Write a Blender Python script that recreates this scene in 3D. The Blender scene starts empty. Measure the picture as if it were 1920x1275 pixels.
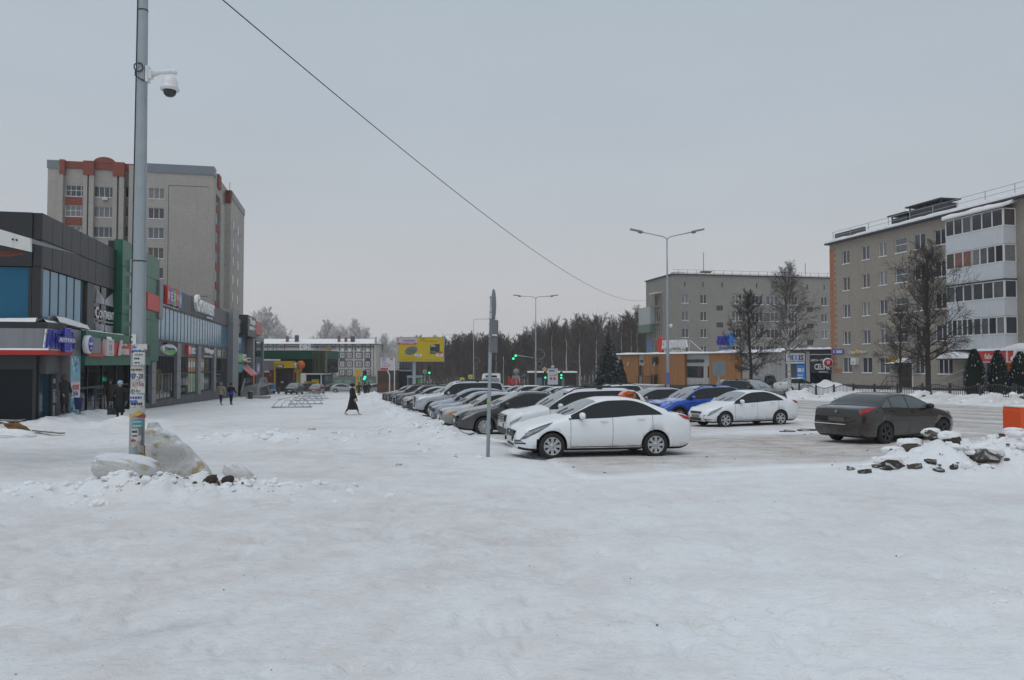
import bpy,bmesh,math,random
import numpy as np
from mathutils import Vector,Matrix
random.seed(7); RNG=np.random.default_rng(7)
SC=bpy.context.scene
COL=SC.collection
# ---------------------------------------------------------------- camera
EYE=1.8
FPX=1464.0
PITCH=math.atan(44.5/FPX)
cam_d=bpy.data.cameras.new('camera'); cam=bpy.data.objects.new('camera',cam_d); COL.objects.link(cam)
cam_d.sensor_width=36.0; cam_d.lens=36.0*FPX/1920.0
cam_d.clip_start=0.1; cam_d.clip_end=9000
cam.location=(0,0,EYE); cam.rotation_euler=(math.pi/2+PITCH,0,0)
SC.camera=cam
# ---------------------------------------------------------------- world and sun (overcast)
SUN_EL,SUN_AZ=math.radians(68),math.radians(215)
world=bpy.data.worlds.new('World'); SC.world=world; world.use_nodes=True
wn=world.node_tree; wn.nodes.clear()
wout=wn.nodes.new('ShaderNodeOutputWorld')
wbg=wn.nodes.new('ShaderNodeBackground'); wbg.inputs['Strength'].default_value=0.1
wsky=wn.nodes.new('ShaderNodeTexSky'); wsky.sky_type='NISHITA'; wsky.sun_disc=False
wsky.sun_elevation=SUN_EL; wsky.sun_rotation=SUN_AZ; wsky.dust_density=4; wsky.air_density=1.0
wtc=wn.nodes.new('ShaderNodeTexCoord'); wsep=wn.nodes.new('ShaderNodeSeparateXYZ')
wramp=wn.nodes.new('ShaderNodeValToRGB')
wn.links.new(wtc.outputs['Generated'],wsep.inputs[0])
wn.links.new(wsep.outputs['Z'],wramp.inputs[0])
CLOUD=[(0.0,(6.5,6.4,6.45)),(0.08,(5.85,5.9,6.05)),(0.18,(5.15,5.5,5.9)),(0.32,(4.7,5.32,5.95)),(0.5,(4.55,5.26,5.97)),(1.0,(4.55,5.25,5.95))]
while len(wramp.color_ramp.elements)<len(CLOUD):wramp.color_ramp.elements.new(0.5)
for e,(p,c) in zip(wramp.color_ramp.elements,CLOUD):
 e.position=p; e.color=(c[0],c[1],c[2],1)
wnoi=wn.nodes.new('ShaderNodeTexNoise'); wnoi.inputs['Scale'].default_value=2.2; wnoi.inputs['Detail'].default_value=5
wmap=wn.nodes.new('ShaderNodeMapping'); wmap.inputs['Scale'].default_value=(1,1,3.5)
wn.links.new(wtc.outputs['Generated'],wmap.inputs[0]); wn.links.new(wmap.outputs[0],wnoi.inputs['Vector'])
wmr=wn.nodes.new('ShaderNodeMapRange'); wmr.inputs['From Min'].default_value=.3; wmr.inputs['From Max'].default_value=.7
wmr.inputs['To Min'].default_value=.965; wmr.inputs['To Max'].default_value=1.035
wn.links.new(wnoi.outputs['Fac'],wmr.inputs['Value'])
wmul=wn.nodes.new('ShaderNodeMix'); wmul.data_type='RGBA'; wmul.blend_type='MULTIPLY'; wmul.inputs[0].default_value=1
wn.links.new(wramp.outputs['Color'],wmul.inputs[6]); wn.links.new(wmr.outputs[0],wmul.inputs[7])
wmix=wn.nodes.new('ShaderNodeMix'); wmix.data_type='RGBA'; wmix.inputs[0].default_value=0.94
wn.links.new(wsky.outputs['Color'],wmix.inputs[6]); wn.links.new(wmul.outputs[2],wmix.inputs[7])
wn.links.new(wmix.outputs[2],wbg.inputs['Color']); wn.links.new(wbg.outputs[0],wout.inputs['Surface'])
sun_d=bpy.data.lights.new('sun','SUN'); sun_o=bpy.data.objects.new('sun',sun_d); COL.objects.link(sun_o)
sun_d.energy=0.92; sun_d.angle=math.radians(50); sun_d.color=(1.0,0.985,0.97)
sun_o.location=(0,0,60); sun_o.rotation_euler=(math.pi/2-SUN_EL,0,math.pi-SUN_AZ)
vs=SC.view_settings; vs.view_transform='Standard'; vs.look='None'; vs.exposure=0; vs.gamma=1; vs.use_curve_mapping=False
SC.render.engine='CYCLES'
SC.cycles.use_denoising=True
SC.cycles.max_bounces=5; SC.cycles.diffuse_bounces=3; SC.cycles.glossy_bounces=3; SC.cycles.transmission_bounces=3
SC.cycles.caustics_reflective=False; SC.cycles.caustics_refractive=False
SC.cycles.volume_bounces=0
# ---------------------------------------------------------------- geometry of the place
ANG=math.radians(12.0); CA,SA=math.cos(ANG),math.sin(ANG)
def ss(a,b,x):
 k=np.clip((np.asarray(x,float)-a)/(b-a),0,1); return k*k*(3-2*k)
def W(t,s):return (t*CA-s*SA,t*SA+s*CA)
def ST(x,y):return (x*CA+y*SA,-x*SA+y*CA)
def ray(u,v):
 a=(u-960)/FPX; b=(v-637.5)/FPX; c,s=math.cos(PITCH),math.sin(PITCH)
 return (a,c+b*s,s-b*c)
def P(u,v,y):
 r=ray(u,v); k=y/r[1]; return (r[0]*k,y,EYE+r[2]*k)
def s_at(u,T,v=682):
 r=ray(u,v); k=T/(r[0]*CA+r[1]*SA); return-r[0]*k*SA+r[1]*k*CA
def t_at(u,S,v=682):
 r=ray(u,v); k=S/(-r[0]*SA+r[1]*CA); return r[0]*k*CA+r[1]*k*SA
def z_at(u,v,T=None,S=None):
 r=ray(u,v); k=T/(r[0]*CA+r[1]*SA) if T is not None else S/(-r[0]*SA+r[1]*CA)
 return EYE+r[2]*k
def _hash(ix,iy,seed):
 h=(ix.astype(np.int64)*374761393+iy.astype(np.int64)*668265263+seed*1442695041) & 0xFFFFFFFF
 h=((h ^ (h >> 13))*1274126177) & 0xFFFFFFFF
 return ((h ^ (h >> 16)) & 0xFFFF)/65535.0
def vnoise(x,y,seed=0):
 x=np.asarray(x,float); y=np.asarray(y,float)
 ix,iy=np.floor(x),np.floor(y); fx,fy=x-ix,y-iy
 fx=fx*fx*(3-2*fx); fy=fy*fy*(3-2*fy)
 a=_hash(ix,iy,seed); b=_hash(ix+1,iy,seed); c=_hash(ix,iy+1,seed); d=_hash(ix+1,iy+1,seed)
 return (a*(1-fx)+b*fx)*(1-fy)+(c*(1-fx)+d*fx)*fy-.5
def fbm(x,y,oct=4,seed=0):
 r=0; a=1.0
 for i in range(oct):r=r+a*vnoise(x*2**i,y*2**i,seed+i*17); a*=.5
 return r
def blob(x,y,cx,cy,rx,ry,rot=0,p=2.0):
 c,s=math.cos(rot),math.sin(rot); dx,dy=x-cx,y-cy
 q=((dx*c+dy*s)/rx)**2+((-dx*s+dy*c)/ry)**2
 return np.exp(-q**(p/2))
LAMP=(-7.18,15.0)
def lot_mask(t,s):
 e=.8*fbm(t*.35,s*.35,3,5)
 return ss(3.6,5.0,t+e)*(1-ss(19.0,20.5,t+e))*ss(13.0,15.2,s+e*1.3-.12*(t-4))*(1-ss(92,96,s))
def road_mask(t,s):
 e=.6*fbm(t*.2,s*.2,3,9)
 return ss(19.2,20.4,t+e)*(1-ss(31.2,32.4,t+e))
def gz0(x,y):
 """height of the ground without fine relief"""
 x=np.asarray(x,float); y=np.asarray(y,float)
 t,s=ST(x,y)
 z=-.023*np.clip(y,-40,400)
 z=z+.62*ss(13,36,t)*(1-.5*ss(38,70,s))+ss(37,50,t)*(.45+.35*ss(40,75,s))*(1-.6*ss(85,130,s))
 z=z-.35*ss(44,60,y)*(1-ss(-2,2,t))*(1-ss(70,90,y))*0
 return z
def gz(x,y):
 x=np.asarray(x,float); y=np.asarray(y,float)
 t,s=ST(x,y)
 z=gz0(x,y)
 far=1-ss(90,140,y)
 lot=lot_mask(t,s)+road_mask(t,s)
 # bank of cleared snow in front of the parked cars
 n1=fbm(x*.6,y*.6,4,21); n2=fbm(x*2.2,y*2.2,4,33)
 z=z+.24*np.exp(-((t-2.75+.35*n1)/.85)**2)*ss(17.5,24,s)*(1-ss(76,84,s))*(1+1.1*n1+1.0*n2)
 z=z+.55*blob(x,y,*W(2.4,80),1.8,4.0,ANG)*(1+.8*n2)
 # mound at the pole, fresh snow left of it
 z=z+.20*blob(x,y,-5.3,12.6,2.3,.75,.05)*np.clip(1+.8*n1+1.5*n2+.7*fbm(x*5,y*7,3,44),.1,3)
 for k in range(26):
  a=(k*2.399)%6.283; q=(k/26)**.5; z=z+(.15+.07*math.sin(k*5.1))*blob(x,y,10.4+2.6*q*math.cos(a),16.3+.8*q*math.sin(a),.26,.20,k)
 z=z+.07*blob(x,y,-10.2,12.6,3.6,1.6)*(1+1.2*n2)
 # low bank along the walkway behind the pole and at the mall
 z=z+.26*blob(x,y,-7.6,23.2,3.4,.9,-.1)*(1+1.2*n2)+.34*blob(x,y,*W(-12.2,41),1.0,9,ANG)*(1+.9*n2)
 z=z+.45*blob(x,y,-14.8,30.5,1.9,1.1)*(1+.9*n2)+.22*blob(x,y,-3.6,26.0,2.2,.8)*(1+1.4*n2)
 z=z+.2*blob(x,y,-16.9,27.5,2.0,1.2)*(1+.9*n2)
 # rubble heap on the right
 z=z+.60*blob(x,y,12.6,17.2,3.0,1.6,.1,2.4)*(1+.4*n1+.5*n2)+.34*blob(x,y,9.0,16.2,1.7,.9,.15,2.2)*(1+.4*n1+.9*n2)
 # fresh snow low right
 z=z+.10*blob(x,y,3.2,4.0,1.5,.9,.2)*(1+.9*n1)+.07*blob(x,y,4.6,6.0,1.5,1.0)*(1+.9*n2)+.06*blob(x,y,2.25,4.75,.30,.16)+.07*blob(x,y,3.75,6.25,.16,.12)+.05*blob(x,y,3.35,6.1,.12,.1)
 # bank between road and fence, heaps behind the fence and before the low building
 z=z+.42*np.exp(-((t-34.2)/1.4)**2)*ss(5,15,s)*(1-ss(74,80,s))*(1+1.0*n1+.9*n2)
 z=z+.35*np.exp(-((t-39.5)/2.6)**2)*ss(10,20,s)*(1-ss(70,76,s))*(1+.9*n1+.4*n2)
 z=z+1.0*blob(x,y,*W(39.5,58.5),2.0,2.2)*(1+.3*n2)
 z=z+(.95*blob(x,y,*W(21.0,71),1.4,10,ANG)+.8*blob(x,y,*W(24.0,88),2,8,ANG))*(1+.5*n1+.4*n2)
 z=z+.05*np.exp(-((t+4)/7)**2)*np.clip(fbm(x*.5,y*.9,4,63),-.3,.5)*ss(3,8,y)
 # trampled relief
 keep=1-.75*np.clip(lot,0,1)
 z=z+far*keep*(.030*fbm(x*1.3,y*1.3,3,41)+.026*fbm(x*4.5,y*4.5,3,57)-.02*np.clip(vnoise(x*3.1,y*3.1,91)-.25,0,1)*4)
 return z
def gzf(x,y):return float(gz(np.array([x]),np.array([y]))[0])
def gts(t,s):return gzf(*W(t,s))
# ---------------------------------------------------------------- materials
def _nt(name):
 m=bpy.data.materials.new(name); m.use_nodes=True
 nt=m.node_tree; b=nt.nodes['Principled BSDF']; return m,nt,b
def N(nt,typ,**kw):
 n=nt.nodes.new(typ)
 for k,v in kw.items():
  if k in n.inputs.keys() if isinstance(k,str) else False:n.inputs[k].default_value=v
  else:setattr(n,k,v)
 return n
def mixc(nt,fac,a,b,mode='MIX'):
 m=nt.nodes.new('ShaderNodeMix'); m.data_type='RGBA'; m.blend_type=mode
 for sock,val in ((0,fac),(6,a),(7,b)):
  if hasattr(val,'is_linked') or hasattr(val,'node'):nt.links.new(val,m.inputs[sock])
  elif sock==0:m.inputs[0].default_value=val
  else:m.inputs[sock].default_value=(*val[:3],1)
 return m.outputs[2]
def mth(nt,op,a,b=None,clamp=False):
 m=nt.nodes.new('ShaderNodeMath'); m.operation=op; m.use_clamp=clamp
 for i,v in enumerate((a,b)):
  if v is None:continue
  if hasattr(v,'node'):nt.links.new(v,m.inputs[i])
  else:m.inputs[i].default_value=v
 return m.outputs[0]
def rng(nt,v,a,b,c=0,d=1):
 m=nt.nodes.new('ShaderNodeMapRange'); m.inputs[1].default_value=a; m.inputs[2].default_value=b
 m.inputs[3].default_value=c; m.inputs[4].default_value=d; nt.links.new(v,m.inputs[0]); return m.outputs[0]
def coords(nt,kind='Object',scale=(1,1,1)):
 tc=nt.nodes.new('ShaderNodeTexCoord'); mp=nt.nodes.new('ShaderNodeMapping'); mp.inputs['Scale'].default_value=scale
 nt.links.new(tc.outputs[kind],mp.inputs[0]); return mp.outputs[0]
def noise(nt,vec,scale,detail=4,rough=.55):
 n=nt.nodes.new('ShaderNodeTexNoise'); n.inputs['Scale'].default_value=scale; n.inputs['Detail'].default_value=detail
 n.inputs['Roughness'].default_value=rough; nt.links.new(vec,n.inputs['Vector']); return n.outputs['Fac']
def bump(nt,b,h,strength=.3,dist=.02):
 n=nt.nodes.new('ShaderNodeBump'); n.inputs['Strength'].default_value=strength; n.inputs['Distance'].default_value=dist
 nt.links.new(h,n.inputs['Height']); nt.links.new(n.outputs[0],b.inputs['Normal'])
_MC={}
def M(name,col,rough=.6,metal=0.0,var=.12,scale=3.0,bmp=0.0,spec=.5,emit=0.0,coat=0.0,snow=0.0,streak=0.0):
 """plain surface with mottled colour; snow = cover on upward faces; streak = grime running down"""
 if name in _MC:return _MC[name]
 m,nt,b=_nt(name)
 vec=coords(nt,'Object')
 nf=noise(nt,vec,scale,5)
 c=mixc(nt,nf,tuple(x*(1-var) for x in col),tuple(min(1,x*(1+var)) for x in col))
 if streak:
  sv=coords(nt,'Object',(4,4,.35)); sf=rng(nt,noise(nt,sv,1.5,4),.5,.75)
  c=mixc(nt,mth(nt,'MULTIPLY',sf,streak),c,tuple(x*.45 for x in col))
 if snow:
  g=nt.nodes.new('ShaderNodeNewGeometry'); sp=nt.nodes.new('ShaderNodeSeparateXYZ'); nt.links.new(g.outputs['Normal'],sp.inputs[0])
  f=mth(nt,'MULTIPLY',rng(nt,sp.outputs['Z'],.35,.8),snow)
  f2=mth(nt,'MULTIPLY',f,rng(nt,noise(nt,vec,scale*1.7,5),.3,.5))
  c=mixc(nt,f2,c,(.80,.83,.87))
 nt.links.new(c,b.inputs['Base Color'])
 b.inputs['Roughness'].default_value=rough; b.inputs['Metallic'].default_value=metal
 b.inputs['Specular IOR Level'].default_value=spec; b.inputs['Coat Weight'].default_value=coat
 if bmp:bump(nt,b,noise(nt,vec,scale*8,4),bmp,.02)
 if emit:
  b.inputs['Emission Color'].default_value=(*col,1); b.inputs['Emission Strength'].default_value=emit
 _MC[name]=m; return m
def snow_mat(name,use_attr=True,white=(.80,.83,.86),dirty=(.41,.36,.32),speck=1.0):
 m,nt,b=_nt(name)
 vec=coords(nt,'Object')
 big=noise(nt,vec,.35,5,.6); mid=noise(nt,vec,1.7,6,.65); fine=noise(nt,vec,9,5,.7)
 gr=noise(nt,coords(nt,'Object',(1,2.4,1)),26,4,.75)
 c=mixc(nt,rng(nt,big,.38,.66),white,tuple(w*q for w,q in zip(white,(.985,.955,.94))))
 c=mixc(nt,rng(nt,mid,.45,.64,0,.75),c,tuple(w*q for w,q in zip(white,(.95,.905,.88))))
 gr2=noise(nt,coords(nt,'Object',(1,2.0,1)),7.5,3,.6)
 c=mixc(nt,mth(nt,'MULTIPLY',rng(nt,gr2,.56,.70,0,.40*speck),rng(nt,noise(nt,vec,.55,4,.6),.40,.62,.1,1)),c,tuple(w*q for w,q in zip(white,(.80,.79,.79))))
 c=mixc(nt,rng(nt,gr,.55,.72,0,.60*speck),c,(.50,.45,.40))
 if use_attr:
  at=nt.nodes.new('ShaderNodeAttribute'); at.attribute_name='dirt'
  d=mth(nt,'MULTIPLY',at.outputs['Fac'],rng(nt,mth(nt,'ADD',mth(nt,'MULTIPLY',mid,.6),mth(nt,'MULTIPLY',fine,.4)),.30,.62,.35,1.25),True)
  c=mixc(nt,d,c,dirty)
  wt=nt.nodes.new('ShaderNodeAttribute'); wt.attribute_name='wet'
  c=mixc(nt,mth(nt,'MULTIPLY',wt.outputs['Fac'],rng(nt,fine,.3,.6,.5,1.0),True),c,(.15,.145,.14))
  # small litter and grit
 vo=nt.nodes.new('ShaderNodeTexVoronoi'); vo.inputs['Scale'].default_value=2.3; nt.links.new(vec,vo.inputs['Vector'])
 sp=mth(nt,'LESS_THAN',mth(nt,'ADD',vo.outputs['Distance'],mth(nt,'MULTIPLY',fine,.06)),.060)
 c=mixc(nt,mth(nt,'MULTIPLY',sp,.55*speck),c,(.22,.19,.15))
 nt.links.new(c,b.inputs['Base Color'])
 b.inputs['Roughness'].default_value=.75; b.inputs['Specular IOR Level'].default_value=.25
 hgt=mth(nt,'ADD',mth(nt,'ADD',mid,mth(nt,'MULTIPLY',fine,.40)),mth(nt,'ADD',mth(nt,'MULTIPLY',gr,.16),mth(nt,'MULTIPLY',rng(nt,gr2,.5,.7),-.22)))
 bump(nt,b,hgt,.62,.06)
 return m
SNOW=snow_mat('packed_snow')
SNOWC=snow_mat('fresh_snow',False,(.83,.845,.865),speck=.35)
SNOWD=snow_mat('soiled_snow',False,(.66,.65,.63),speck=1.6)
def glass(name,col,rough=.06,spec=.8,var=.25,scale=.6,emit=None):
 if name in _MC:return _MC[name]
 m,nt,b=_nt(name)
 vec=coords(nt,'Object')
 c=mixc(nt,noise(nt,vec,scale,3),tuple(x*(1-var) for x in col),tuple(x*(1+var) for x in col))
 nt.links.new(c,b.inputs['Base Color']); b.inputs['Roughness'].default_value=rough
 b.inputs['Specular IOR Level'].default_value=spec
 bump(nt,b,noise(nt,vec,.9,2),.03,.05)
 _MC[name]=m; return m
def brick_mat(name,c1,c2,mortar,bw=.26,bh=.077,var=.2,msize=.012):
 if name in _MC:return _MC[name]
 m,nt,b=_nt(name)
 tc=nt.nodes.new('ShaderNodeTexCoord'); sp=nt.nodes.new('ShaderNodeSeparateXYZ'); nt.links.new(tc.outputs['Object'],sp.inputs[0])
 cb=nt.nodes.new('ShaderNodeCombineXYZ'); nt.links.new(mth(nt,'ADD',sp.outputs[0],sp.outputs[1]),cb.inputs[0]); nt.links.new(sp.outputs[2],cb.inputs[1])
 br=nt.nodes.new('ShaderNodeTexBrick'); br.inputs['Scale'].default_value=1; br.inputs['Brick Width'].default_value=bw
 br.inputs['Row Height'].default_value=bh; br.inputs['Mortar Size'].default_value=msize; br.inputs['Mortar Smooth'].default_value=.3
 br.inputs['Color1'].default_value=(*c1,1); br.inputs['Color2'].default_value=(*c2,1); br.inputs['Mortar'].default_value=(*mortar,1)
 nt.links.new(cb.outputs[0],br.inputs['Vector'])
 pv=coords(nt,'Object')
 c=mixc(nt,rng(nt,noise(nt,pv,.25,5),.3,.7,0,.9),br.outputs['Color'],tuple(x*.74 for x in c1),'MIX')
 c=mixc(nt,rng(nt,noise(nt,coords(nt,'Object',(.8,.8,3.2)),1.6,5,.7),.45,.70,0,.55),c,tuple(x*.66 for x in c2))
 st=rng(nt,noise(nt,coords(nt,'Object',(1.5,1.5,.12)),1.3,5,.65),.5,.8,0,.5)
 c=mixc(nt,st,c,tuple(x*.62 for x in c2))
 nt.links.new(c,b.inputs['Base Color']); b.inputs['Roughness'].default_value=.9; b.inputs['Specular IOR Level'].default_value=.2
 bump(nt,b,br.outputs['Fac'],-.4,.01)
 _MC[name]=m; return m
 # ---------------------------------------------------------------- mesh helpers
class MB:
 """collects faces; build() links them as ONE mesh object"""
 def __init__(s):s.v=[]; s.f=[]; s.m=[]; s.sm=[]
 def add(s,vs,fs,mi=0,smooth=False):
  o=len(s.v); s.v+=[tuple(p) for p in vs]
  for f in fs:s.f.append(tuple(i+o for i in f)); s.m.append(mi); s.sm.append(smooth)
  return s
 def box(s,x0,x1,y0,y1,z0,z1,mi=0,mat=None):
  vs=[(x,y,z) for z in (z0,z1) for y in (y0,y1) for x in (x0,x1)]
  if mat is not None:vs=[mat@Vector(p) for p in vs]
  return s.add(vs,[(0,2,3,1),(4,5,7,6),(0,1,5,4),(2,6,7,3),(0,4,6,2),(1,3,7,5)],mi)
 def quad(s,a,b,c,d,mi=0):return s.add([a,b,c,d],[(0,1,2,3)],mi)
 def poly_prism(s,pts,axis,a0,a1,mi=0):
  """polygon pts in the two axes other than `axis`, extruded a0..a1"""
  def mk(p,a):q=list(p); q.insert(axis,a); return tuple(q)
  n=len(pts); vs=[mk(p,a0) for p in pts]+[mk(p,a1) for p in pts]
  fs=[tuple(range(n))[::-1],tuple(range(n,2*n))]+[(i,(i+1)%n,n+(i+1)%n,n+i) for i in range(n)]
  return s.add(vs,fs,mi)
 def tube(s,pts,rad,n=8,mi=0,cap=True,smooth=True):
  pts=[Vector(p) for p in pts]; rad=rad if hasattr(rad,'__len__') else [rad]*len(pts)
  rings=[]; prev=None
  for i,p in enumerate(pts):
   d=(pts[min(i+1,len(pts)-1)]-pts[max(i-1,0)])
   d=d.normalized() if d.length>1e-9 else Vector((0,0,1))
   a=prev if prev is not None else (Vector((1,0,0)) if abs(d.x)<.9 else Vector((0,1,0)))
   a=(a-d*a.dot(d)).normalized(); prev=a; b=d.cross(a)
   rings.append([p+(a*math.cos(2*math.pi*k/n)+b*math.sin(2*math.pi*k/n))*rad[i] for k in range(n)])
  vs=[q for r in rings for q in r]; fs=[]
  for i in range(len(rings)-1):
   for k in range(n):fs.append((i*n+k,i*n+(k+1)%n,(i+1)*n+(k+1)%n,(i+1)*n+k))
  s.add(vs,fs,mi,smooth)
  if cap:
   o=len(s.v)-len(vs)
   s.f.append(tuple(o+k for k in range(n))[::-1]); s.m.append(mi); s.sm.append(False)
   s.f.append(tuple(o+(len(rings)-1)*n+k for k in range(n))); s.m.append(mi); s.sm.append(False)
  return s
 def lathe(s,prof,n=16,mi=0,mat=None,smooth=True,cap=True):
  """prof: (radius, height) about local z"""
  vs=[]; fs=[]
  for r,h in prof:
   for k in range(n):vs.append((r*math.cos(2*math.pi*k/n),r*math.sin(2*math.pi*k/n),h))
  for i in range(len(prof)-1):
   for k in range(n):fs.append((i*n+k,i*n+(k+1)%n,(i+1)*n+(k+1)%n,(i+1)*n+k))
  if cap:fs.append(tuple(range(n))[::-1]); fs.append(tuple((len(prof)-1)*n+k for k in range(n)))
  if mat is not None:vs=[mat@Vector(p) for p in vs]
  return s.add(vs,fs,mi,smooth)
 def mesh(s,name,off=(0,0,0)):
  me=bpy.data.meshes.new(name)
  v=[(p[0]-off[0],p[1]-off[1],p[2]-off[2]) for p in s.v] if any(off) else s.v
  me.from_pydata(v,[],s.f)
  me.polygons.foreach_set('material_index',s.m); me.polygons.foreach_set('use_smooth',s.sm)
  me.update(); return me
 def build(s,name,mats,parent=None,off=None):
  if off is None:off=OFF.get(parent.name,(0,0,0)) if parent is not None else (0,0,0)
  me=s.mesh(name,off)
  for m in (mats if isinstance(mats,(list,tuple)) else [mats]):me.materials.append(m)
  return link(name,me,parent)
OFF={}
def link(name,me,parent=None):
 o=bpy.data.objects.new(name,me); COL.objects.link(o)
 if parent is not None:o.parent=parent
 return o
def tag(o,label=None,cat=None,group=None,kind=None):
 if label:o['label']=label
 if cat:o['category']=cat
 if group:o['group']=group
 if kind:o['kind']=kind
 return o
def thing(name,label,cat,loc=(0,0,0),rot=0,group=None,off=None):
 o=bpy.data.objects.new(name,None); COL.objects.link(o); o.location=loc; o.rotation_euler=(0,0,rot)
 o.empty_display_size=.2
 tag(o,label,cat,group)
 if off is not None:OFF[o.name]=off
 return o
def street_thing(name,label,cat,t,s,z,group=None):
 """a thing whose parts are written in street coordinates (t, s, z)"""
 return thing(name,label,cat,(*W(t,s),z),ANG,group,(t,s,z))
def sub(name,mb,mats,parent):
 o=mb.build(name,mats,None,OFFP.get(parent.name,(0,0,0))); o.parent=parent; return o
OFFP={}
def part(name,mb,mats,root,label=None):
 o=mb.build(name,mats,root); OFFP[o.name]=OFF.get(root.name,(0,0,0))
 if label:o['label']=label
 return o
def copy_tree(o,parent=None,paint=None):
 c=o.copy(); COL.objects.link(c); c.parent=parent
 if paint:
  for sl in c.material_slots:
   if sl.link=='OBJECT' and sl.material and sl.material.name in paint:sl.material=paint[sl.material.name]
 for ch in KIDS[o.name]:copy_tree(ch,c,paint)
 KIDS[c.name]=list(c.children) if False else []
 return c
KIDS={}
def index_kids():
 KIDS.clear()
 for o in SC.objects:
  KIDS.setdefault(o.name,[])
  if o.parent is not None:KIDS.setdefault(o.parent.name,[]).append(o)
def text_geo(s,bold=.0,depth=.02):
 cu=bpy.data.curves.new('lettering','FONT'); cu.body=s; cu.size=1; cu.extrude=depth; cu.offset=bold; cu.resolution_u=2
 cu.align_x='CENTER'; cu.align_y='CENTER'
 o=bpy.data.objects.new('lettering',cu); COL.objects.link(o)
 dg=bpy.context.evaluated_depsgraph_get(); me=bpy.data.meshes.new_from_object(o.evaluated_get(dg))
 bpy.data.objects.remove(o); bpy.data.curves.remove(cu)
 v=np.empty(len(me.vertices)*3); me.vertices.foreach_get('co',v); v=v.reshape(-1,3)
 f=[tuple(p.vertices) for p in me.polygons]; bpy.data.meshes.remove(me)
 return v,f
def text_into(mb,s,w,h,center,xdir,zdir=(0,0,1),bold=.012,depth=.05,mi=0):
 v,f=text_geo(s,bold,.5)
 lo,hi=v.min(0),v.max(0); c=(lo+hi)/2; sz=np.maximum(hi-lo,1e-6)
 X=np.array(xdir,float); Z=np.array(zdir,float); Nn=np.cross(X,Z); C=np.array(center,float)
 q=(v-c)/sz
 pts=C+q[:,:1]*w*X+q[:,1:2]*h*Z+(q[:,2:3]+.5)*depth*Nn
 mb.add([tuple(p) for p in pts],f,mi); return mb
 # ================================================================ GROUND
def grid_mesh(name,X,Y,Z,attrs,mat,closed=False):
 n,m=X.shape
 me=bpy.data.meshes.new(name)
 co=np.stack([X,Y,Z],-1).reshape(-1,3)
 i,j=np.meshgrid(np.arange(n-1),np.arange(m-1),indexing='ij'); a=(i*m+j).ravel()
 q=np.stack([a,a+m,a+m+1,a+1],-1)
 me.vertices.add(len(co)); me.vertices.foreach_set('co',co.ravel())
 me.loops.add(q.size); me.loops.foreach_set('vertex_index',q.ravel())
 me.polygons.add(len(q)); me.polygons.foreach_set('loop_start',np.arange(0,q.size,4));
 me.polygons.foreach_set('use_smooth',np.ones(len(q),bool))
 me.update(calc_edges=True)
 for k,v in attrs.items():
  at=me.attributes.new(k,'FLOAT','POINT'); at.data.foreach_set('value',np.asarray(v,np.float32).ravel())
 me.materials.append(mat)
 return link(name,me)
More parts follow.
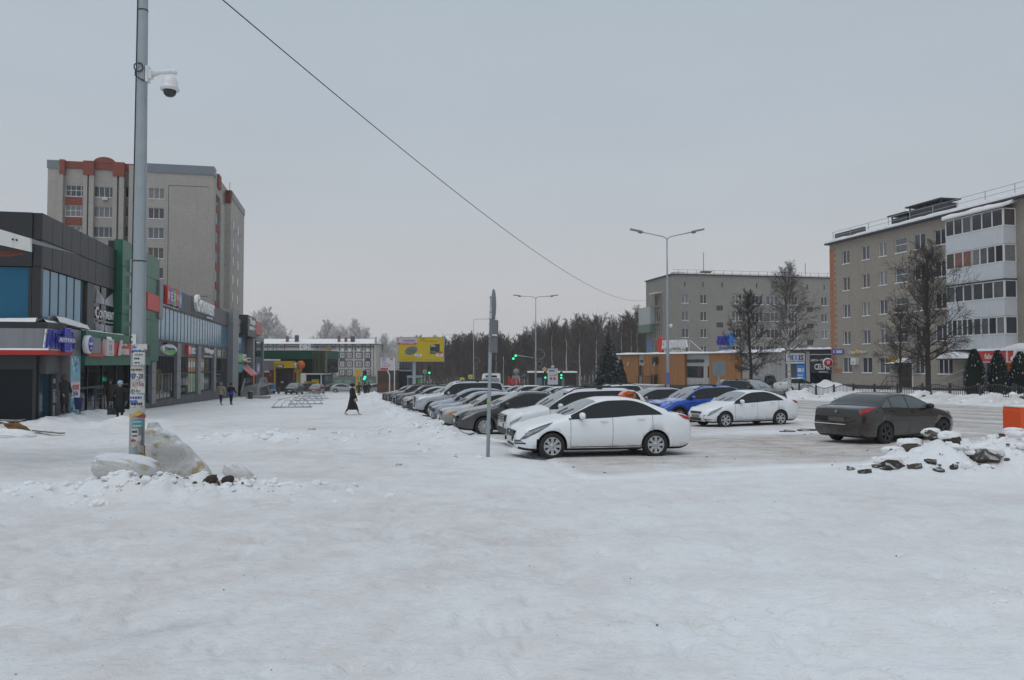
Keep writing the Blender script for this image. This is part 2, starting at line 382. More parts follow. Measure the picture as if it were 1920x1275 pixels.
def build_ground():
 fr=np.arange(-44,44.01,.25); back=np.concatenate([np.arange(50,316,6.0)])
 ang=np.radians(np.concatenate([fr,back,[316.0]]))
 rad=np.concatenate([[.05,.6,1.2,1.8,2.4],2.9*np.exp(np.arange(0,420)*.0123),[540,620,760]])
 R,A=np.meshgrid(rad,ang,indexing='ij')
 X,Y=R*np.sin(A),R*np.cos(A)
 t,s=ST(X,Y)
 Z=gz(X,Y)-.09*np.clip(lot_mask(t,s),0,1)-.09*np.clip(road_mask(t,s),0,1)
 rn=np.random.default_rng(5); FP=np.zeros_like(X)
 for k in range(230):
  px,py=rn.uniform(-7,7),rn.uniform(3.6,13); a=rn.normal(.1,.8);
  for j in range(rn.integers(1,5)):
   qx,qy=px+math.sin(a)*.62*j+(.1 if j%2 else-.1)*math.cos(a),py+math.cos(a)*.62*j-(.1 if j%2 else-.1)*math.sin(a)
   r0=math.hypot(qx,qy); i0,i1=np.searchsorted(rad,[r0-.35,r0+.35]); th=math.atan2(qx,qy); j0,j1=np.searchsorted(ang[:len(fr)],[th-.35/r0,th+.35/r0])
   FP[i0:i1,j0:j1]+=blob(X[i0:i1,j0:j1],Y[i0:i1,j0:j1],qx,qy,.055,.15,-a,3)
 Z=Z-.045*np.clip(FP,0,1)
 # trodden areas are a little darker and warmer than fresh snow
 tr=.16*ss(-12,-9,t)*(1-ss(2.0,3.2,t))*ss(-5,3,s)+.10
 tr=tr*(.55+.9*np.clip(fbm(X*.25,Y*.12,4,77)+.35,0,1))
 tr=tr+.30*np.clip(fbm(X*.12+3,Y*.55,5,71)-.04,0,1)
 tr=tr+.12*blob(X,Y,2.5,11.5,9.0,2.6,.1)
 for (bx,by,rx,ry) in ((-6.0,13.0,3.6,1.2),(-11,12.6,3.6,1.6),(4.4,4.3,2.2,1.6),(6.3,7.4,2.0,1.5),(10.8,16.6,3.6,1.9),(-7.4,23.4,3.4,.9)):
  tr=tr*(1-.9*blob(X,Y,bx,by,rx,ry))
 tr=tr*(1-.6*np.exp(-((t-2.7)/1.0)**2)*ss(17,22,s))
 tr=tr+.30*np.exp(-((t-2.9)/1.1)**2)*ss(17,22,s)*(1-ss(76,84,s))*np.clip(-.1+2.6*fbm(X*1.4,Y*1.4,3,29),0,1)
 bank=np.exp(-((t-33.8)/1.5)**2)*ss(0,10,s)
 tr=tr+.45*bank*np.clip(.6+1.8*fbm(X*.8,Y*.8,3,19),0,1.4)
 # bare patches: earth by the pole, wet threshold before the shops, slush spot in front
 wet=.9*blob(X,Y,-5.35,13.05,.55,.20)*np.clip(.2+3.0*fbm(X*3,Y*3,3,5),0,1.2)
 wet=wet+.55*blob(X,Y,*W(-12.3,38.5),.9,3.6,ANG)*np.clip(.5+2*fbm(X*1.5,Y*1.5,3,8),0,1)
 wet=wet+.30*blob(X,Y,-2.55,5.75,.30,.14,.5)+.16*blob(X,Y,-2.9,5.35,.3,.12,.3)
 g=grid_mesh('snow_ground',X,Y,Z,{'dirt':np.clip(tr,0,1),'wet':np.clip(wet,0,1)},SNOW)
 tag(g,'trodden snow covering the square, walkway and lawns',None,None,'structure')
 # parking area
 tt=np.arange(3.0,20.9,.14); sv=np.concatenate([np.arange(11.6,40,.14),np.arange(40,97,.4)])
 S,T=np.meshgrid(sv,tt,indexing='ij'); X,Y=W(T,S); m=lot_mask(T,S)
 z0=gz(X,Y)+.012-.16*(1-ss(.25,.75,m))-.01
 ru=.012*fbm(T*1.1,S*3.2,3,14)
 lanes=.5+.5*np.clip(2.4*fbm(T*.35,S*1.3,4,15),-1,1)
 m=ss(.55,.97,m)
 d=m*np.clip(.40+.35*lanes+.25*ss(14,17,S)*(1-ss(22,26,S))*ss(9,12,T)+.2*fbm(X*.7,Y*.7,4,3),0,1)
 d=d*(1-.75*blob(X,Y,*W(15.5,25.2),5.0,1.2,.1))*(1-.6*blob(X,Y,*W(17.5,19.0),3.2,1.1))
 under=np.zeros_like(d)
 g=grid_mesh('parking_lot',X,Y,z0+ru,{'dirt':np.clip(d,0,1),'wet':under+.25*m*np.clip(fbm(X*2,Y*2,3,4)-.25,0,1)},SNOW)
 tag(g,'car park of rutted dirty snow',None,None,'structure')
 # road
 tt=np.arange(18.9,33.0,.22); sv=np.concatenate([np.arange(-30,90,.5),np.arange(90,330,3)])
 S,T=np.meshgrid(sv,tt,indexing='ij'); X,Y=W(T,S); m=road_mask(T,S)
 z0=gz(X,Y)+.006-.16*(1-ss(.25,.75,m))
 wob=.35*fbm(S*.03,T*0+2,2,6)
 tracks=sum(np.exp(-((T-c+wob)/w)**2) for c,w in ((21.6,.28),(23.2,.25),(25.0,.35),(26.6,.25),(28.2,.3),(29.8,.28)))
 m=ss(.55,.97,m)
 d=m*np.clip(.70+.35*fbm(T*1.5,S*.15,4,2),0,1)
 wet=m*np.clip(tracks*(.45+.6*fbm(T*.8,S*.10,3,12)),0,.75)
 g=grid_mesh('road',X,Y,z0-.02*np.clip(tracks,0,1),{'dirt':d,'wet':wet},SNOW)
 tag(g,'slushy street with dark wheel tracks',None,None,'structure')
build_ground()
# ================================================================ BUILDINGS, helpers
BLACKP=M('black_panel',(.022,.022,.025),.45,var=.15,scale=.5,streak=.2)
GREYP=M('grey_panel',(.235,.240,.250),.5,var=.08,scale=.5,streak=.35)
GREYD=M('dark_grey_panel',(.078,.080,.085),.5,var=.1,scale=.5,streak=.3)
GREENP=M('green_panel',(.018,.125,.078),.4,var=.12,scale=.5,streak=.3)
REDP=M('red_sign_face',(.58,.055,.045),.45,var=.08)
REDD=M('red_band',(.42,.022,.012),.4,var=.1)
WHITEP=M('white_plastic',(.74,.74,.74),.4,var=.04,scale=1)
WHITEG=M('grimy_white',(.62,.62,.61),.6,var=.08,streak=.4)
BLUEL=M('blue_plastic',(.025,.035,.36),.4,var=.08)
SKYB=M('sky_blue_plastic',(.04,.22,.62),.4,var=.08)
DARKF=M('dark_frame',(.022,.022,.024),.4,var=.1)
METAL=M('galvanised_steel',(.36,.40,.42),.45,.55,var=.12,scale=6,streak=.25)
METALD=M('dark_painted_steel',(.035,.036,.04),.5,var=.15)
BLUEG=glass('sky_tinted_film_glass',(.085,.245,.36),.10,.6)  # street-face panes: sky reflection put into the paler base colour
BLUEG2=glass('deep_blue_glass',(.010,.115,.205),.08,.35)
SHOPG=glass('shop_glass',(.006,.010,.013),.04,.22)
SHOPG2=glass('shop_glass_teal',(.008,.050,.070),.06,.28)
ORANGEP=M('orange_cladding',(.31,.145,.052),.55,var=.10,scale=2,streak=.25)
YELLOW=M('yellow_panel',(.62,.40,.01),.45,var=.08)
BROWNR=M('red_brown_panel',(.14,.038,.026),.55,var=.12)
GREENL=M('lime_plastic',(.13,.40,.05),.45)
TEALP=M('teal_plastic',(.02,.27,.33),.45)
ORNG=M('orange_plastic',(.70,.14,.02),.45)
CONC=M('concrete',(.30,.295,.28),.85,var=.15,scale=2,bmp=.3)
SNOWCAP=SNOWC
# ---------------------------------------------------------------- windows
def win_meshes(name,w,h,cols=2,transom=0,fr=.055,mat=None,sill=True,snow_sill=True,split=None):
 """frame mesh facing -y, centred on the opening, and its panes"""
 f=MB(); fw=fr; d0,d1=-.03,.04
 f.box(-w/2,w/2,d0,d1,-h/2,-h/2+fw); f.box(-w/2,w/2,d0,d1,h/2-fw,h/2)
 f.box(-w/2,-w/2+fw,d0,d1,-h/2+fw,h/2-fw); f.box(w/2-fw,w/2,d0,d1,-h/2+fw,h/2-fw)
 xs=split or [(-w/2+w*k/cols) for k in range(1,cols)]
 for x in xs:f.box(x-fw*.55,x+fw*.55,d0+.006,d1,-h/2+fw,h/2-fw)
 if transom:f.box(-w/2+fw,w/2-fw,d0+.01,d1,h/2-h*transom-.03,h/2-h*transom+.03)
 if sill:f.box(-w/2-.05,w/2+.05,-.17,d0-.001,-h/2-.05,-h/2+.01)
 if sill and snow_sill:f.box(-w/2-.04,w/2+.04,-.165,d0-.002,-h/2+.012,-h/2+.05,1)
 p=MB(); edges=[-w/2+fw]+list(xs)+[w/2-fw]
 p.quad((-w/2+fw,.012,-h/2+fw),(w/2-fw,.012,-h/2+fw),(w/2-fw,.012,h/2-fw),(-w/2+fw,.012,h/2-fw))
 fm=f.mesh('window'); fm.materials.append(mat or WHITEP); fm.materials.append(SNOWC)
 pm=p.mesh('pane'); pm.materials.append(PANES[0])
 return fm,pm
PANES=[glass('pane_dark',(.030,.035,.042),.04,.9),glass('pane_grey',(.060,.066,.074),.05,.8),glass('pane_curtain',(.20,.20,.20),.12,.5,var=.35,scale=4),glass('pane_light',(.12,.13,.135),.06,.7,var=.4,scale=3),glass('pane_warm',(.10,.085,.07),.08,.6,var=.4,scale=3),glass('pane_red_curtain',(.25,.12,.10),.2,.4,var=.6,scale=6)]
FACE={'-s':0.0,'+t':math.pi/2,'-t':-math.pi/2,'+s':math.pi}
def add_window(root,wm,t,s,z,face,pane=None,name='window',depth=.10):
 off=OFF[root.name]
 dt={'-s':(0,depth),'+t':(-depth,0),'-t':(depth,0),'+s':(0,-depth)}[face]
 o=link(name,wm[0],root); o.location=(t+dt[0]-off[0],s+dt[1]-off[1],z-off[2]); o.rotation_euler=(0,0,FACE[face])
 p=link('pane',wm[1],o)
 p.material_slots[0].link='OBJECT'; p.material_slots[0].material=pane or random.choices(PANES[:5],(5,4,2,3,1))[0]
 return o
def wall_holes(mb,axis,plane,inward,a0,a1,z0,z1,holes,depth=.14,mi=0,mi_reveal=0):
 """wall sheet in the plane axis=plane (0: t, 1: s), with openings (a0,a1,z0,z1) and their reveals going `inward` (+1/-1)"""
 A=sorted({a0,a1,*[h[0] for h in holes],*[h[1] for h in holes]}); Zs=sorted({z0,z1,*[h[2] for h in holes],*[h[3] for h in holes]})
 A=[a for a in A if a0-1e-6<=a<=a1+1e-6]; Zs=[z for z in Zs if z0-1e-6<=z<=z1+1e-6]
 def pt(a,z,d=0):return (plane+d*inward,a,z) if axis==0 else (a,plane+d*inward,z)
 for i in range(len(A)-1):
  for j in range(len(Zs)-1):
   ca,cz=(A[i]+A[i+1])/2,(Zs[j]+Zs[j+1])/2
   if any(h[0]<ca<h[1] and h[2]<cz<h[3] for h in holes):continue
   mb.quad(pt(A[i],Zs[j]),pt(A[i+1],Zs[j]),pt(A[i+1],Zs[j+1]),pt(A[i],Zs[j+1]),mi)
 for (b0,b1,c0,c1) in holes:
  for q in (((b0,c0),(b1,c0)),((b1,c0),(b1,c1)),((b1,c1),(b0,c1)),((b0,c1),(b0,c0))):
   (p,r),(q2,r2)=q
   mb.quad(pt(p,r),pt(q2,r2),pt(q2,r2,depth),pt(p,r,depth),mi_reveal)
  mb.quad(pt(b0,c0,depth+.06),pt(b1,c0,depth+.06),pt(b1,c1,depth+.06),pt(b0,c1,depth+.06),mi_reveal)
 return mb
def snow_strip(name,root,pts,width_dir,width,thick=.10,seed=0,parent=None):
 """a ragged strip of snow lying along a line pts[0]..pts[1] (street coordinates)"""
 a,b=Vector(pts[0]),Vector(pts[1]); L=(b-a).length; n=max(4,int(L/.35)); d=Vector(width_dir)
 mb=MB(); rows=5; vs=[]
 for i in range(n+1):
  k=i/n; p=a.lerp(b,k)
  hh=thick*(.55+1.1*max(0,float(vnoise(np.array([k*L*.9+seed*3.1]),np.array([seed*1.7]),5)[0])+.5))
  w=width*(.9+.2*float(vnoise(np.array([k*L*1.7]),np.array([seed+4.2]),6)[0]))
  for j in range(rows):
   q=j/(rows-1); vs.append(p+d*w*q+Vector((0,0,hh*(math.sin(math.pi*min(max(q,.0),1))**.5 if 0<q<1 else 0))))
 fs=[(i*rows+j,(i+1)*rows+j,(i+1)*rows+j+1,i*rows+j+1) for i in range(n) for j in range(rows-1)]
 mb.add(vs,fs,0,True)
 return part(name,mb,SNOWC,root)
 # ================================================================ SHOPPING CENTRE on the left
T0=-13.1
def build_mall():
 sA=s_at(72,T0); sG=s_at(213,T0); sB=s_at(283,T0); sC=s_at(426,T0); sD=s_at(437,T0); sE=s_at(491,T0); sR=s_at(152,T0)
 R=street_thing('shopping_centre','long two-storey shopping centre in black, green and grey panels with blue window bands','shopping centre',T0,sA,-1.0)
 body=MB()
 body.box(-40,T0-.95,sA+.3,sG,-3,8.30); body.box(-40,T0-.95,sG,sD,-4,7.5); body.box(-40,T0-.95,sD,sE,-4,7.2)
 part('wall',body,GREYD,R)
 # ---- black parapet: two courses of panels round the corner
 def panel(s0,s1,z0,z1,mat,t=T0,proud=.06,name='panel'):
  return part(name,MB().box(t-.30,t+proud+random.uniform(-.004,.004),s0+.018,s1-.018,z0+.018,z1-.018),mat,R)
 n=9
 for k in range(n):
  a,b=sA+(sG-sA)*k/n,sA+(sG-sA)*(k+1)/n
  panel(a,b,6.02,7.22,BLACKP); panel(a,b,7.22,8.42,BLACKP)
 for k in range(6):
  a=T0-.32-k*1.35
  for z0,z1 in ((6.02,7.22),(7.22,8.42)):
   part('panel',MB().box(a-1.33,a,sA-.05,sA+.3,z0+.018,z1-.018),BLACKP,R)
 snow_strip('roof_snow',R,((T0-2.2,sA,8.31),(T0-2.2,sG,8.31)),(1.8,0,0),1.0,.06,1)
 # ---- upper glazing of the black block
 wz0,wz1=3.62,6.0
 n=5; a0,a1=sA+.28,sR
 fr=MB()
 for k in range(n+1):fr.box(T0-.28,T0-.03,a0+(a1-a0)*k/n-.05,a0+(a1-a0)*k/n+.05,wz0,wz1)
 fr.box(T0-.3,T0+.05,sA-.04,sA+.22,wz0-.05,wz1+.015); fr.box(T0-.3,T0+.04,a0,a1,wz0-.06,wz0)
 part('window_frame',fr,DARKF,R)
 for k in range(n):
  part('pane',MB().box(T0-.2,T0-.05,a0+(a1-a0)*k/n+.05,a0+(a1-a0)*(k+1)/n-.05,wz0,wz1),BLUEG,R)
 fr=MB()
 for k in range(4):
  x=T0-.32-k*2.05
  fr.box(x-.12,x,sA-.02,sA+.25,wz0,wz1)
  part('pane',MB().box(x-2.04,x-.13,sA+.08,sA+.2,wz0,wz1),BLUEG2,R)
 fr.box(T0-8.6,T0-.3,sA-.02,sA+.2,wz0-.07,wz0); part('window_frame',fr,DARKF,R)
 # recess and dark glazed sign bay
 part('dark_recess',MB().box(T0-.32,T0-.12,sR+.05,sR+.75,3.4,6.0),DARKF,R)
 sS0,sS1=sR+.75,sG-.15
 bay=MB().box(T0-.3,T0+.02,sS0,sS0+1.1,3.2,6.0); part('panel',bay,GREYD,R)
 part('sign_glazing',MB().box(T0-.3,T0-.01,sS0+1.1,sS1,3.25,6.0),SHOPG,R)
 ml=MB()
 for q in (.33,.66):ml.box(T0-.02,T0+.03,sS0+1.1+(sS1-sS0-1.1)*q-.03,sS0+1.1+(sS1-sS0-1.1)*q+.03,3.25,6.0)
 part('mullion',ml,DARKF,R)
 # ---- green tower standing proud
 pr=t_at(227,sG)-T0; tg=T0+pr; sH=s_at(297,tg)
 zt=z_at(227,446,T=tg)
 gb=MB().box(T0-.4,tg-.07,sG+.05,sH-.05,1.95,zt-.1); part('tower_core',gb,DARKF,R)
 rows=[1.98,3.3,4.7,6.1,7.5,zt]; cols=4
 for j in range(5):
  for k in range(cols):
   a,b=sG+(sH-sG)*k/cols,sG+(sH-sG)*(k+1)/cols
   part('panel',MB().box(tg-.07,tg+random.uniform(-.004,.004),a+.012,b-.012,rows[j]+.012,rows[j+1]-.012),GREENP,R)
  part('panel',MB().box(T0-.05,tg-.075,sG,sG+.06,rows[j]+.012,rows[j+1]-.012),GREENP,R)
 part('red_panel',MB().box(tg,tg+.10,sG+(sH-sG)*.60,sH-.05,5.35,6.45),REDP,R)
 vs=MB()
 for k in range(6):vs.box(tg+.01,tg+.22,sG+1.5,sG+1.62,2.3+k*1.0,2.3+k*1.0+.75)
 part('vertical_letter_sign',vs,WHITEP,R)
 # ---- lower storey: grey shop fascia with red strip, angled entrance, poster pillar
 tf=T0+.55
 fa=s_at(131,tf); fb=s_at(151,tf)
 f=MB().box(T0-9,tf,sA-.55,fa,2.45,3.32); part('fascia',f,GREYP,R)
 part('fascia_cap',MB().box(T0-9,tf-.05,sA-.45,fa-.4,3.325,3.6),BLACKP,R)
 part('red_strip',MB().box(T0-9,tf+.09,sA-.65,fa,2.18,2.38),REDD,R)
 snow_strip('fascia_snow',R,((T0-9,sA-.64,2.385),(tf+.06,sA-.64,2.385)),(0,.11,0),1.0,.07,2)
 snow_strip('fascia_snow',R,((tf-.02,sA-.5,2.385),(tf-.02,fa,2.385)),(.1,0,0),1.0,.06,3)
 snow_strip('ledge_snow',R,((T0+.02,sA-.4,3.6),(T0+.02,fa,3.6)),(.5,0,0),1.0,.13,4)
 snow_strip('ledge_snow',R,((T0+.02,fa-1.5,3.66),(T0+.02,fb+1.2,3.5)),(.62,0,0),1.0,.30,5)
 snow_strip('ledge_snow',R,((T0-8,sA-.42,3.6),(T0,sA-.42,3.6)),(0,.42,0),1.0,.13,6)
 low=MB().box(T0-9,T0-.05,sA-.1,fa,1.55,2.18); part('lintel',low,BLACKP,R)
 low=MB().box(T0-.05,T0+.25,sA+.2,fa-.3,1.35,2.17); part('panel',low,GREYD,R)
 gl=MB()
 for k in range(5):
  x=T0-.05-k*1.9
  gl.box(x-.13,x,sA-.1,sA+.1,-1.6,1.55)
  part('pane',MB().box(x-1.9,x-.13,sA-.02,sA+.08,-1.35,1.54),SHOPG if k%2==0 else SHOPG2,R)
 gl.box(T0-9,T0,sA-.06,sA+.1,-1.7,-1.35)
 part('window_frame',gl,DARKF,R)
 rad=MB()
 for k in range(14):rad.box(T0-3.2+k*.09,T0-3.14+k*.09,sA-.04,sA-.021,-1.25,-.55)
 part('radiator',rad,TEALP,R)
 for a,b in ((2.6,2.0),(3.3,2.95)):part('ceiling_lamp',MB().box(T0-a,T0-b,sA-.05,sA-.021,.97,1.01),M('lit_tube',(.8,.85,.9),.5,emit=.9),R)
 # street face of the pharmacy: glazed door, lettered panel, teal pane, grey wall
 e=[sA+.1,sA+1.5,sA+2.75,sA+3.9,fa]
 part('door',MB().box(T0-.3,T0-.02,e[0],e[1]-.05,-1.7,1.34),SHOPG2,R)
 part('panel',MB().box(T0-.3,T0-.02,e[1]+.02,e[2]-.02,-1.7,1.34),GREYD,R)
 part('pane',MB().box(T0-.3,T0-.02,e[2]+.02,e[3]-.04,-1.7,1.34),SHOPG2,R)
 part('panel',MB().box(T0-.3,T0+.08,e[3],e[4]+.05,-1.7,2.17),GREYD,R)
 df=MB()
 for q in (e[0],e[1],e[2],e[3]):df.box(T0-.3,T0+.02,q-.05,q+.02,-1.7,1.34)
 part('door_frame',df,DARKF,R)
 for k,(zz,hh) in enumerate(((.9,.22),(.55,.07),(.3,.22),(.0,.3),(-.6,.5))):
  for j in range(2+k%2):part('door_letter',MB().box(T0-.015,T0-.005,e[1]+.35+j*.16,e[1]+.44+j*.16,zz,zz+hh),WHITEP,R)
  # pillar with the poster
 part('pillar',MB().box(T0-.3,tf,fa+.02,fb,-1.9,3.42),GREYP,R)
 po=MB().box(tf,tf+.02,fa+.1,fb-.08,-.75,2.16,0).box(tf+.021,tf+.03,fa+.14,fb-.12,.20,.95,1)
 rr=random.Random(3)
 for k in range(26):
  zz=rr.choice((1.45,1.7,1.9,-.62,-.4,-.15))+rr.uniform(-.05,.05); a=rr.uniform(fa+.14,fb-.25)
  po.box(tf+.021,tf+.026,a,a+.11,zz,zz+.17,rr.choice((2,3,1)))
 text_into(po,'НИЗКИЕ',fb-fa-.5,.24,(tf+.031,(fa+fb)/2,.70),(0,1,0),depth=.01,mi=4)
 text_into(po,'ЦЕНЫ',fb-fa-.8,.26,(tf+.031,(fa+fb)/2,.37),(0,1,0),depth=.01,mi=3)
 for zz in (.88,.54):po.box(tf+.031,tf+.034,fa+.22,fb-.2,zz,zz+.03,4)
 part('poster',po,[M('poster_teal',(.20,.42,.48),.5,var=.3),WHITEP,SKYB,BLUEL,M('poster_red',(.45,.05,.06),.5)],R)
 # ---- green canopy over the main entrance with red sign strip
 tc=T0+.75; c0,c1=fb+.05,s_at(283,tc)
 k=6
 for j in range(k):
  a,b=c0+(c1-c0)*j/k,c0+(c1-c0)*(j+1)/k
  part('panel',MB().box(T0-.2,tc,a+.012,b-.012,2.98,3.42),GREENP,R)
  part('panel',MB().box(T0-.2,tc,a+.012,b-.012,1.72,2.24),GREENP,R)
 part('canopy_core',MB().box(T0-.2,tc-.05,c0+.02,c1-.02,1.74,3.40),DARKF,R)
 part('sign_strip',MB().box(tc-.04,tc+.06,c0+.3,c0+(c1-c0)*.80,2.26,2.96),REDP,R)
 part('red_strip',MB().box(tc+.061,tc+.16,c0,c0+2.4,2.16,2.30),M('orange_red_strip',(.55,.07,.015),.4),R)
 part('grey_box',MB().box(tc,tc+.14,c0,c0+1.9,2.32,3.1),GREYP,R)
 snow_strip('canopy_snow',R,((T0+.05,c0,3.42),(T0+.05,sG,3.42)),(.65,0,0),1.0,.07,7)
 # entrance below the canopy
 part('pane',MB().box(T0-.8,T0-.6,c0+1.7,c1-.3,.55,1.70),SHOPG,R)
 part('panel',MB().box(T0-.8,T0-.1,c0,c0+1.6,-2.2,1.70),GREYD,R)
 for j,(a,b) in enumerate(((.16,.36),(.37,.56),(.57,.77),(.78,.98))):
  part('door' if j in (1,2) else 'pane',MB().box(T0-.8,T0-.6,c0+(c1-c0)*a+.04,c0+(c1-c0)*b-.04,-2.2,.46),SHOPG,R)
 df=MB().box(T0-.85,T0-.55,c0+1.6,c1,.46,.56)
 for a in (.155,.365,.565,.775,.985):df.box(T0-.85,T0-.54,c0+(c1-c0)*a-.05,c0+(c1-c0)*a+.05,-2.2,1.72)
 part('door_frame',df,DARKF,R)
 no=MB()
 for a,z in ((1.15,.62),(1.15,.2),(2.4,-.2),(2.55,-.2)):no.box(T0-.099 if a<2 else T0-.55,T0-.09 if a<2 else T0-.53,c0+a,c0+a+.18,z,z+.26)
 part('notice',no,WHITEP,R)
 # ---- grey main block
 pil=[(285.5,293),(332.5,339.5),(372,377.3),(401.6,405.4)]
 tp=T0+.22
 part('panel',MB().box(T0-.3,T0+.1,s_at(270,T0+.1),s_at(293,T0+.1),3.62,6.0),GREYD,R)
 for k in range(2):part('panel',MB().box(T0-.3,tp+.3,s_at(297.5,tp+.3),s_at(304.5,tp+.3),4.9+k*1.35,6.23+k*1.35),GREYP,R)
 for k in range(11):
  a,b=s_at(293,T0)+(sC-s_at(293,T0))*k/11,s_at(293,T0)+(sC-s_at(293,T0))*(k+1)/11
  panel(a,b,6.02,7.62,GREYP if False else GREYD,proud=.05)
 snow_strip('roof_snow',R,((T0-1.6,sB,7.5),(T0-1.6,sC,7.5)),(1.3,0,0),1.0,.05,8)
 n=24; a0,a1=s_at(293.5,T0),sC-.1
 fr=MB().box(T0-.3,T0+.03,a0,a1,5.93,6.01).box(T0-.3,T0+.04,a0,a1,3.46,3.55)
 for k in range(n+1):fr.box(T0-.3,T0-.03,a0+(a1-a0)*k/n-.06,a0+(a1-a0)*k/n+.06,3.55,5.93)
 part('window_frame',fr,DARKF,R)
 for k in range(n):
  part('pane',MB().box(T0-.2,T0-.05,a0+(a1-a0)*k/n+.06,a0+(a1-a0)*(k+1)/n-.06,3.55,5.93),BLUEG,R)
  # sign band and shop windows between pilasters
 bounds=[s_at(268,T0)]+[x for p in pil for x in (s_at(p[0],tp),s_at(p[1],tp))]+[sC]
 for k in range(0,len(bounds),2):
  a,b=bounds[k],bounds[k+1]
  part('panel',MB().box(T0-.3,T0+.03,a+.01,b-.01,2.35,3.45),GREYD if k else GREYP,R)
  fr=MB().box(T0-.3,T0+.02,a,b,1.0,1.06).box(T0-.3,T0+.03,a,b,-.80,-.72)
  m=max(3,int(round((b-a)/1.15)))
  for j in range(m+1):fr.box(T0-.3,T0-.025,a+(b-a)*j/m-.035,a+(b-a)*j/m+.035,-.8,2.34)
  part('window_frame',fr,DARKF,R)
  for j in range(m):
   x0,x1=a+(b-a)*j/m+.035,a+(b-a)*(j+1)/m-.035
   part('pane',MB().box(T0-.2,T0-.04,x0,x1,-.72,1.0),SHOPG,R)
   part('pane',MB().box(T0-.2,T0-.04,x0,x1,1.06,2.34),SHOPG,R)
 for (u0,u1) in pil:
  a,b=s_at(u0,tp),s_at(u1,tp)
  for z0,z1 in ((-.95,.1),(.12,1.2),(1.22,2.35),(2.37,3.42)):
   part('pilaster_panel',MB().box(T0-.3,tp,a,b,z0,z1),GREYP,R)
   # shop posters behind the glass
 ps=MB(); rr=random.Random(5)
 for (b0,b1,cols) in ((bounds[4]+.55*(bounds[5]-bounds[4]),bounds[5],3),(bounds[6],bounds[6]+.42*(bounds[7]-bounds[6]),3)):
  for j in range(cols):
   a=b0+(b1-b0)*j/cols; c=b0+(b1-b0)*(j+1)/cols-.08
   ps.box(T0-.035,T0-.03,a+.05,c,1.1,2.3,0); ps.box(T0-.035,T0-.03,a+.05,c,-.65,.95,1+j%2)
   ps.box(T0-.029,T0-.026,a+.15,c-.1,1.5,1.95,3)
   for q in range(4):ps.box(T0-.029,T0-.026,a+.12+.1*q,a+.2+.1*q,rr.uniform(-.5,.3),rr.uniform(.4,.8),rr.choice((0,3,4)))
 part('window_poster',ps,[M('poster_orange',(.50,.26,.12),.5,var=.3),M('poster_lime',(.30,.42,.16),.5,var=.3),M('poster_aqua',(.28,.45,.50),.5,var=.3),WHITEG,SKYB],R)
 # mannequins behind the second window
 mq=MB()
 for j in range(6):
  a=bounds[2]+(bounds[3]-bounds[2])*(.1+.15*j);
  mq.box(T0-.035,T0-.028,a,a+.45,-.4+.1*(j%2),.9+.1*(j%3),j%3)
 part('window_display',mq,[M('display_dark',(.02,.02,.025),.6),M('display_ochre',(.10,.075,.03),.6),M('display_snow',(.12,.13,.14),.6)],R)
 # plinth of vertical grey boards
 m=46; a0,a1=s_at(268,T0+.1),sC
 for k in range(m):
  a,b=a0+(a1-a0)*k/m,a0+(a1-a0)*(k+1)/m
  part('plinth_panel',MB().box(T0-.3,T0+.10+random.uniform(-.006,.006),a+.012,b-.012,-3.2,-.82),GREYD,R)
  # ---- tall grey pier and end block
 for k,(z0,z1) in enumerate(((-3,-.4),(-.38,2.0),(2.02,4.4),(4.42,6.3),(6.32,8.05))):
  part('pier_panel',MB().box(T0-1.2,T0+.6,sC,sD,z0,z1),GREYP,R)
 q0=s_at(463,T0); zt=7.35
 for k in range(5):
  a,b=sD+(q0-sD)*k/5,sD+(q0-sD)*(k+1)/5
  panel(a,b,6.72,zt,GREYP,proud=.10); panel(a,b,5.62,6.70,GREYP,proud=.06)
 n=9; a1=s_at(459,T0)
 fr=MB().box(T0-.3,T0+.02,sD,q0,5.55,5.62).box(T0-.3,T0+.03,sD,q0,3.05,3.15)
 for k in range(n+1):fr.box(T0-.3,T0-.03,sD+(a1-sD)*k/n-.07,sD+(a1-sD)*k/n+.07,3.15,5.55)
 part('window_frame',fr,DARKF,R)
 for k in range(n):
  part('pane',MB().box(T0-.2,T0-.05,sD+(a1-sD)*k/n+.07,sD+(a1-sD)*(k+1)/n-.07,3.15,5.55),BLUEG,R)
 part('dark_recess',MB().box(T0-.3,T0-.02,a1+.1,q0,3.15,5.55),DARKF,R)
 part('lintel',MB().box(T0-.3,T0+.02,sD,q0+2,2.2,3.04),GREYD,R)
 for k in range(6):
  a,b=sD+(q0-sD)*k/6,sD+(q0-sD)*(k+1)/6
  part('pane',MB().box(T0-.3,T0-.05,a+.08,b-.08,-2.4,2.19),SHOPG,R)
 for k in (0,3,5):part('pilaster_panel',MB().box(T0-.3,tp,sD+(q0-sD)*k/6+1.2,sD+(q0-sD)*k/6+2.0,-2.6,2.2),GREYP,R)
 for k,(z0,z1) in enumerate(((-3,-.2),(-.18,2.6),(2.62,5.3))):
  part('pier_panel',MB().box(T0-1.2,T0+.75,q0+.3,s_at(478,T0+.75),z0,z1),GREYP,R)
 part('panel',MB().box(T0-1.2,T0+.3,s_at(479,T0+.3),sE,5.2,5.9),GREYP,R)
 part('pane',MB().box(T0-1,T0+.1,s_at(480.5,T0+.1),sE-1.2,2.9,5.2),SHOPG2,R)
 part('panel',MB().box(T0-1.2,T0+.3,sE-1.2,sE,-3,5.2),GREYP,R)
 part('panel',MB().box(T0-1.2,T0+.12,s_at(479,T0+.1),sE-1.2,-3,2.88),GREYD,R)
 # black and red sign cube on the corner of the end block
 part('sign_box',MB().box(T0-1.0,T0+.95,s_at(464,T0+.95),s_at(479.5,T0+.95),5.35,8.0),DARKF,R)
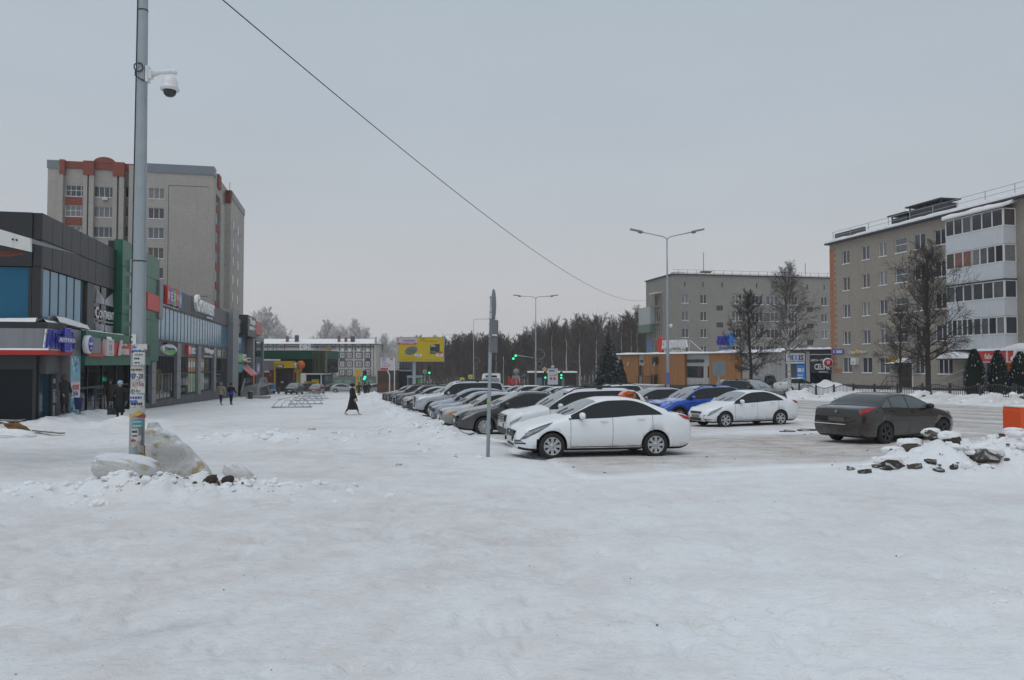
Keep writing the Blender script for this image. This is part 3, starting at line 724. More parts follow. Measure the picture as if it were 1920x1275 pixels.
 part('sign_box',MB().box(T0-1.0,T0+.9,s_at(480,T0+.9),s_at(491,T0+.9),5.9,7.75),M('faded_red_sign',(.50,.13,.11),.5),R)
 return dict(sA=sA,sG=sG,sB=sB,sC=sC,sD=sD,sE=sE,fa=fa,fb=fb,tf=tf,tc=tc,c0=c0,c1=c1,bounds=bounds,sS0=sS0,sS1=sS1,q0=q0,tg=tg,sH=sH)
MALL=build_mall()
# ---------------------------------------------------------------- shop signs, each a thing
def sign(name,label,t,s,z,group='shop signs on the shopping centre'):
 return street_thing(name,label,'sign',t,s,z,group)
def build_mall_signs():
 m=MALL; tf,tc=m['tf'],m['tc']
 # pharmacy cross over big letters
 a,b=s_at(83,tf+.05),s_at(136,tf+.05); c=(a+b)/2
 g=sign('pharmacy_sign','blue pharmacy cross sign reading АПТЕКА over tall blue and white letters',tf,c,2.4)
 L=MB(); text_into(L,'АПТЕКА',b-a,.78,(tf+.05,c,2.88),(0,1,0),bold=.03,depth=.10); part('back_lettering',L,BLUEL,g)
 L=MB(); text_into(L,'АПТЕКА',b-a,.80,(tf+.03,c-.14,2.88),(0,1,0),bold=.03,depth=.04); part('lettering_edge',L,WHITEP,g)
 cx=c+.45
 K=MB().box(tf+.16,tf+.26,cx-.42,cx+.42,2.32,3.42,0).box(tf+.16,tf+.255,c-.8,b-.3,2.72,3.0,0)
 part('cross',K,BLUEL,g)
 L=MB(); text_into(L,'АПТЕКА',b-c+.3,.18,(tf+.262,(c-.8+b-.25)/2,2.86),(0,1,0),bold=.02,depth=.02); part('lettering',L,WHITEP,g)
 D=MB()
 for z0 in (2.36,3.37):
  for q in np.arange(-.36,.4,.12):D.box(tf+.261,tf+.27,cx+q,cx+q+.03,z0,z0+.03)
 for q in np.arange(2.36,3.4,.13):
  for e in (-.38,.36):D.box(tf+.261,tf+.27,cx+e,cx+e+.03,q,q+.03)
 part('diode_dot',D,WHITEP,g)
 B=MB();
 for z0 in (2.66,3.04):B.box(tf+.12,tf+.15,a-.3,b+.05,z0,z0+.025)
 part('bracket',B,DARKF,g)
 # round blue sign
 c=s_at(166,tc+.3); g=sign('round_sign','round blue and white sign on the grey box beside the red strip',tc+.14,c,2.4)
 rx=Matrix.Translation((tc+.14,c,2.72))@Matrix.Rotation(math.pi/2,4,'Y')
 part('rim',MB().lathe([(.44,0),(.44,.22),(.40,.25)],24,mat=rx),WHITEP,g)
 part('face',MB().lathe([(.37,.251),(.37,.262)],24,mat=rx),BLUEL,g)
 L=MB(); text_into(L,'Лидинг',.6,.16,(tc+.14+.263,c,2.76),(0,1,0),bold=.02,depth=.01); L.box(tc+.404,tc+.41,c-.15,c+.15,2.52,2.56); part('lettering',L,WHITEP,g)
 c=s_at(200,tc+.1); g=sign('square_sign','white square box sign with snow on top on the red strip',tc+.06,c,2.2)
 part('panel',MB().box(tc+.06,tc+.28,c-.62,c+.62,2.22,3.08),WHITEG,g)
 L=MB().box(tc+.281,tc+.29,c-.36,c+.36,2.93,2.96).box(tc+.281,tc+.29,c-.36,c+.36,2.30,2.33).box(tc+.281,tc+.285,c-.30,c+.30,2.42,2.86,1)
 text_into(L,'ГЛ',.4,.3,(tc+.286,c,2.64),(0,1,0),depth=.01,mi=2)
 part('lettering',L,[DARKF,M('pale_print',(.5,.5,.52),.5),GREYP],g)
 snow_strip('snow_cap',g,((tc+.06,c-.5,3.08),(tc+.06,c+.4,3.08)),(.22,0,0),1.0,.13,9)
 c=s_at(229,tc+.1); g=sign('script_sign','white sloping script sign on the red strip, next to the pole',tc+.06,c,2.2)
 L=MB(); text_into(L,'Антошка',1.7,.42,(tc+.12,c+.1,2.52),(0,1,0),bold=.03,depth=.10)
 L.poly_prism([(c-.95,2.25),(c-.75,2.25),(c-.35,3.1),(c-.55,3.1)],0,tc+.12,tc+.22)
 text_into(L,'аптека',.9,.12,(tc+.12,c+.25,2.86),(0,1,0),depth=.05); part('lettering',L,WHITEG,g)
 # glazed bay sign: CONTINENT with its fan of lines
 a,b=m['sS0']+1.25,m['sS1']-.1; c=(a+b)/2
 g=sign('glass_sign','white lettering and fan of fine lines on the dark glass beside the green tower',T0,c,3.3)
 L=MB(); text_into(L,'C',.55,.62,(T0+.035,a+.3,4.55),(0,1,0),depth=.02); text_into(L,'ONTINENT',b-a-.75,.45,(T0+.035,(a+.65+b)/2,4.50),(0,1,0),depth=.02); part('lettering',L,WHITEP,g)
 L=MB(); text_into(L,'ТОРГОВЫЙ ЦЕНТР',b-a-.5,.12,(T0+.035,c+.1,4.12),(0,1,0),depth=.02); part('small_lettering',L,WHITEG,g)
 F=MB()
 for sg,zc in ((1,5.05),(-1,3.95)):
  for k in range(14):
   q=k/14*.8
   F.quad((T0+.033,a+.1+q*.2,zc+sg*q),(T0+.033,c-.05,zc+sg*(q*.35+.02)),(T0+.033,c-.05,zc+sg*(q*.35+.045)),(T0+.033,a+.1+q*.2,zc+sg*(q+.03)))
   F.quad((T0+.033,b-.1-q*.2,zc+sg*q),(T0+.033,c+.05,zc+sg*(q*.35+.02)),(T0+.033,c+.05,zc+sg*(q*.35+.045)),(T0+.033,b-.1-q*.2,zc+sg*(q+.03)))
 part('line_fan',F,M('pale_lines',(.45,.46,.47),.5),g)
 # roof-edge letter signs
 tp=T0+.08
 a,b=s_at(306.5,tp),s_at(334,tp); n=5
 g=sign('colour_block_sign','five tall colour blocks with white letters above the window band',tp,(a+b)/2,6.1)
 cols=[REDP,M('violet_plastic',(.16,.13,.42),.45),GREENL,REDP,SKYB]
 for k,ch in enumerate('МЕЛЧИ'[:n]):
  x0,x1=a+(b-a)*k/n,a+(b-a)*(k+1)/n
  part('block',MB().box(tp,tp+.2,x0+.04,x1-.04,6.20+.05*(k%2),7.55-.06*(k%3)),cols[k],g)
  L=MB(); text_into(L,ch,(x1-x0)*.5,.62,(tp+.203,(x0+x1)/2,6.85),(0,1,0),depth=.02); part('lettering',L,WHITEP,g)
 L=MB(); text_into(L,'магазин подарков',b-a,.14,(tp,(a+b)/2-.3,6.08),(0,1,0),depth=.03); part('small_lettering',L,WHITEP,g)
 a,b=s_at(361,tp),s_at(396,tp); c=(a+b)/2
 g=sign('roof_letter_sign','big white raised letters standing at the roof edge of the grey block',tp,c,6.2)
 L=MB(); text_into(L,'C',1.7,1.50,(tp,a+.9,7.15),(0,1,0),bold=.05,depth=.28); text_into(L,'ONTINENT',b-a-2.2,1.1,(tp,(a+2.2+b)/2,7.0),(0,1,0),bold=.05,depth=.28)
 part('lettering',L,WHITEP,g); L=MB().box(tp,tp+.1,b-3.4,b-.1,6.14,6.30); part('small_lettering',L,WHITEG,g)
 # band signs
 bo=m['bounds']
 def band(u0,u1,name,label,fn):
  a,b=s_at(u0,T0+.1),s_at(u1,T0+.1); g=sign(name,label,T0+.03,(a+b)/2,2.5); fn(g,a,b,(a+b)/2)
 def f1(g,a,b,c):
  L=MB(); text_into(L,'DДом',b-a,.72,(T0+.04,c,3.05),(0,1,0),bold=.04,depth=.16); part('lettering',L,SKYB,g)
  L=MB(); text_into(L,'электроника',b-a-.3,.12,(T0+.04,c,2.52),(0,1,0),depth=.04); part('small_lettering',L,WHITEG,g)
 band(268,284.5,'blue_letter_sign','bright blue letters just right of the pole with posters',f1)
 def f2(g,a,b,c):
  pts=[(c+(b-a)/2*math.cos(q)*(1.0),2.88+.40*math.sin(q)) for q in np.linspace(0,2*math.pi,20)[:-1]]
  part('panel',MB().poly_prism(pts,0,T0+.03,T0+.2),WHITEP,g)
  pts=[(c+.1+(b-a)/2*.86*math.cos(q),2.74+.22*math.sin(q)) for q in np.linspace(0,2*math.pi,16)[:-1]]
  part('swoosh',MB().poly_prism(pts,0,T0+.201,T0+.21),GREENL,g)
  L=MB(); text_into(L,'Радость',(b-a)*.7,.26,(T0+.211,c,2.92),(0,1,0),bold=.02,depth=.02); part('lettering',L,BLUEL,g)
  part('spot_rail',MB().box(T0+.04,T0+.3,a+.9,b,3.27,3.36),DARKF,g)
 band(302,329,'oval_sign','white oval sign with green swoosh and blue script',f2)
 def f3(g,a,b,c):
  part('panel',MB().box(T0+.03,T0+.25,a,a+1.4,2.52,3.38),REDP,g)
  L=MB(); text_into(L,'к',.8,.6,(T0+.251,a+.7,2.95),(0,1,0),bold=.04,depth=.02); part('lettering',L,WHITEP,g)
  L=MB(); text_into(L,'КБС',b-a-1.7,.55,(T0+.04,(a+1.6+b)/2,2.92),(0,1,0),bold=.03,depth=.14); part('lettering',L,WHITEP,g)
 band(349,365,'red_square_sign','red square sign with one white letter beside three white letters',f3)
 def f4(g,a,b,c):
  L=MB(); text_into(L,'Vintage',b-a,.62,(T0+.04,c,3.0),(0,1,0),bold=.05,depth=.14); text_into(L,'МОДНАЯ ОДЕЖДА',b-a,.13,(T0+.04,c,2.5),(0,1,0),depth=.05); part('lettering',L,WHITEP,g)
 band(382.5,399.5,'white_script_sign','white script lettering on the dark band between two pilasters',f4)
 def f5(g,a,b,c):
  L=MB(); text_into(L,'ШШ',(b-a)*.3,.6,(T0+.04,a+(b-a)*.17,2.95),(0,1,0),depth=.08); L.box(T0+.04,T0+.1,a,a+(b-a)*.35,2.5,2.56); part('lettering',L,WHITEG,g)
  pts=[(c+.4+.55*math.cos(q),2.95+.5*math.sin(q)) for q in np.linspace(0,2*math.pi,16)[:-1]]
  part('emblem',MB().poly_prism(pts,0,T0+.03,T0+.1),M('brass',(.22,.17,.09),.5),g)
  L=MB(); text_into(L,'бар',(b-a)*.22,.35,(T0+.04,b-(b-a)*.13,3.0),(0,1,0),depth=.08); part('lettering',L,M('brass',(.22,.17,.09)),g)
 band(408,424,'brass_emblem_sign','dim sign with round brass emblem next to the tall grey pier',f5)
 # end block signs
 a,b,c=s_at(465.5,T0+1),s_at(478.5,T0+1),None
 g=sign('tall_black_sign','ragged white lettering on the black sign cube at the roof corner',T0+.95,(a+b)/2,5.4)
 L=MB(); text_into(L,'Тато',(b-a)*.8,.8,(T0+.96,(a+b)/2,7.3),(0,1,0),bold=.06,depth=.12); text_into(L,'кафе',(b-a)*.8,.7,(T0+.96,(a+b)/2,6.4),(0,1,0),bold=.06,depth=.12); part('lettering',L,WHITEP,g)
 for u0,u1,z0,z1,mat,nm,lb in ((437.5,441,2.2,2.8,WHITEP,'small_white_sign','small white sign beside the tall grey pier above the stairs'),(442,454.5,1.95,3.1,GREENL,'green_sign','lime green sign with pale letters above the stair entrance'),(442,456,.6,1.9,TEALP,'teal_sign','teal splash-shaped sign hanging under the green sign'),(455.5,462,2.2,3.0,WHITEP,'white_sign','white sign with a dark letter right of the green sign'),(463,470.5,2.0,2.6,WHITEG,'long_white_sign','long pale sign above the red awning')):
  a,b=s_at(u0,T0+.5),s_at(u1,T0+.5); g=sign(nm,lb,T0+.1,(a+b)/2,z0)
  if mat is TEALP:
   rr=random.Random(2); pts=[((a+b)/2+(b-a)/2*math.cos(q)*rr.uniform(.75,1.0),(z0+z1)/2+(z1-z0)/2*math.sin(q)*rr.uniform(.75,1.05)) for q in np.linspace(0,2*math.pi,15)[:-1]]
   part('panel',MB().poly_prism(pts,0,T0+.4,T0+.55),mat,g)
  else:
   part('panel',MB().box(T0+.1,T0+.5,a,b,z0,z1),mat,g)
   L=MB(); text_into(L,{'green_sign':'ЛЕТО','white_sign':'Э','long_white_sign':'одежда','small_white_sign':'кофе'}[nm],(b-a)*.8,(z1-z0)*.5,(T0+.501,(a+b)/2,(z0+z1)/2),(0,1,0),depth=.02)
   part('lettering',L,WHITEG if mat is GREENL else DARKF,g)
 a,b=s_at(463,T0+1),s_at(476,T0+1)
 g=street_thing('awning','red awning with white edge over the stair-top shop door','awning',T0,a,.4)
 part('cloth',MB().add([(T0,a,1.7),(T0,b,1.7),(T0+1.5,b,.35),(T0+1.5,a,.35),(T0,a,1.6),(T0,b,1.6),(T0+1.5,b,.25),(T0+1.5,a,.25)],[(0,1,2,3),(4,7,6,5),(0,3,7,4),(1,5,6,2),(3,2,6,7),(0,4,5,1)]),REDP,g)
 snow_strip('snow_edge',g,((T0+.05,b,1.72),(T0+1.4,b,.42)),(0,-.5,0),1.0,.1,11)
 g=street_thing('banner','orange upright banner by the shop door under the awning','banner',T0+.9,b+1,-2.4); part('cloth',MB().box(T0+.8,T0+.86,b+.5,b+2.2,-2.2,.6),ORNG,g)
 g=street_thing('door_sign','small lilac and white square sign at the far end of the shopping centre','sign',T0+.6,s_at(484,T0+.6),.3,'shop signs on the shopping centre')
 a,b=s_at(481.5,T0+.5),s_at(487.5,T0+.5)
 part('panel',MB().box(T0+.3,T0+.5,a,b,.3,1.9),M('lilac_panel',(.25,.25,.42),.5),g); part('print',MB().box(T0+.501,T0+.51,a+1,b-1,.7,1.5),WHITEP,g)
build_mall_signs()
# ================================================================ FIVE-STOREY BUILDING on the right
BRICK_Y=brick_mat('tan_brick',(.45,.40,.34),(.39,.34,.285),(.22,.20,.18),.26,.088,msize=.013)
BRICK_G=brick_mat('grey_brick',(.37,.345,.31),(.32,.30,.27),(.19,.18,.165),.40,.20,msize=.016)
BRICK_T=brick_mat('beige_block',(.52,.485,.44),(.47,.435,.395),(.30,.27,.24),.42,.30,msize=.02)
QUOIN=M('orange_quoin_brick',(.40,.165,.075),.85,var=.25,scale=2)
REDBR=M('rust_panel',(.24,.062,.038),.75,var=.15,scale=1)
ROOFD=M('dark_roof_metal',(.05,.05,.055),.6,var=.15)
GALV=M('blue_grey_flashing',(.20,.225,.25),.5,.3,var=.1)
TR=50.8
def build_right():
 e_far=s_at(1558,TR); e_near=8.0
 z0=gts(TR-1.5,s_at(1600,TR))-.6; eave=EYE+12.75
 R=street_thing('apartment_building','tan brick five-storey apartment building with orange quoins and white glazed balconies','apartment building',TR,e_far,z0)
 rows=[EYE+11.1-2.8*k for k in range(4)]; zg=EYE-.12
 cols=[s_at(u,TR) for u in (1588.7,1625.6,1658,1692,1727.5,1766.5)]
 b0,b1=s_at(1778,TR),s_at(1886,TR-1.15)
 extra=[b1-1.6-3.2*k for k in range(9)]
 holes=[]; wins=[]
 WS=win_meshes('w',1.15,1.42,2); WM=win_meshes('w',1.35,1.42,2,.28); WT=win_meshes('w',1.45,1.42,2)
 WT['x'] if False else None
 WST=win_meshes('w',1.6,1.4,1,.45)
 for c,wm,w in ((cols[0],WS,1.15),(cols[1],WS,1.15),(cols[2],WS,1.15),(cols[3],WST,1.6),(cols[4],WT,1.45),(cols[5],WT,1.45),*[(x,WT,1.45) for x in extra]):
  for z in rows:holes.append((c-w/2,c+w/2,z-.71,z+.71)); wins.append((c,z,wm))
 for c in (cols[0],cols[1],cols[2]):holes.append((c-.78,c+.78,zg-.78,zg+.78)); wins.append((c,zg,None))
 for c in (cols[4],cols[5]-.35):holes.append((c-.85,c+.85,zg-.78,zg+.78)); wins.append((c,zg,1))
 dr=s_at(1697,TR); holes.append((dr-.95,dr+.95,z0+.9,EYE-.05))
 w=MB(); wall_holes(w,0,TR,1,e_near,e_far,z0,eave,holes,.16)
 w.box(TR+.3,TR+12,e_near,e_far-.02,z0,eave-.02); w.quad((TR,e_far,z0),(TR+.3,e_far,z0),(TR+.3,e_far,eave),(TR,e_far,eave))
 w.quad((TR,e_near,z0),(TR+.3,e_near,z0),(TR+.3,e_near,eave),(TR,e_near,eave))
 part('wall',w,BRICK_Y,R)
 WG=win_meshes('w',1.56,1.56,2); WG2=win_meshes('w',1.7,1.56,3)
 for c,z,wm in wins:add_window(R,WG if wm is None else WG2 if wm==1 else wm,TR,c,z,'-t',None,depth=.12)
 part('plinth',MB().box(TR-.06,TR-.002,e_near,e_far-.02,z0-.8,z0+1.0),M('dark_plinth',(.055,.05,.048),.85),R)
 # orange quoin bricks, alternating long and short
 z=z0+3.0; k=0
 while z<eave-.5:
  L=1.1 if k%2==0 else .62
  part('quoin_brick',MB().box(TR-.03,TR-.002,e_far-L,e_far-.01,z,z+.26),QUOIN,R); z+=.32; k+=1
  if k in (3,4):continue
 part('patch_brick',MB().box(TR-.02,TR-.002,e_far-1.9,e_far-.6,z0+2.2,z0+2.6),QUOIN,R)
 # roof: eave board, snow on the sloping roof edge, rail
 part('eave',MB().box(TR-.45,TR+12,e_near,e_far+.3,eave,eave+.16),ROOFD,R)
 mb=MB(); n=60; rr=random.Random(1)
 top=[]
 for i in range(n+1):
  s=e_near+(e_far+.3-e_near)*i/n
  h=.16+.14*rr.random(); top.append([(TR-.47,s,eave+.15),(TR-.48,s,eave+.16+h),(TR+.3,s,eave+.32+h*1.2),(TR+3.6,s,eave+1.0+h*.5),(TR+3.7,s,eave+.5)])
 mb.add([p for r in top for p in r],[(i*5+j,(i+1)*5+j,(i+1)*5+j+1,i*5+j+1) for i in range(n) for j in range(4)],0,True)
 mb.add(top[-1],[(0,1,2,3,4)]); part('roof_snow',mb,SNOWC,R)
 part('roof',MB().box(TR+3.6,TR+12,e_near,e_far-.5,eave+.1,eave+.95),ROOFD,R)
 part('parapet',MB().box(TR+.8,TR+1.05,e_far-4.6,e_far+.2,eave+.3,eave+1.25).box(TR+1.05,TR+8,e_far+.02,e_far+.2,eave+.3,eave+1.25),M('parapet_dark',(.09,.085,.08),.8),R)
 rl=MB()
 s=e_far-.6
 while s>e_near:rl.box(TR+.02,TR+.06,s-.02,s+.02,eave+.3,eave+1.3); s-=2.9
 rl.box(TR+.02,TR+.055,e_near,e_far-.5,eave+1.25,eave+1.285).box(TR+.02,TR+.055,e_near,e_far-.5,eave+.82,eave+.85)
 part('roof_rail',rl,METAL,R)
 for (u0,u1,h) in ((1682,1712,1.7),(1716,1778,2.1)):
  a,b=s_at(u1,TR+3),s_at(u0,TR+3)
  ch=part('chimney',MB().box(TR+2.6,TR+4.2,a,b,eave+.3,eave+h),ROOFD,R)
  c=MB().box(TR+2.3,TR+4.5,a-.2,b+.25,eave+h+.25,eave+h+.37)
  for q in (a+.1,b-.1,(a+b)/2):c.box(TR+2.6,TR+2.7,q,q+.1,eave+h,eave+h+.25)
  sub('chimney_cap',c,ROOFD,ch)
  # glazed balconies: four storeys, two bays, end glazing facing us
 tb=TR-1.15; bm=s_at(1826,tb); bl=s_at(1777,tb)
 for k in range(4):
  zc=rows[k]; zs0,zs1,zt=zc-(1.79 if k<3 else 1.55),zc-.42,zc+.98
  bal=part('balcony',MB().box(tb,TR-.002,b1,bl,zs0,zs1),[M('white_balcony_panel',(.62,.64,.67),.5,var=.04,streak=.25)],R)
  f=MB(); panes=[]
  for (a,b,m) in ((b1+.04,bm-.05,3+(k%2)),(bm+.05,bl-.04,3 if k!=3 else 5)):
   xs=[a+(b-a)*j/m for j in range(m+1)]
   for j in range(m):panes.append((xs[j],xs[j+1]))
   for x in xs:f.box(tb-.02,tb+.06,x-.045,x+.045,zs1,zt)
   f.box(tb-.02,tb+.06,a,b,zt-.08,zt); f.box(tb-.03,tb+.06,a,b,zs1,zs1+.08)
  f.box(tb-.02,tb+.08,bm-.1,bm+.1,zs1,zt+.05)
  for x in (tb+.06,TR-.05):f.box(x-.04,x+.04,b1-.02,b1+.05,zs1,zt)
  f.box(tb,TR,b1-.02,b1+.05,zt-.08,zt); f.box(tb,TR,b1-.03,b1+.05,zs1,zs1+.08)
  fo=sub('window_frame',f,WHITEP,bal)
  for (x0,x1) in panes:
   sub('pane',MB().box(tb+.02,tb+.035,x0+.046,x1-.046,zs1+.081,zt-.081),random.choice(PANES[:3]+PANES[1:4]) if not (k==1 and x0>bm) else random.choice((PANES[5],PANES[4])),bal)
  sub('pane',MB().box(tb+.11,TR-.10,b1+.005,b1+.02,zs1+.081,zt-.081),PANES[4] if k==0 else PANES[2] if k==1 else PANES[1],bal)
  if k==2:sub('ledge',MB().box(tb-.06,TR-.003,b1-.06,bl+.02,zt+.02,zt+.12),ROOFD,bal)
  if k==0:
   sub('roof',MB().poly_prism([(tb-.25,zt+.02),(TR-.003,zt+.5),(TR-.003,zt+.58),(tb-.25,zt+.10)],1,b1-.2,bl+.15),WHITEG,bal)
   mb=MB(); n=18; rows2=[]
   for i in range(n+1):
    s=b1-.18+(bl+.3-b1)*i/n; h=.16+.1*random.random()
    rows2.append([(tb-.27,s,zt+.1),(tb-.26,s,zt+.1+h),(TR-.01,s,zt+.58+h),(TR-.004,s,zt+.58)])
   mb.add([p for r in rows2 for p in r],[(i*4+j,(i+1)*4+j,(i+1)*4+j+1,i*4+j+1) for i in range(n) for j in range(3)]+[(0,1,2,3)],0,True); sub('snow_cap',mb,SNOWC,bal)
   # ground floor: door, canopies, air conditioner, steps and rails
 part('door',MB().box(TR+.08,TR+.14,dr-.9,dr+.9,z0+.9,EYE-.1),M('dark_brown_door',(.045,.028,.024),.5),R)
 part('door_frame',MB().box(TR-.04,TR+.1,dr-1.05,dr-.93,z0+.9,EYE+.05),WHITEP,R)
 def canopy(u0,u1,v,depth,h):
  a,b=s_at(u1,TR-depth/2),s_at(u0,TR-depth/2); z=z_at((u0+u1)/2,v,T=TR-depth)
  c=part('canopy',MB().box(TR-depth,TR-.003,a,b,z-.12,z),ROOFD,R)
  mb=MB(); n=14; rw=[]
  for i in range(n+1):
   q=i/n; s=a+(b-a)*q; hh=h*(math.sin(math.pi*q)**.55)+.02
   rw.append([(TR-depth,s,z+.001),(TR-depth*.97,s,z+hh*.75),(TR-depth*.5,s,z+hh),(TR-.01,s,z+hh*1.05)])
  mb.add([p for r in rw for p in r],[(i*4+j,(i+1)*4+j,(i+1)*4+j+1,i*4+j+1) for i in range(n) for j in range(3)],0,True)
  sub('snow_cap',mb,SNOWC,c)
 canopy(1769,1830,672,1.4,.62); canopy(1686,1703,680,1.0,.4); canopy(1664,1687,682,.7,.15)
 ac=s_at(1602.5,TR-.2); part('air_conditioner',MB().box(TR-.38,TR-.002,ac-.42,ac+.42,EYE-.1,EYE+.62).lathe([(.24,0),(.24,.01)],14,mat=Matrix.Translation((TR-.382,ac,EYE+.26))@Matrix.Rotation(-math.pi/2,4,'Y')),WHITEG,R)
 rl=MB()
 for sx,t0 in ((s_at(1645,TR),0),(s_at(1679,TR),0)):
  pass
 a,b=s_at(1682,TR-1.6),s_at(1648,TR-1.6)
 rl.tube([(TR-1.6,a,z0+2.0),(TR-1.6,a+1.4,z0+2.0),(TR-1.6,b,z0+.8)],.035,6)
 rl.tube([(TR-1.6,a,z0+1.5),(TR-1.6,a+1.4,z0+1.5),(TR-1.6,b,z0+.35)],.025,6)
 for q in (0,.7,1.4):rl.tube([(TR-1.6,a+q,z0+.3),(TR-1.6,a+q,z0+2.0)],.025,6)
 part('handrail',rl,METALD,R)
 rl=MB(); a,b=s_at(1811,TR-1),s_at(1744,TR-1)
 for h in (.2,.75):rl.tube([(TR-1.2,a,z0+1.9+h),(TR-1.2,b,z0+.7+h)],.03,6)
 part('handrail',rl,METAL,R)
 st=MB()
 for k in range(4):st.box(TR-1.6+k*.3,TR-.004,dr-1.1,dr+1.1,z0+.2+k*.18,z0+.38+k*.18)
 part('steps',st,CONC,R)
 g=s_at(1860,TR); part('shop_glazing',MB().box(TR-.1,TR-.003,s_at(1960,TR),s_at(1852,TR),z0+.6,EYE+.3),[M('shop_window_print',(.045,.06,.17),.4,var=.3,scale=.6)],R)
 mb=MB(); s0_=s_at(1887,TR-.1); mb.poly_prism([(s0_,z0+1.9),(s0_+.15,z0+2.6),(s0_+.1,EYE+.28),(s0_-1.2,EYE+.28),(s0_-.35,z0+2.7)],0,TR-.115,TR-.102); part('print_stripe',mb,ORNG,R)
 L=MB(); a=s_at(1876,TR)
 for q,zz in enumerate((z0+2.25,z0+2.0,z0+2.9)):L.box(TR-.115,TR-.102,a-.2*q,a+.75-.1*q,zz,zz+.12)
 part('print_line',L,WHITEG,R)
 part('grey_door',MB().box(TR-.05,TR-.003,s_at(1815,TR),s_at(1807,TR),z0+.6,EYE+.1),GREYP,R)
 # signs on it
 def rsign(nm,lb,u,z):return street_thing(nm,lb,'sign',TR-.05,s_at(u,TR),z,'signs on the tan apartment building')
 a,b=s_at(1581.5,TR),s_at(1561,TR); z=z_at(1571,663,T=TR)
 S=rsign('address_plate','blue street address plate at the far corner of the tan apartment building',1571,z)
 z0_,z1_=z_at(1571,664,T=TR),z_at(1571,655,T=TR)
 part('panel',MB().box(TR-.08,TR-.031,a-.15,b-.05,z0_,z1_),M('address_blue',(.07,.12,.45),.4),S)
 L=MB(); text_into(L,'3',.28,(z1_-z0_)*.6,(TR-.081,b-.35,(z0_+z1_)/2),(0,-1,0),depth=.01)
 for q in (.35,.65):L.box(TR-.085,TR-.081,a+.1,b-.8,z0_+(z1_-z0_)*q-.05,z0_+(z1_-z0_)*q+.05)
 part('lettering',L,WHITEP,S)
 a,b=s_at(1627,TR),s_at(1593,TR); z=z_at(1610,660,T=TR)
 S=rsign('market_sign','pale lettering with a yellow round emblem above the first ground-floor windows',1610,z)
 L=MB(); text_into(L,'Пив',(b-a)*.36,.34,(TR-.05,b-(b-a)*.2,z),(0,-1,0),bold=.02,depth=.06); text_into(L,'Маркет',(b-a)*.42,.34,(TR-.05,a+(b-a)*.2,z),(0,-1,0),bold=.02,depth=.06); part('lettering',L,WHITEG,S)
 part('emblem',MB().lathe([(.3,0),(.3,.06)],14,mat=Matrix.Translation((TR-.05,(a+b)/2+.1,z))@Matrix.Rotation(-math.pi/2,4,'Y')),M('emblem_yellow',(.6,.36,.02),.5),S)
 a,b=s_at(1687,TR),s_at(1665,TR); z=z_at(1676,673,T=TR)
 S=rsign('yellow_letter_sign','small orange-yellow lettering over the small dark canopy by the brown door',1676,z)
 L=MB(); text_into(L,'АТЕЛЬЕ',b-a,.42,(TR-.06,(a+b)/2,z),(0,-1,0),bold=.03,depth=.06); part('lettering',L,M('emblem_yellow',(.6,.36,.02),.5),S)
 tb2=TR-1.6
 a,b=s_at(1990,tb2),s_at(1832.5,tb2); mdl=s_at(1888.5,tb2)
 S=rsign('red_shop_sign','long red shop sign with white letters under a snow cap at the right edge',1870,EYE)
 za,zb=z_at(1860,678,T=tb2),z_at(1860,658,T=tb2)
 part('panel',MB().box(tb2,tb2+.3,mdl+.09,b,za,zb),REDP,S); part('panel',MB().box(tb2,tb2+.3,a,mdl-.09,za,zb),REDP,S)
 part('divider',MB().box(tb2-.01,tb2+.31,mdl-.088,mdl+.088,za-.04,zb+.02).box(tb2-.012,tb2+.3,a,b+.05,za-.07,za-.001),WHITEG,S)
 part('canopy',MB().box(tb2+.301,TR-.003,a,b-.2,zb-.2,zb-.05),ROOFD,S)
 L=MB(); text_into(L,'faberlic',(b-mdl)*.55,.42,(tb2-.011,(b+mdl)/2-.1,(za+zb)/2),(0,-1,0),depth=.02); part('lettering',L,WHITEP,S)
 L=MB(); text_into(L,'ДВЕРИ',5.2,.85,(tb2-.05,s_at(1899,tb2)-2.6,(za+zb)/2+.08),(0,-1,0),bold=.05,depth=.14); part('lettering',L,WHITEP,S)
 mb=MB(); n=30; rw=[]
 for i in range(n+1):
  s=a+(b-a)*i/n; h=.12+.10*random.random()+.5*ss(.72,.5,i/n)*.8
  rw.append([(tb2-.05,s,zb),(tb2-.05,s,zb+h*.8),(tb2+.6,s,zb+h),(TR-.05,s,zb+h)])
 mb.add([p for r in rw for p in r],[(i*4+j,(i+1)*4+j,(i+1)*4+j+1,i*4+j+1) for i in range(n) for j in range(3)],0,True); part('snow_cap',mb,SNOWC,S)
 # neighbour rows of the same roofline carry on behind us; nothing more is seen
 return R
build_right()
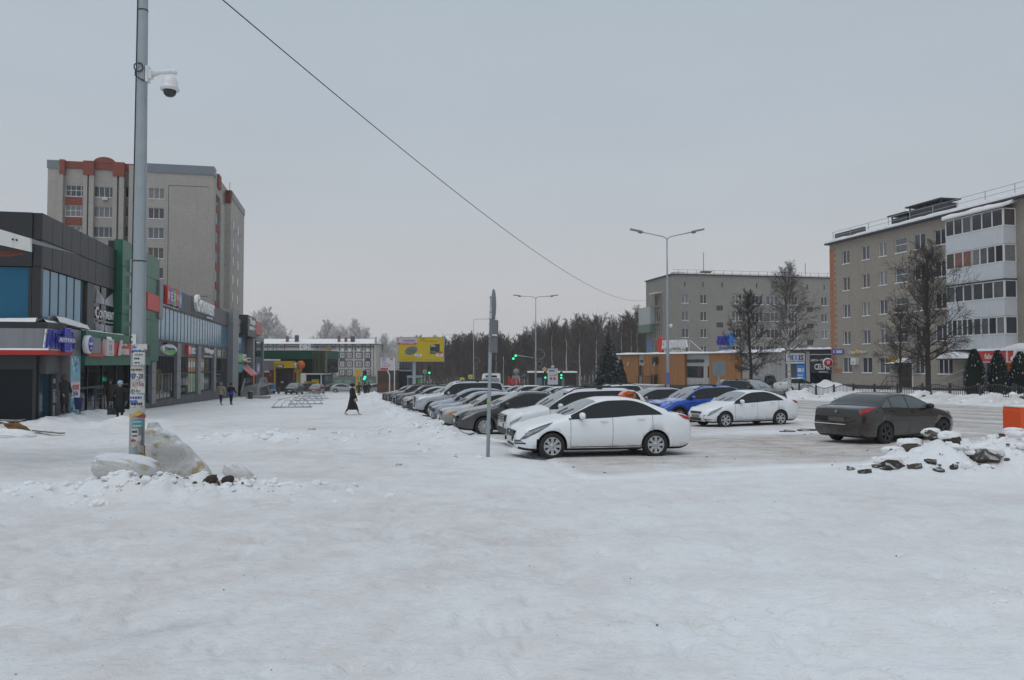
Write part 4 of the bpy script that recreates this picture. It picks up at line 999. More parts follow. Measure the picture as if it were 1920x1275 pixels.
# ================================================================ GREY FIVE-STOREY BUILDING, middle right
def build_mid():
 S0=118.8; T1=t_at(1262,S0); T2=92.0; zr=z_at(1262,515,S=S0); z0=-4.0
 R=street_thing('apartment_building','grey brick five-storey apartment building behind the low orange shop','apartment building',T1,S0,z0)
 top=zr; rows=[z_at(1285,560,S=S0)-2.8*k for k in range(5)]
 wide=[s for s in ()]
 holes=[]; wins=[]
 W2=win_meshes('w',1.15,1.5,2); W3=win_meshes('w',1.75,1.5,3); W4=win_meshes('w',2.2,1.5,3); WN=win_meshes('w',1.15,.8,2,sill=False,mat=DARKF)
 ucols=[(1285.5,W2,1.15),(1320,W2,1.15),(1383,W3,1.75),(1421,W4,2.2),(1449.5,W4,2.2),(1488,W3,1.75),(1547,W2,1.15)]
 for u,wm,w in ucols:
  t=t_at(u,S0)
  for z in rows:holes.append((t-w/2,t+w/2,z-.75,z+.75)); wins.append((t,z,wm,None))
 for u in (1350,1519.5):
  t=t_at(u,S0)
  for z in rows[:4]:zz=z-1.45; holes.append((t-.58,t+.58,zz-.4,zz+.4)); wins.append((t,zz,WN,PANES[0]))
 for k in range(8):
  for z in rows:
   t=t_at(1547,S0)+4+k*3.3; holes.append((t-.575,t+.575,z-.75,z+.75)); wins.append((t,z,W2,None))
 for u in (1285,1319,1355,1420,1449,1487,1515,1547):t=t_at(u,S0); holes.append((t-.12,t+.12,top-1.9,top-1.1))
 w=MB(); wall_holes(w,1,S0,1,T1,T2,z0,top,holes,.18)
 # street-side end wall with its balcony recess
 sB=s_at(1212,T1); w.box(T1+.3,T2,S0+.3,sB-.3,z0,top-.03)
 a,b=s_at(1241,T1),s_at(1229,T1); eh=[]
 for z in rows[:4]:eh.append((a,b,z-.78,z+.9))
 wall_holes(w,0,T1,1,S0,sB,z0,top,eh,.3)
 w.quad((T1,sB,z0),(T2,sB,z0),(T2,sB,top),(T1,sB,top))
 part('wall',w,BRICK_G,R)
 for t,z,wm,p in wins:add_window(R,wm,t,S0,z,'-s',p,depth=.13)
 WE=win_meshes('w',2.4,1.5,3)
 for k,z in enumerate(rows[:4]):
  if k in (1,2):add_window(R,WE,T1,(a+b)/2,z,'-t',None,depth=.2)
 part('roof_edge',MB().box(T1-.2,T2,S0-.2,sB+.2,top,top+.18),ROOFD,R)
 part('roof_snow',MB().box(T1+.5,T2,S0+.1,sB-.2,top+.181,top+.42),SNOWC,R)
 part('side_pilaster',MB().box(T1-.25,T1-.002,s_at(1240,T1)-.4,s_at(1240,T1)-.1,z0,rows[0]+1.4),BRICK_G,R)
 part('balcony_roof',MB().box(T1-1.0,T1-.003,a-.3,b+.3,rows[0]+1.25,rows[0]+1.45),WHITEG,R)
 part('balcony_panel',MB().box(T1-.9,T1-.003,b+.2,b+5.5,rows[1]-1.0,rows[1]+2.0),M('faded_banner',(.42,.45,.44),.7),R)
 part('balcony_panel',MB().box(T1-.95,T1-.004,b+.2,b+5.6,rows[1]-2.4,rows[1]-1.01),M('faded_green',(.16,.22,.17),.7),R)
 for z in rows[:3]:part('balcony_ledge',MB().box(T1-.5,T1-.003,a,b,z-1.0,z-.79),BRICK_G,R)
 for u,h,mt in ((1274,.7,ROOFD),(1327,1.0,M('brick_chimney',(.20,.10,.07),.8)),(1385,.6,ROOFD)):
  t=t_at(u,S0+3); part('chimney',MB().box(t-.7,t+.7,S0+3,S0+4,top+.1,top+h).box(t-.9,t+.9,S0+2.8,S0+4.2,top+h+.001,top+h+.12),mt,R)
 for u,h in ((1323,4.5),(1515,3.2)):t=t_at(u,S0+4); part('antenna',MB().tube([(t,S0+4.5,top),(t,S0+4.5,top+h)],.05,6),METALD,R)
 rl=MB()
 for k in range(30):rl.box(T1+1+k*1.6,T1+1.04+k*1.6,S0,S0+.04,top+.18,top+.9)
 rl.box(T1,T2,S0+.01,S0+.035,top+.86,top+.89); part('roof_rail',rl,METALD,R)
 # blue banner running down the far edge
 part('banner',MB().box(T1-.12,T1-.003,sB-3.2,sB-.3,rows[4]-1.0,rows[3]+2.0),M('faded_blue',(.15,.22,.32),.7,var=.3),R)
build_mid()
# ================================================================ LOW ORANGE SHOP
def build_low():
 A=Vector(P(1150,682,113)[:2]); B=Vector(P(1470,682,86.5)[:2]); L=(B-A).length; d=(B-A)/L; ang=math.atan2(d.y,d.x)
 def lx(u):
  r=ray(u,682); n=Vector((-d.y,d.x)); k=A.dot(n)/(r[0]*n.x+r[1]*n.y); q=Vector((r[0]*k,r[1]*k)); return (q-A).dot(d)
 top=EYE+1.28; z0=-1.9
 R=thing('shop_building','low flat-roofed shop clad in orange boards and pale panels with snow on its roof','shop',(A.x,A.y,z0),ang,None,(0,0,z0))
 body=MB().box(0,L,.25,14,z0-1,top-.05); part('wall',body,M('pale_panel',(.40,.39,.375),.7,var=.06,streak=.4),R)
 base=EYE-2.75
 def boards(u0,u1,y):
  a,b=lx(u0),lx(u1); n=max(2,int((b-a)/.42))
  for k in range(n):part('board',MB().box(a+(b-a)*k/n+.012,a+(b-a)*(k+1)/n-.012,y+random.uniform(-.01,.01),.25,base,top),ORANGEP,R)
 boards(1163,1197,0); boards(1209,1286.5,-.25); boards(1331,1391,-.15)
 def pale(u0,u1,za,zb,y=.1):part('panel',MB().box(lx(u0),lx(u1),y,.249,za,zb),M('pale_panel',(.40,.39,.375),.7),R)
 pale(1197.2,1208.8,EYE-.2,top-.02); pale(1286.7,1330.8,EYE-.3,top-.02); pale(1286.7,1330.8,base,EYE-1.75); pale(1318,1326,EYE-1.75,EYE-.3)
 n=10; a,b=lx(1391.3),lx(1472)
 for k in range(n):part('panel',MB().box(a+(b-a)*k/n+.015,a+(b-a)*(k+1)/n-.015,random.uniform(.0,.02),.249,base-.3,top-.02),M('grey_stone_panel',(.33,.32,.30),.8,var=.12,streak=.5),R)
 for u0,u1 in ((1288.5,1317.8),(1326.2,1331)):part('window',MB().box(lx(u0),lx(u1),.05,.249,EYE-1.74,EYE-.31),PANES[0],R)
 part('window_print',MB().box(lx(1307),lx(1313),.045,.049,EYE-1.6,EYE-.5),M('dim_red_print',(.09,.025,.025),.5),R)
 part('window',MB().box(lx(1199),lx(1209),.05,.249,EYE-1.6,EYE-.21),PANES[0],R)
 part('door',MB().box(lx(1197.2),lx(1204),.1,.249,base,EYE-1.65),M('pale_door',(.3,.3,.3),.5),R)
 part('plinth',MB().box(0,L,-.3,.24,z0-1.5,base-.002),M('dark_plinth',(.055,.05,.048),.85),R)
 mb=MB(); n=80; rw=[]; rr=random.Random(4)
 for i in range(n+1):
  x=L*i/n; h=.14+.10*rr.random()+.25*max(0,math.sin(i*.35))*(1 if i>45 else .3)
  rw.append([(x,-.36,top+.001),(x,-.34,top+h*.8),(x,.6,top+h),(x,5,top+h)])
 mb.add([p for r in rw for p in r],[(i*4+j,(i+1)*4+j,(i+1)*4+j+1,i*4+j+1) for i in range(n) for j in range(3)],0,True); part('roof_snow',mb,SNOWC,R)
 part('roof',MB().box(0,L,-.3,14,top-.04,top),ROOFD,R)
 # terrace: orange posts, rails, hanging box sign
 for u in (1175,1188,1217,1238):
  x=lx(u); p=part('post',MB().tube([(x,-1.2,z0-.2),(x,-1.2,EYE-.3)],.06,6),M('post_orange',(.36,.12,.03),.5),R)
  sub('post_lamp',MB().tube([(x,-1.2,EYE-.3),(x+.8,-1.6,EYE+.15)],.05,6),WHITEG,p)
 rl=MB(); a,b=lx(1210),lx(1240)
 for k in range(14):rl.box(a+(b-a)*k/13-.02,a+(b-a)*k/13+.02,-1.5,-1.46,base-.4,base+1.1)
 rl.box(a,b,-1.52,-1.45,base+1.05,base+1.12); part('terrace_rail',rl,METALD,R)
 part('terrace_floor',MB().box(a-1,b+1,-1.6,-.301,base-1.4,base-.1),CONC,R); part('terrace_snow',MB().box(a-1,b+1,-1.6,-.31,base-.1,base+.02),SNOWC,R)
 part('dark_unit',MB().box(lx(1231),lx(1235),-1.0,-.26,base-.1,base+1.3),METALD,R); part('hanging_unit',MB().box(lx(1232),lx(1237),-.9,-.26,EYE-.1,EYE+.9),METALD,R)
 # ---- recessed phone shop and black flower shop, side by side, to the corner of the tan building
 C=Vector(P(1472,682,86.3)[:2]); D=Vector(P(1561,682,83.6)[:2])
 def at2(u):
  dd=(D-C).normalized(); n=Vector((-dd.y,dd.x)); r=ray(u,682); k=C.dot(n)/(r[0]*n.x+r[1]*n.y); return (Vector((r[0]*k,r[1]*k))-C).dot(dd)
 d2=D-C; R2=thing('shop_building','black flower shop front with a phone shop bay beside it','shop',(C.x,C.y,z0),math.atan2(d2.y,d2.x),None,(0,0,z0))
 t2=EYE+1.55; x1=d2.length
 part('wall',MB().box(0,x1,.3,8,z0-1,t2),M('grey_stone_panel',(.33,.32,.30),.8),R2)
 part('panel',MB().box(.1,at2(1511),.5-.3,.299,z0-.6,EYE+.2),GREYD,R2)
 part('panel',MB().box(at2(1511),at2(1518.5),0,.299,z0-.6,t2-.2),M('grey_stone_panel',(.33,.32,.30),.8),R2)
 part('black_front',MB().box(at2(1518.7),x1,-.1,.299,EYE-1.0,t2-.05),BLACKP,R2)
 for k in range(4):a,b=at2(1518.7)+(x1-at2(1518.7))*k/4,at2(1518.7)+(x1-at2(1518.7))*(k+1)/4; part('pane',MB().box(a+.04,b-.04,-.06,.299,z0-.6,EYE-1.02),SHOPG,R2)
 part('light_line',MB().box(at2(1518.7),x1,-.13,-.101,t2-.58,t2-.52),WHITEG,R2)
 mb=MB(); n=24; rw=[]
 for i in range(n+1):
  x=x1*i/n; h=.16+.1*rr.random(); rw.append([(x,-.3,t2+.001),(x,-.3,t2+h*.8),(x,.6,t2+h),(x,5,t2+h)])
 mb.add([p for r in rw for p in r],[(i*4+j,(i+1)*4+j,(i+1)*4+j+1,i*4+j+1) for i in range(n) for j in range(3)],0,True); part('roof_snow',mb,SNOWC,R2)
 part('roof',MB().box(0,x1,-.25,8,t2-.04,t2),ROOFD,R2)
 grp='signs on the low shops across the street'
 ax=math.atan2(d2.y,d2.x)
 def s2(nm,lb,u,z):q=C+d2.normalized()*at2(u); return thing(nm,lb,'sign',(q.x,q.y,z),ax,grp,(at2(u),0,z))
 S=s2('flower_shop_sign','white flower shop lettering on the black shop front',1540,EYE)
 L=MB(); text_into(L,'ЦВЕТЫ • ПОДАРКИ',at2(1559)-at2(1521),.26,((at2(1559)+at2(1521))/2,-.102,EYE+.36),(1,0,0),depth=.03)
 text_into(L,'CELINE',at2(1557)-at2(1527.5),.62,((at2(1557)+at2(1527.5))/2,-.102,EYE-.32),(1,0,0),bold=.015,depth=.03); text_into(L,'FLOWERS',at2(1553)-at2(1536),.17,((at2(1553)+at2(1536))/2,-.102,EYE-.88),(1,0,0),depth=.03)
 part('lettering',L,WHITEP,S)
 S=s2('round_sign','round red and white sign hanging at the corner of the flower shop',1555,EYE)
 q=at2(1555.5); rx=Matrix.Translation((q,-.9,EYE+.1))@Matrix.Rotation(math.pi/2,4,'X')
 part('rim',MB().lathe([(.52,-.12),(.52,.12)],20,mat=rx),WHITEP,S); part('face',MB().lathe([(.43,.121),(.43,.14)],20,mat=rx@Matrix.Translation((.07,0,0))),M('crimson',(.36,.02,.05),.4),S)
 L=MB(); text_into(L,'Я',.3,.34,(q+.07,-1.05,EYE+.1),(1,0,0),depth=.02); part('lettering',L,WHITEP,S)
 part('bracket',MB().box(q-.03,q+.03,-.8,-.1,EYE+.3,EYE+.34),METALD,S)
 S=s2('phone_shop_sign','white and blue phone shop sign behind the birch trunk',1497,EYE)
 a,b=at2(1474),at2(1509); part('panel',MB().box(a,b,-.05,.19,EYE+.02,EYE+1.15),WHITEG,S)
 L=MB(); text_into(L,'DI',(b-a)*.28,.62,(a+(b-a)*.25,-.051,EYE+.68),(1,0,0),bold=.03,depth=.04); text_into(L,'IS',(b-a)*.26,.62,(a+(b-a)*.82,-.051,EYE+.68),(1,0,0),bold=.03,depth=.04); part('lettering',L,M('ink_blue',(.03,.06,.16),.5),S)
 L=MB(); text_into(L,'X',(b-a)*.2,.62,(a+(b-a)*.55,-.051,EYE+.68),(1,0,0),bold=.03,depth=.04); L.box(a,b,-.06,-.051,EYE+.2,EYE+.3); part('lettering',L,SKYB,S)
 S=s2('poster_panel','tall blue poster with white print beside the phone shop door',1500,EYE-2)
 a,b=at2(1493.5),at2(1509); part('panel',MB().box(a,b,.05,.19,EYE-2.6,EYE-.1),SKYB,S)
 L=MB().box(a+.1,a+.5,.04,.049,EYE-.9,EYE-.5).box(a+.6,b-.1,.04,.049,EYE-.9,EYE-.5)
 for k in range(3):L.box(a+.1,b-.2,.04,.049,EYE-1.3-k*.25,EYE-1.2-k*.25)
 part('print',L,WHITEG,S)
 # roof signs of the orange shop
 def s1(nm,lb,u,z,y=0):q=A+d*lx(u); return thing(nm,lb,'sign',(q.x,q.y,z),ang,grp,(lx(u),0,z))
 S=s1('roof_letter_sign','white-edged Cyrillic pizzeria letters with a red oval on the roof of the orange shop',1250,top)
 x=lx(1231.5); pts=[(x+.62*math.cos(q),top+1.15+1.2*math.sin(q)) for q in np.linspace(0,2*math.pi,16)[:-1]]
 part('oval',MB().poly_prism(pts,1,.5,.9),M('signal_red',(.55,.055,.03),.45),S)
 a,b=lx(1237),lx(1284)
 L=MB(); text_into(L,'ДОДО ПИЦЦА',b-a,1.2,((a+b)/2,.6,top+1.25),(1,0,0),bold=.05,depth=.25); part('lettering',L,WHITEP,S)
 L=MB(); text_into(L,'ДОДО ПИЦЦА',b-a-.15,1.0,((a+b)/2,.55,top+1.25),(1,0,0),bold=.0,depth=.16); part('lettering_face',L,GREYD,S)
 L=MB(); text_into(L,'доставка 24',(b-a)*.8,.42,((a+b)/2-.2,.6,top+.38),(1,0,0),bold=.03,depth=.1); part('small_lettering',L,WHITEG,S)
 F=MB()
 for k in range(7):F.tube([(a+(b-a)*k/6,.8,top),(a+(b-a)*k/6,.8,top+1.8)],.03,5)
 F.tube([(b+.2,.8,top+1.7),(b+1.9,1.6,top+.1)],.05,5); part('sign_frame',F,WHITEG,S)
 S=s1('roof_logo_sign','three dark blue letters with a lighter blue splash on the orange shop roof',1355,top)
 a,b=lx(1341),lx(1368); L=MB(); text_into(L,'DMC',(b-a)*.72,1.15,(a+(b-a)*.36,.6,top+1.55),(1,0,0),bold=.05,depth=.2); part('lettering',L,BLUEL,S)
 pts=[(a+(b-a)*.76+1.0*math.cos(q)*(1 if i%2 else .6),top+1.65+.95*math.sin(q)*(1 if i%2 else .6)) for i,q in enumerate(np.linspace(0,2*math.pi,17)[:-1])]
 part('splash',MB().poly_prism(pts,1,.62,.72),SKYB,S)
 part('small_lettering',MB().box(a,b-.4,.6,.7,top+.45,top+.75),M('faded_blue_letters',(.12,.15,.4),.5),S)
 F=MB().tube([(b-.5,1.0,top+1.2),(b+1.6,2,top+.1)],.05,5).tube([(a+.4,.8,top),(a+.4,.8,top+1)],.04,5).tube([(b-1,.8,top),(b-1,.8,top+1)],.04,5); part('sign_frame',F,WHITEG,S)
 S=s1('wall_letter_sign','outlined lettering on the pale wall of the orange shop over its window',1305,EYE)
 a,b=lx(1287.5),lx(1320); L=MB(); text_into(L,'МАЛЕНЬКИЙ СЮРПРИЗ'[:13],b-a,.5,((a+b)/2,.03,EYE+.4),(1,0,0),bold=.02,depth=.1); part('lettering',L,GREYD,S)
 S=s1('small_wall_sign','small dark lettering on the narrow pale panel between the orange boards',1203,EYE)
 a,b=lx(1200),lx(1208); L=MB(); text_into(L,'кафе',b-a,.4,((a+b)/2,.03,EYE+.35),(1,0,0),bold=.02,depth=.1); part('lettering',L,GREYD,S)
build_low()
# ================================================================ TALL BLOCK behind the shopping centre
def build_tower():
 S0=s_at(300,t_at(300,110)) if False else 110*CA-(-660/FPX*110)*SA
 zt=z_at(300,312,S=S0); z0=-4
 tA,tB,tC_,tD,tE,tF=[t_at(u,S0) for u in (80,106,150,166,210,232)]; tG=t_at(396,S0)
 R=street_thing('apartment_tower','beige ten-storey apartment tower with rust-red roof edge rising behind the shops','apartment building',tG,S0,z0)
 rows=[z_at(289,v,S=S0) for v in (362.5,399,437)]; dz=(rows[0]-rows[2])/2; rows=[rows[0]-dz*k for k in range(9)]
 W3=win_meshes('w',2.1,1.55,3); WL=win_meshes('w',2.65,1.5,4); WL2=win_meshes('w',2.6,1.55,4,.45); W1=win_meshes('w',1.2,1.55,2)
 holes=[]; wins=[]
 c3=t_at(289,S0)
 for z in rows:holes.append((c3-1.05,c3+1.05,z-.77,z+.77)); wins.append((c3,z,W3,S0))
 w=MB(); wall_holes(w,1,S0,1,tF+.3,tG,z0,zt,holes,.16)
 h2=[]; cL=(tB+tC_)/2+.4; cM=(tD+tE)/2
 for z in rows:
  h2+=[(cL-1.3,cL+1.3,z-.78,z+.78),(cM-1.32,cM+1.32,z-.75,z+.75)]; wins+=[(cL,z,WL2,S0+.6),(cM,z,WL,S0+.6)]
 wall_holes(w,1,S0+.6,1,tA,tF-1.1,z0,zt,h2,.16)
 h3=[]; cN=t_at(238,S0+1.6)
 for z in rows:zz=z+.35; h3.append((cN-.6,cN+.6,zz-.77,zz+.77)); wins.append((cN,zz,W1,S0+1.6))
 wall_holes(w,1,S0+1.6,1,tF-1.1,tF+.35,z0,zt,h3,.16)
 w.quad((tF+.3,S0,z0),(tF+.3,S0+1.7,z0),(tF+.3,S0+1.7,zt),(tF+.3,S0,zt))
 for (u0,u1) in ((103,112),(150,158),(161,170),(206,214),(218,227)):
  w.box(t_at(u0,S0),t_at(u1,S0),S0,S0+.62,z0,zt-.5)
 sE1=s_at(408,tG); w.box(tA,tG-.01,S0+1.9,sE1+14,z0,zt-.05)
 # side with its loggia column and the lower rear wing
 w.quad((tG,S0,z0),(tG,sE1,z0),(tG,sE1,zt),(tG,S0,zt))
 part('wall',w,BRICK_T,R)
 for t,z,wm,s in wins:add_window(R,wm,t,s,z,'-s',None,depth=.13)
 for k in range(8):
  part('spandrel',MB().box(cL-1.3,cL+1.3,S0+.55,S0+.598,rows[k]-2.0,rows[k]-.86),REDBR,R)
  sm=(s_at(401,tG)+sE1)/2
  part('spandrel',MB().box(tG+.003,tG+.08,sm-1.6,sm+1.6,rows[k]-1.9,rows[k]-.85),REDBR,R); part('loggia_window',MB().box(tG+.003,tG+.05,sm-1.6,sm+1.6,rows[k]-.8,rows[k]+.8),PANES[3],R)
 part('roof_edge',MB().box(tF+1.2,tG+.12,S0-.12,S0+.5,zt-.9,zt+.35),GALV,R)
 part('roof_edge',MB().box(tG-.4,tG+.12,S0+.501,s_at(400,tG),zt-.9,zt+.35),GALV,R)
 part('roof_edge',MB().box(tA-.1,tB-.2,S0+.5,S0+1,zt-.85,zt+.3),GALV,R)
 part('rust_parapet',MB().box(tB-.2,tF+1.19,S0+.45,S0+1.0,zt-.75,zt+.25),REDBR,R)
 for (u0,u1) in ((105,115),(150,170),(206,228)):part('rust_bracket',MB().box(t_at(u0,S0),t_at(u1,S0),S0-.12,S0+.44,zt-1.7,zt+.3),REDBR,R)
 pts=[(cM+1.45*math.cos(q),zt+.2+.85*math.sin(q)) for q in np.linspace(0,math.pi,14)]
 part('arched_gable',MB().poly_prism(pts,1,S0+.40,S0+.8),REDBR,R)
 mach=MB().box(t_at(232,S0+5),t_at(283,S0+5),S0+5,S0+9,zt,zt+1.0); mach.box(t_at(229,S0+5),t_at(288,S0+5),S0+4.6,S0+9.5,zt+1.0,zt+1.25)
 for q in (239,247):mach.lathe([(.34,0),(.34,.02)],14,mi=1,mat=Matrix.Translation((t_at(q,S0+5),S0+4.98,zt+.55))@Matrix.Rotation(math.pi/2,4,'X'))
 part('roof_house',mach,[ROOFD,WHITEG],R)
 gl=MB(); x0,x1=t_at(312,S0),t_at(388,S0)
 gl.box(x0-.04,x0+.04,S0-.012,S0-.002,z0,zt-2.6).box(x0+.04,x1,S0-.012,S0-.002,zt-2.68,zt-2.6).box(x0+.04,x1,S0-.012,S0-.002,zt-18.4,zt-18.3)
 part('panel_joint',gl,M('joint_dark',(.12,.11,.10),.9),R)  # thin dark strips along the panel joints
 ac=MB().box(cM-.2,cM+.5,S0+.2,S0+.55,rows[0]-1.15,rows[0]-.75); part('air_conditioner',ac,WHITEG,R)
 # rear wing
 zw=z_at(430,350,S=sE1); tw0=tG-.3; tw1=t_at(428,sE1+4); sW=sE1+4
 w=MB().box(tG-6,tG+.25,sE1-.2,sW,z0,zt-3.6); tw=t_at(430,sW)
 w.box(tG-6,tw,sW,sW+16,z0,zw); part('rear_wing',w,BRICK_T,R)
 zw2=z_at(430,348,S=sW)
 part('rust_parapet',MB().box(tG+.26,tw+.1,sW-.1,sW+.6,zw-.9,zw+.3),REDBR,R); part('roof_edge',MB().box(tw-.3,tw+.12,sW+.61,sW+16,zw-.8,zw+.3),GALV,R)
 part('rust_bracket',MB().box(tG-.35,tG+.3,sE1-2.4,sE1-.21,zt-1.9,zt+.1),REDBR,R)
 for q in (tG+.7,tw-.6):part('rust_bracket',MB().box(q-.3,q+.5,sW-.22,sW-.101,zw-1.7,zw+.2),REDBR,R)
 for k in range(9):
  for s in (sW+2.5,sW+8):part('wing_window',MB().box(tw+.003,tw+.05,s-.7,s+.7,rows[k]-2.2-.7,rows[k]-2.2+.7),random.choice(PANES[:4]),R)
 gl=MB(); gl.box(tw+.002,tw+.02,sW+3.6,sW+3.7,zw-18,zw-5).box(tw+.002,tw+.02,sW+3.71,sW+12,zw-5.1,zw-5).box(tw+.002,tw+.02,sW+3.71,sW+12,zw-18,zw-17.9); part('panel_joint',gl,M('joint_dark',(.12,.11,.10),.9),R)
 part('antenna',MB().tube([(tw-.5,sW+2,zw),(tw-.5,sW+2,zw+2)],.04,5),METALD,R)
build_tower()
# ================================================================ far buildings down the street
def build_far():
# cream four-storey block, seen nearly square on
 D=250.0
 def X(u):return P(u,682,D)[0]
 def Z(v):return P(700,v,D)[2]
 z0=Z(735); top=Z(646)
 R=thing('apartment_building','far cream four-storey apartment building with dark window surrounds and snowy roof','apartment building',(X(600),D,z0),0,None,(X(600),D,z0))
 CRM=M('cream_render',(.45,.415,.375),.8,var=.06,streak=.2)
 part('wall',MB().box(X(470),X(705),D,D+14,z0,top),CRM,R)
 part('roof',MB().box(X(468),X(707),D-.6,D+14,top,top+.25),ROOFD,R)
 part('roof_snow',MB().add([(X(468),D-.6,top+.251),(X(706),D-.6,top+.251),(X(703),D+7,Z(634)),(X(470),D+7,Z(634)),(X(468),D+14,top+.251),(X(706),D+14,top+.251)],[(0,1,2,3),(2,5,4,3),(1,5,2),(0,3,4)]),SNOWC,R)
 SUR=M('dark_surround',(.06,.055,.055),.7)
 ub=[(507,9),(526,13),(642,9),(655.5,9),(672.5,12),(689.5,9)]
 for v,k in ((650.5,0),(666,1),(682.5,2),(699,3)):
  for i,(u,wd) in enumerate(ub):
   if i<2 and k>0:continue
   if u==672.5 and k==3:continue
   x0,x1=X(u-wd/2),X(u+wd/2); zb,zt=Z(v+5.2),Z(v-5)
   wn_=part('window',MB().box(x0-.25,x1+.25,D-.12,D-.002,zb-.2,zt+.25),SUR,R)
   sub('frame',MB().box(x0+.15,x1-.15,D-.16,D-.121,zb+.1,zt-.1),WHITEG,wn_)
   m=2 if wd<10 else 3
   for j in range(m):
    q0,q1=x0+.3+(x1-x0-.6)*j/m,x0+.3+(x1-x0-.6)*(j+1)/m
    sub('pane',MB().box(q0+.08,q1-.08,D-.19,D-.161,zb+.28,zt-.28),random.choice(PANES[:4]),wn_)
  for u in (572,595,609,624):
   if k==0 or u>605:
    x=X(u); wn_=part('window',MB().box(x-.95,x+.95,D-.1,D-.002,Z(v+4.5),Z(v-4.5)),SUR,R); sub('frame',MB().box(x-.7,x+.7,D-.14,D-.101,Z(v+3.6),Z(v-3.6)),WHITEG,wn_); sub('pane',MB().box(x-.55,x+.55,D-.17,D-.141,Z(v+3),Z(v-3)),PANES[0],wn_)
 for v in (656.8,):
  for u in (642,655.5,672.5,689.5):part('rosette',MB().box(X(u-3),X(u+3),D-.15,D-.002,Z(v+2.4),Z(v-2.4)),WHITEG,R)
 for u in (689.5,642):
  pts=[(X(u)+1.0*math.cos(q),Z(677)+1.0*math.sin(q)) for q in np.linspace(0,math.pi,10)]; part('arch',MB().poly_prism(pts,1,D-.14,D-.003),SUR,R)
 for u0,u1,k in ((604,618,0),(604,618,1),(604,618,2),(604,618,3)):
  v=657+16.5*k; part('balcony',MB().box(X(u0),X(u1),D-1.2,D-.2,Z(v+3),Z(v-2)),WHITEG if k%2==0 else CRM,R)
 part('drainpipe',MB().box(X(700),X(700.6),D-.15,D-.003,z0+3.2,top),SUR,R); part('cornice',MB().box(X(470),X(705),D-.3,D-.004,top-.9,top-.55),SUR,R)
 part('ground_floor',MB().box(X(604),X(706),D-1.0,D-.203,z0,Z(706)),M('shop_green',(.10,.13,.11),.6,var=.4,scale=.4),R)
 for u in (630,648,668,688):part('pane',MB().box(X(u),X(u+12),D-1.05,D-1.001,z0,Z(712)),M('pale_shop_glass',(.14,.22,.17),.3),R)
 for u,v0,w_ in ((534,630,4),(552,628,6),(632,629,4),(645,632,4),(658,630,7)):part('chimney',MB().box(X(u-w_/2),X(u+w_/2),D+2,D+3.2,top,Z(v0)),M('brick_chimney',(.20,.10,.07),.8) if w_<5 else ROOFD,R)
 part('gable',MB().box(X(702.5),X(705.5),D-.4,D+1,top-1,Z(632)),CRM,R)
 # green and black shop pavilion with yellow entrance
 D2=140.0
 def X2(u):return P(u,682,D2)[0]
 def Z2(v):return P(600,v,D2)[2]
 zg=Z2(738)
 R=thing('shop_building','green and black glazed shop pavilion with a bright yellow entrance portal','shop',(X2(545),D2,zg),0,None,(X2(545),D2,zg))
 part('wall',MB().box(X2(478),X2(516),D2+.5,D2+12,zg,Z2(676)),GREYP,R); part('red_brown_wall',MB().box(X2(478),X2(516.2),D2,D2+.499,zg,Z2(693.5)),BROWNR,R)
 part('grey_band',MB().box(X2(478),X2(516.4),D2-.05,D2+.499,Z2(693.3),Z2(677)),GREYP,R)
 part('green_band',MB().box(X2(478),X2(603),D2+3,D2+14,Z2(673),Z2(656.5)),M('deep_green',(.008,.085,.052),.35),R)
 part('snow_line',MB().box(X2(478),X2(603),D2+2.9,D2+14,Z2(656.4),Z2(655.2)),SNOWC,R)
 part('glazing',MB().box(X2(516),X2(602),D2+3.2,D2+14,Z2(700),Z2(673.2)),SHOPG,R)
 for k in range(10):u=579+k*2.6; part('fin',MB().box(X2(u),X2(u)+.09,D2+2.7,D2+3.2,Z2(700),Z2(657)),M('lime_brown_fin',(.10,.12,.05),.5),R)
 part('edge_frame',MB().box(X2(602),X2(604),D2+2.6,D2+4,Z2(701),Z2(656)),M('lime_brown_fin',(.10,.12,.05),.5),R)
 part('base_strip',MB().box(X2(566),X2(604),D2+2.6,D2+4,Z2(702.5),Z2(700.6)),WHITEG,R)
 part('column',MB().box(X2(593.5),X2(595.5),D2+3,D2+3.4,zg,Z2(702.6)),WHITEG,R)
 part('orange_gable',MB().add([(X2(577),D2+5,Z2(656)),(X2(604),D2+5,Z2(656)),(X2(604),D2+5,Z2(648)),(X2(577),D2+7,Z2(656)),(X2(604),D2+7,Z2(656)),(X2(604),D2+7,Z2(648))],[(0,1,2),(5,4,3),(0,2,5,3),(1,4,5,2)]),M('ochre',(.30,.19,.07),.7),R)
 part('lower_glazing',MB().box(X2(565),X2(600),D2+3.4,D2+10,zg,Z2(703)),SHOPG2,R)
 for u0,u1,v0,v1 in ((562,575,716,728),(576,590,712,726)):part('yellow_panel',MB().box(X2(u0),X2(u1),D2+3.2,D2+3.39,Z2(v1),Z2(v0)),YELLOW,R)
 part('portal',MB().box(X2(517),X2(553),D2-1,D2+.5,Z2(690),Z2(677)).box(X2(517),X2(518.2),D2-1,D2-.2,zg,Z2(690.2)),YELLOW,R)
 part('portal',MB().box(X2(553.2),X2(564),D2-.5,D2+1,Z2(698),Z2(679)).box(X2(557),X2(561),D2-.5,D2+1,zg,Z2(698.2)),M('dull_yellow',(.34,.25,.05),.5),R)
 part('round_emblem',MB().lathe([(.75,0),(.75,.2)],16,mat=Matrix.Translation((X2(566),D2-.6,Z2(684)))@Matrix.Rotation(math.pi/2,4,'X')),ORNG,R)
 part('round_emblem',MB().lathe([(.45,0),(.45,.2)],14,mat=Matrix.Translation((X2(556),D2-.6,Z2(685)))@Matrix.Rotation(math.pi/2,4,'X')),WHITEG,R)
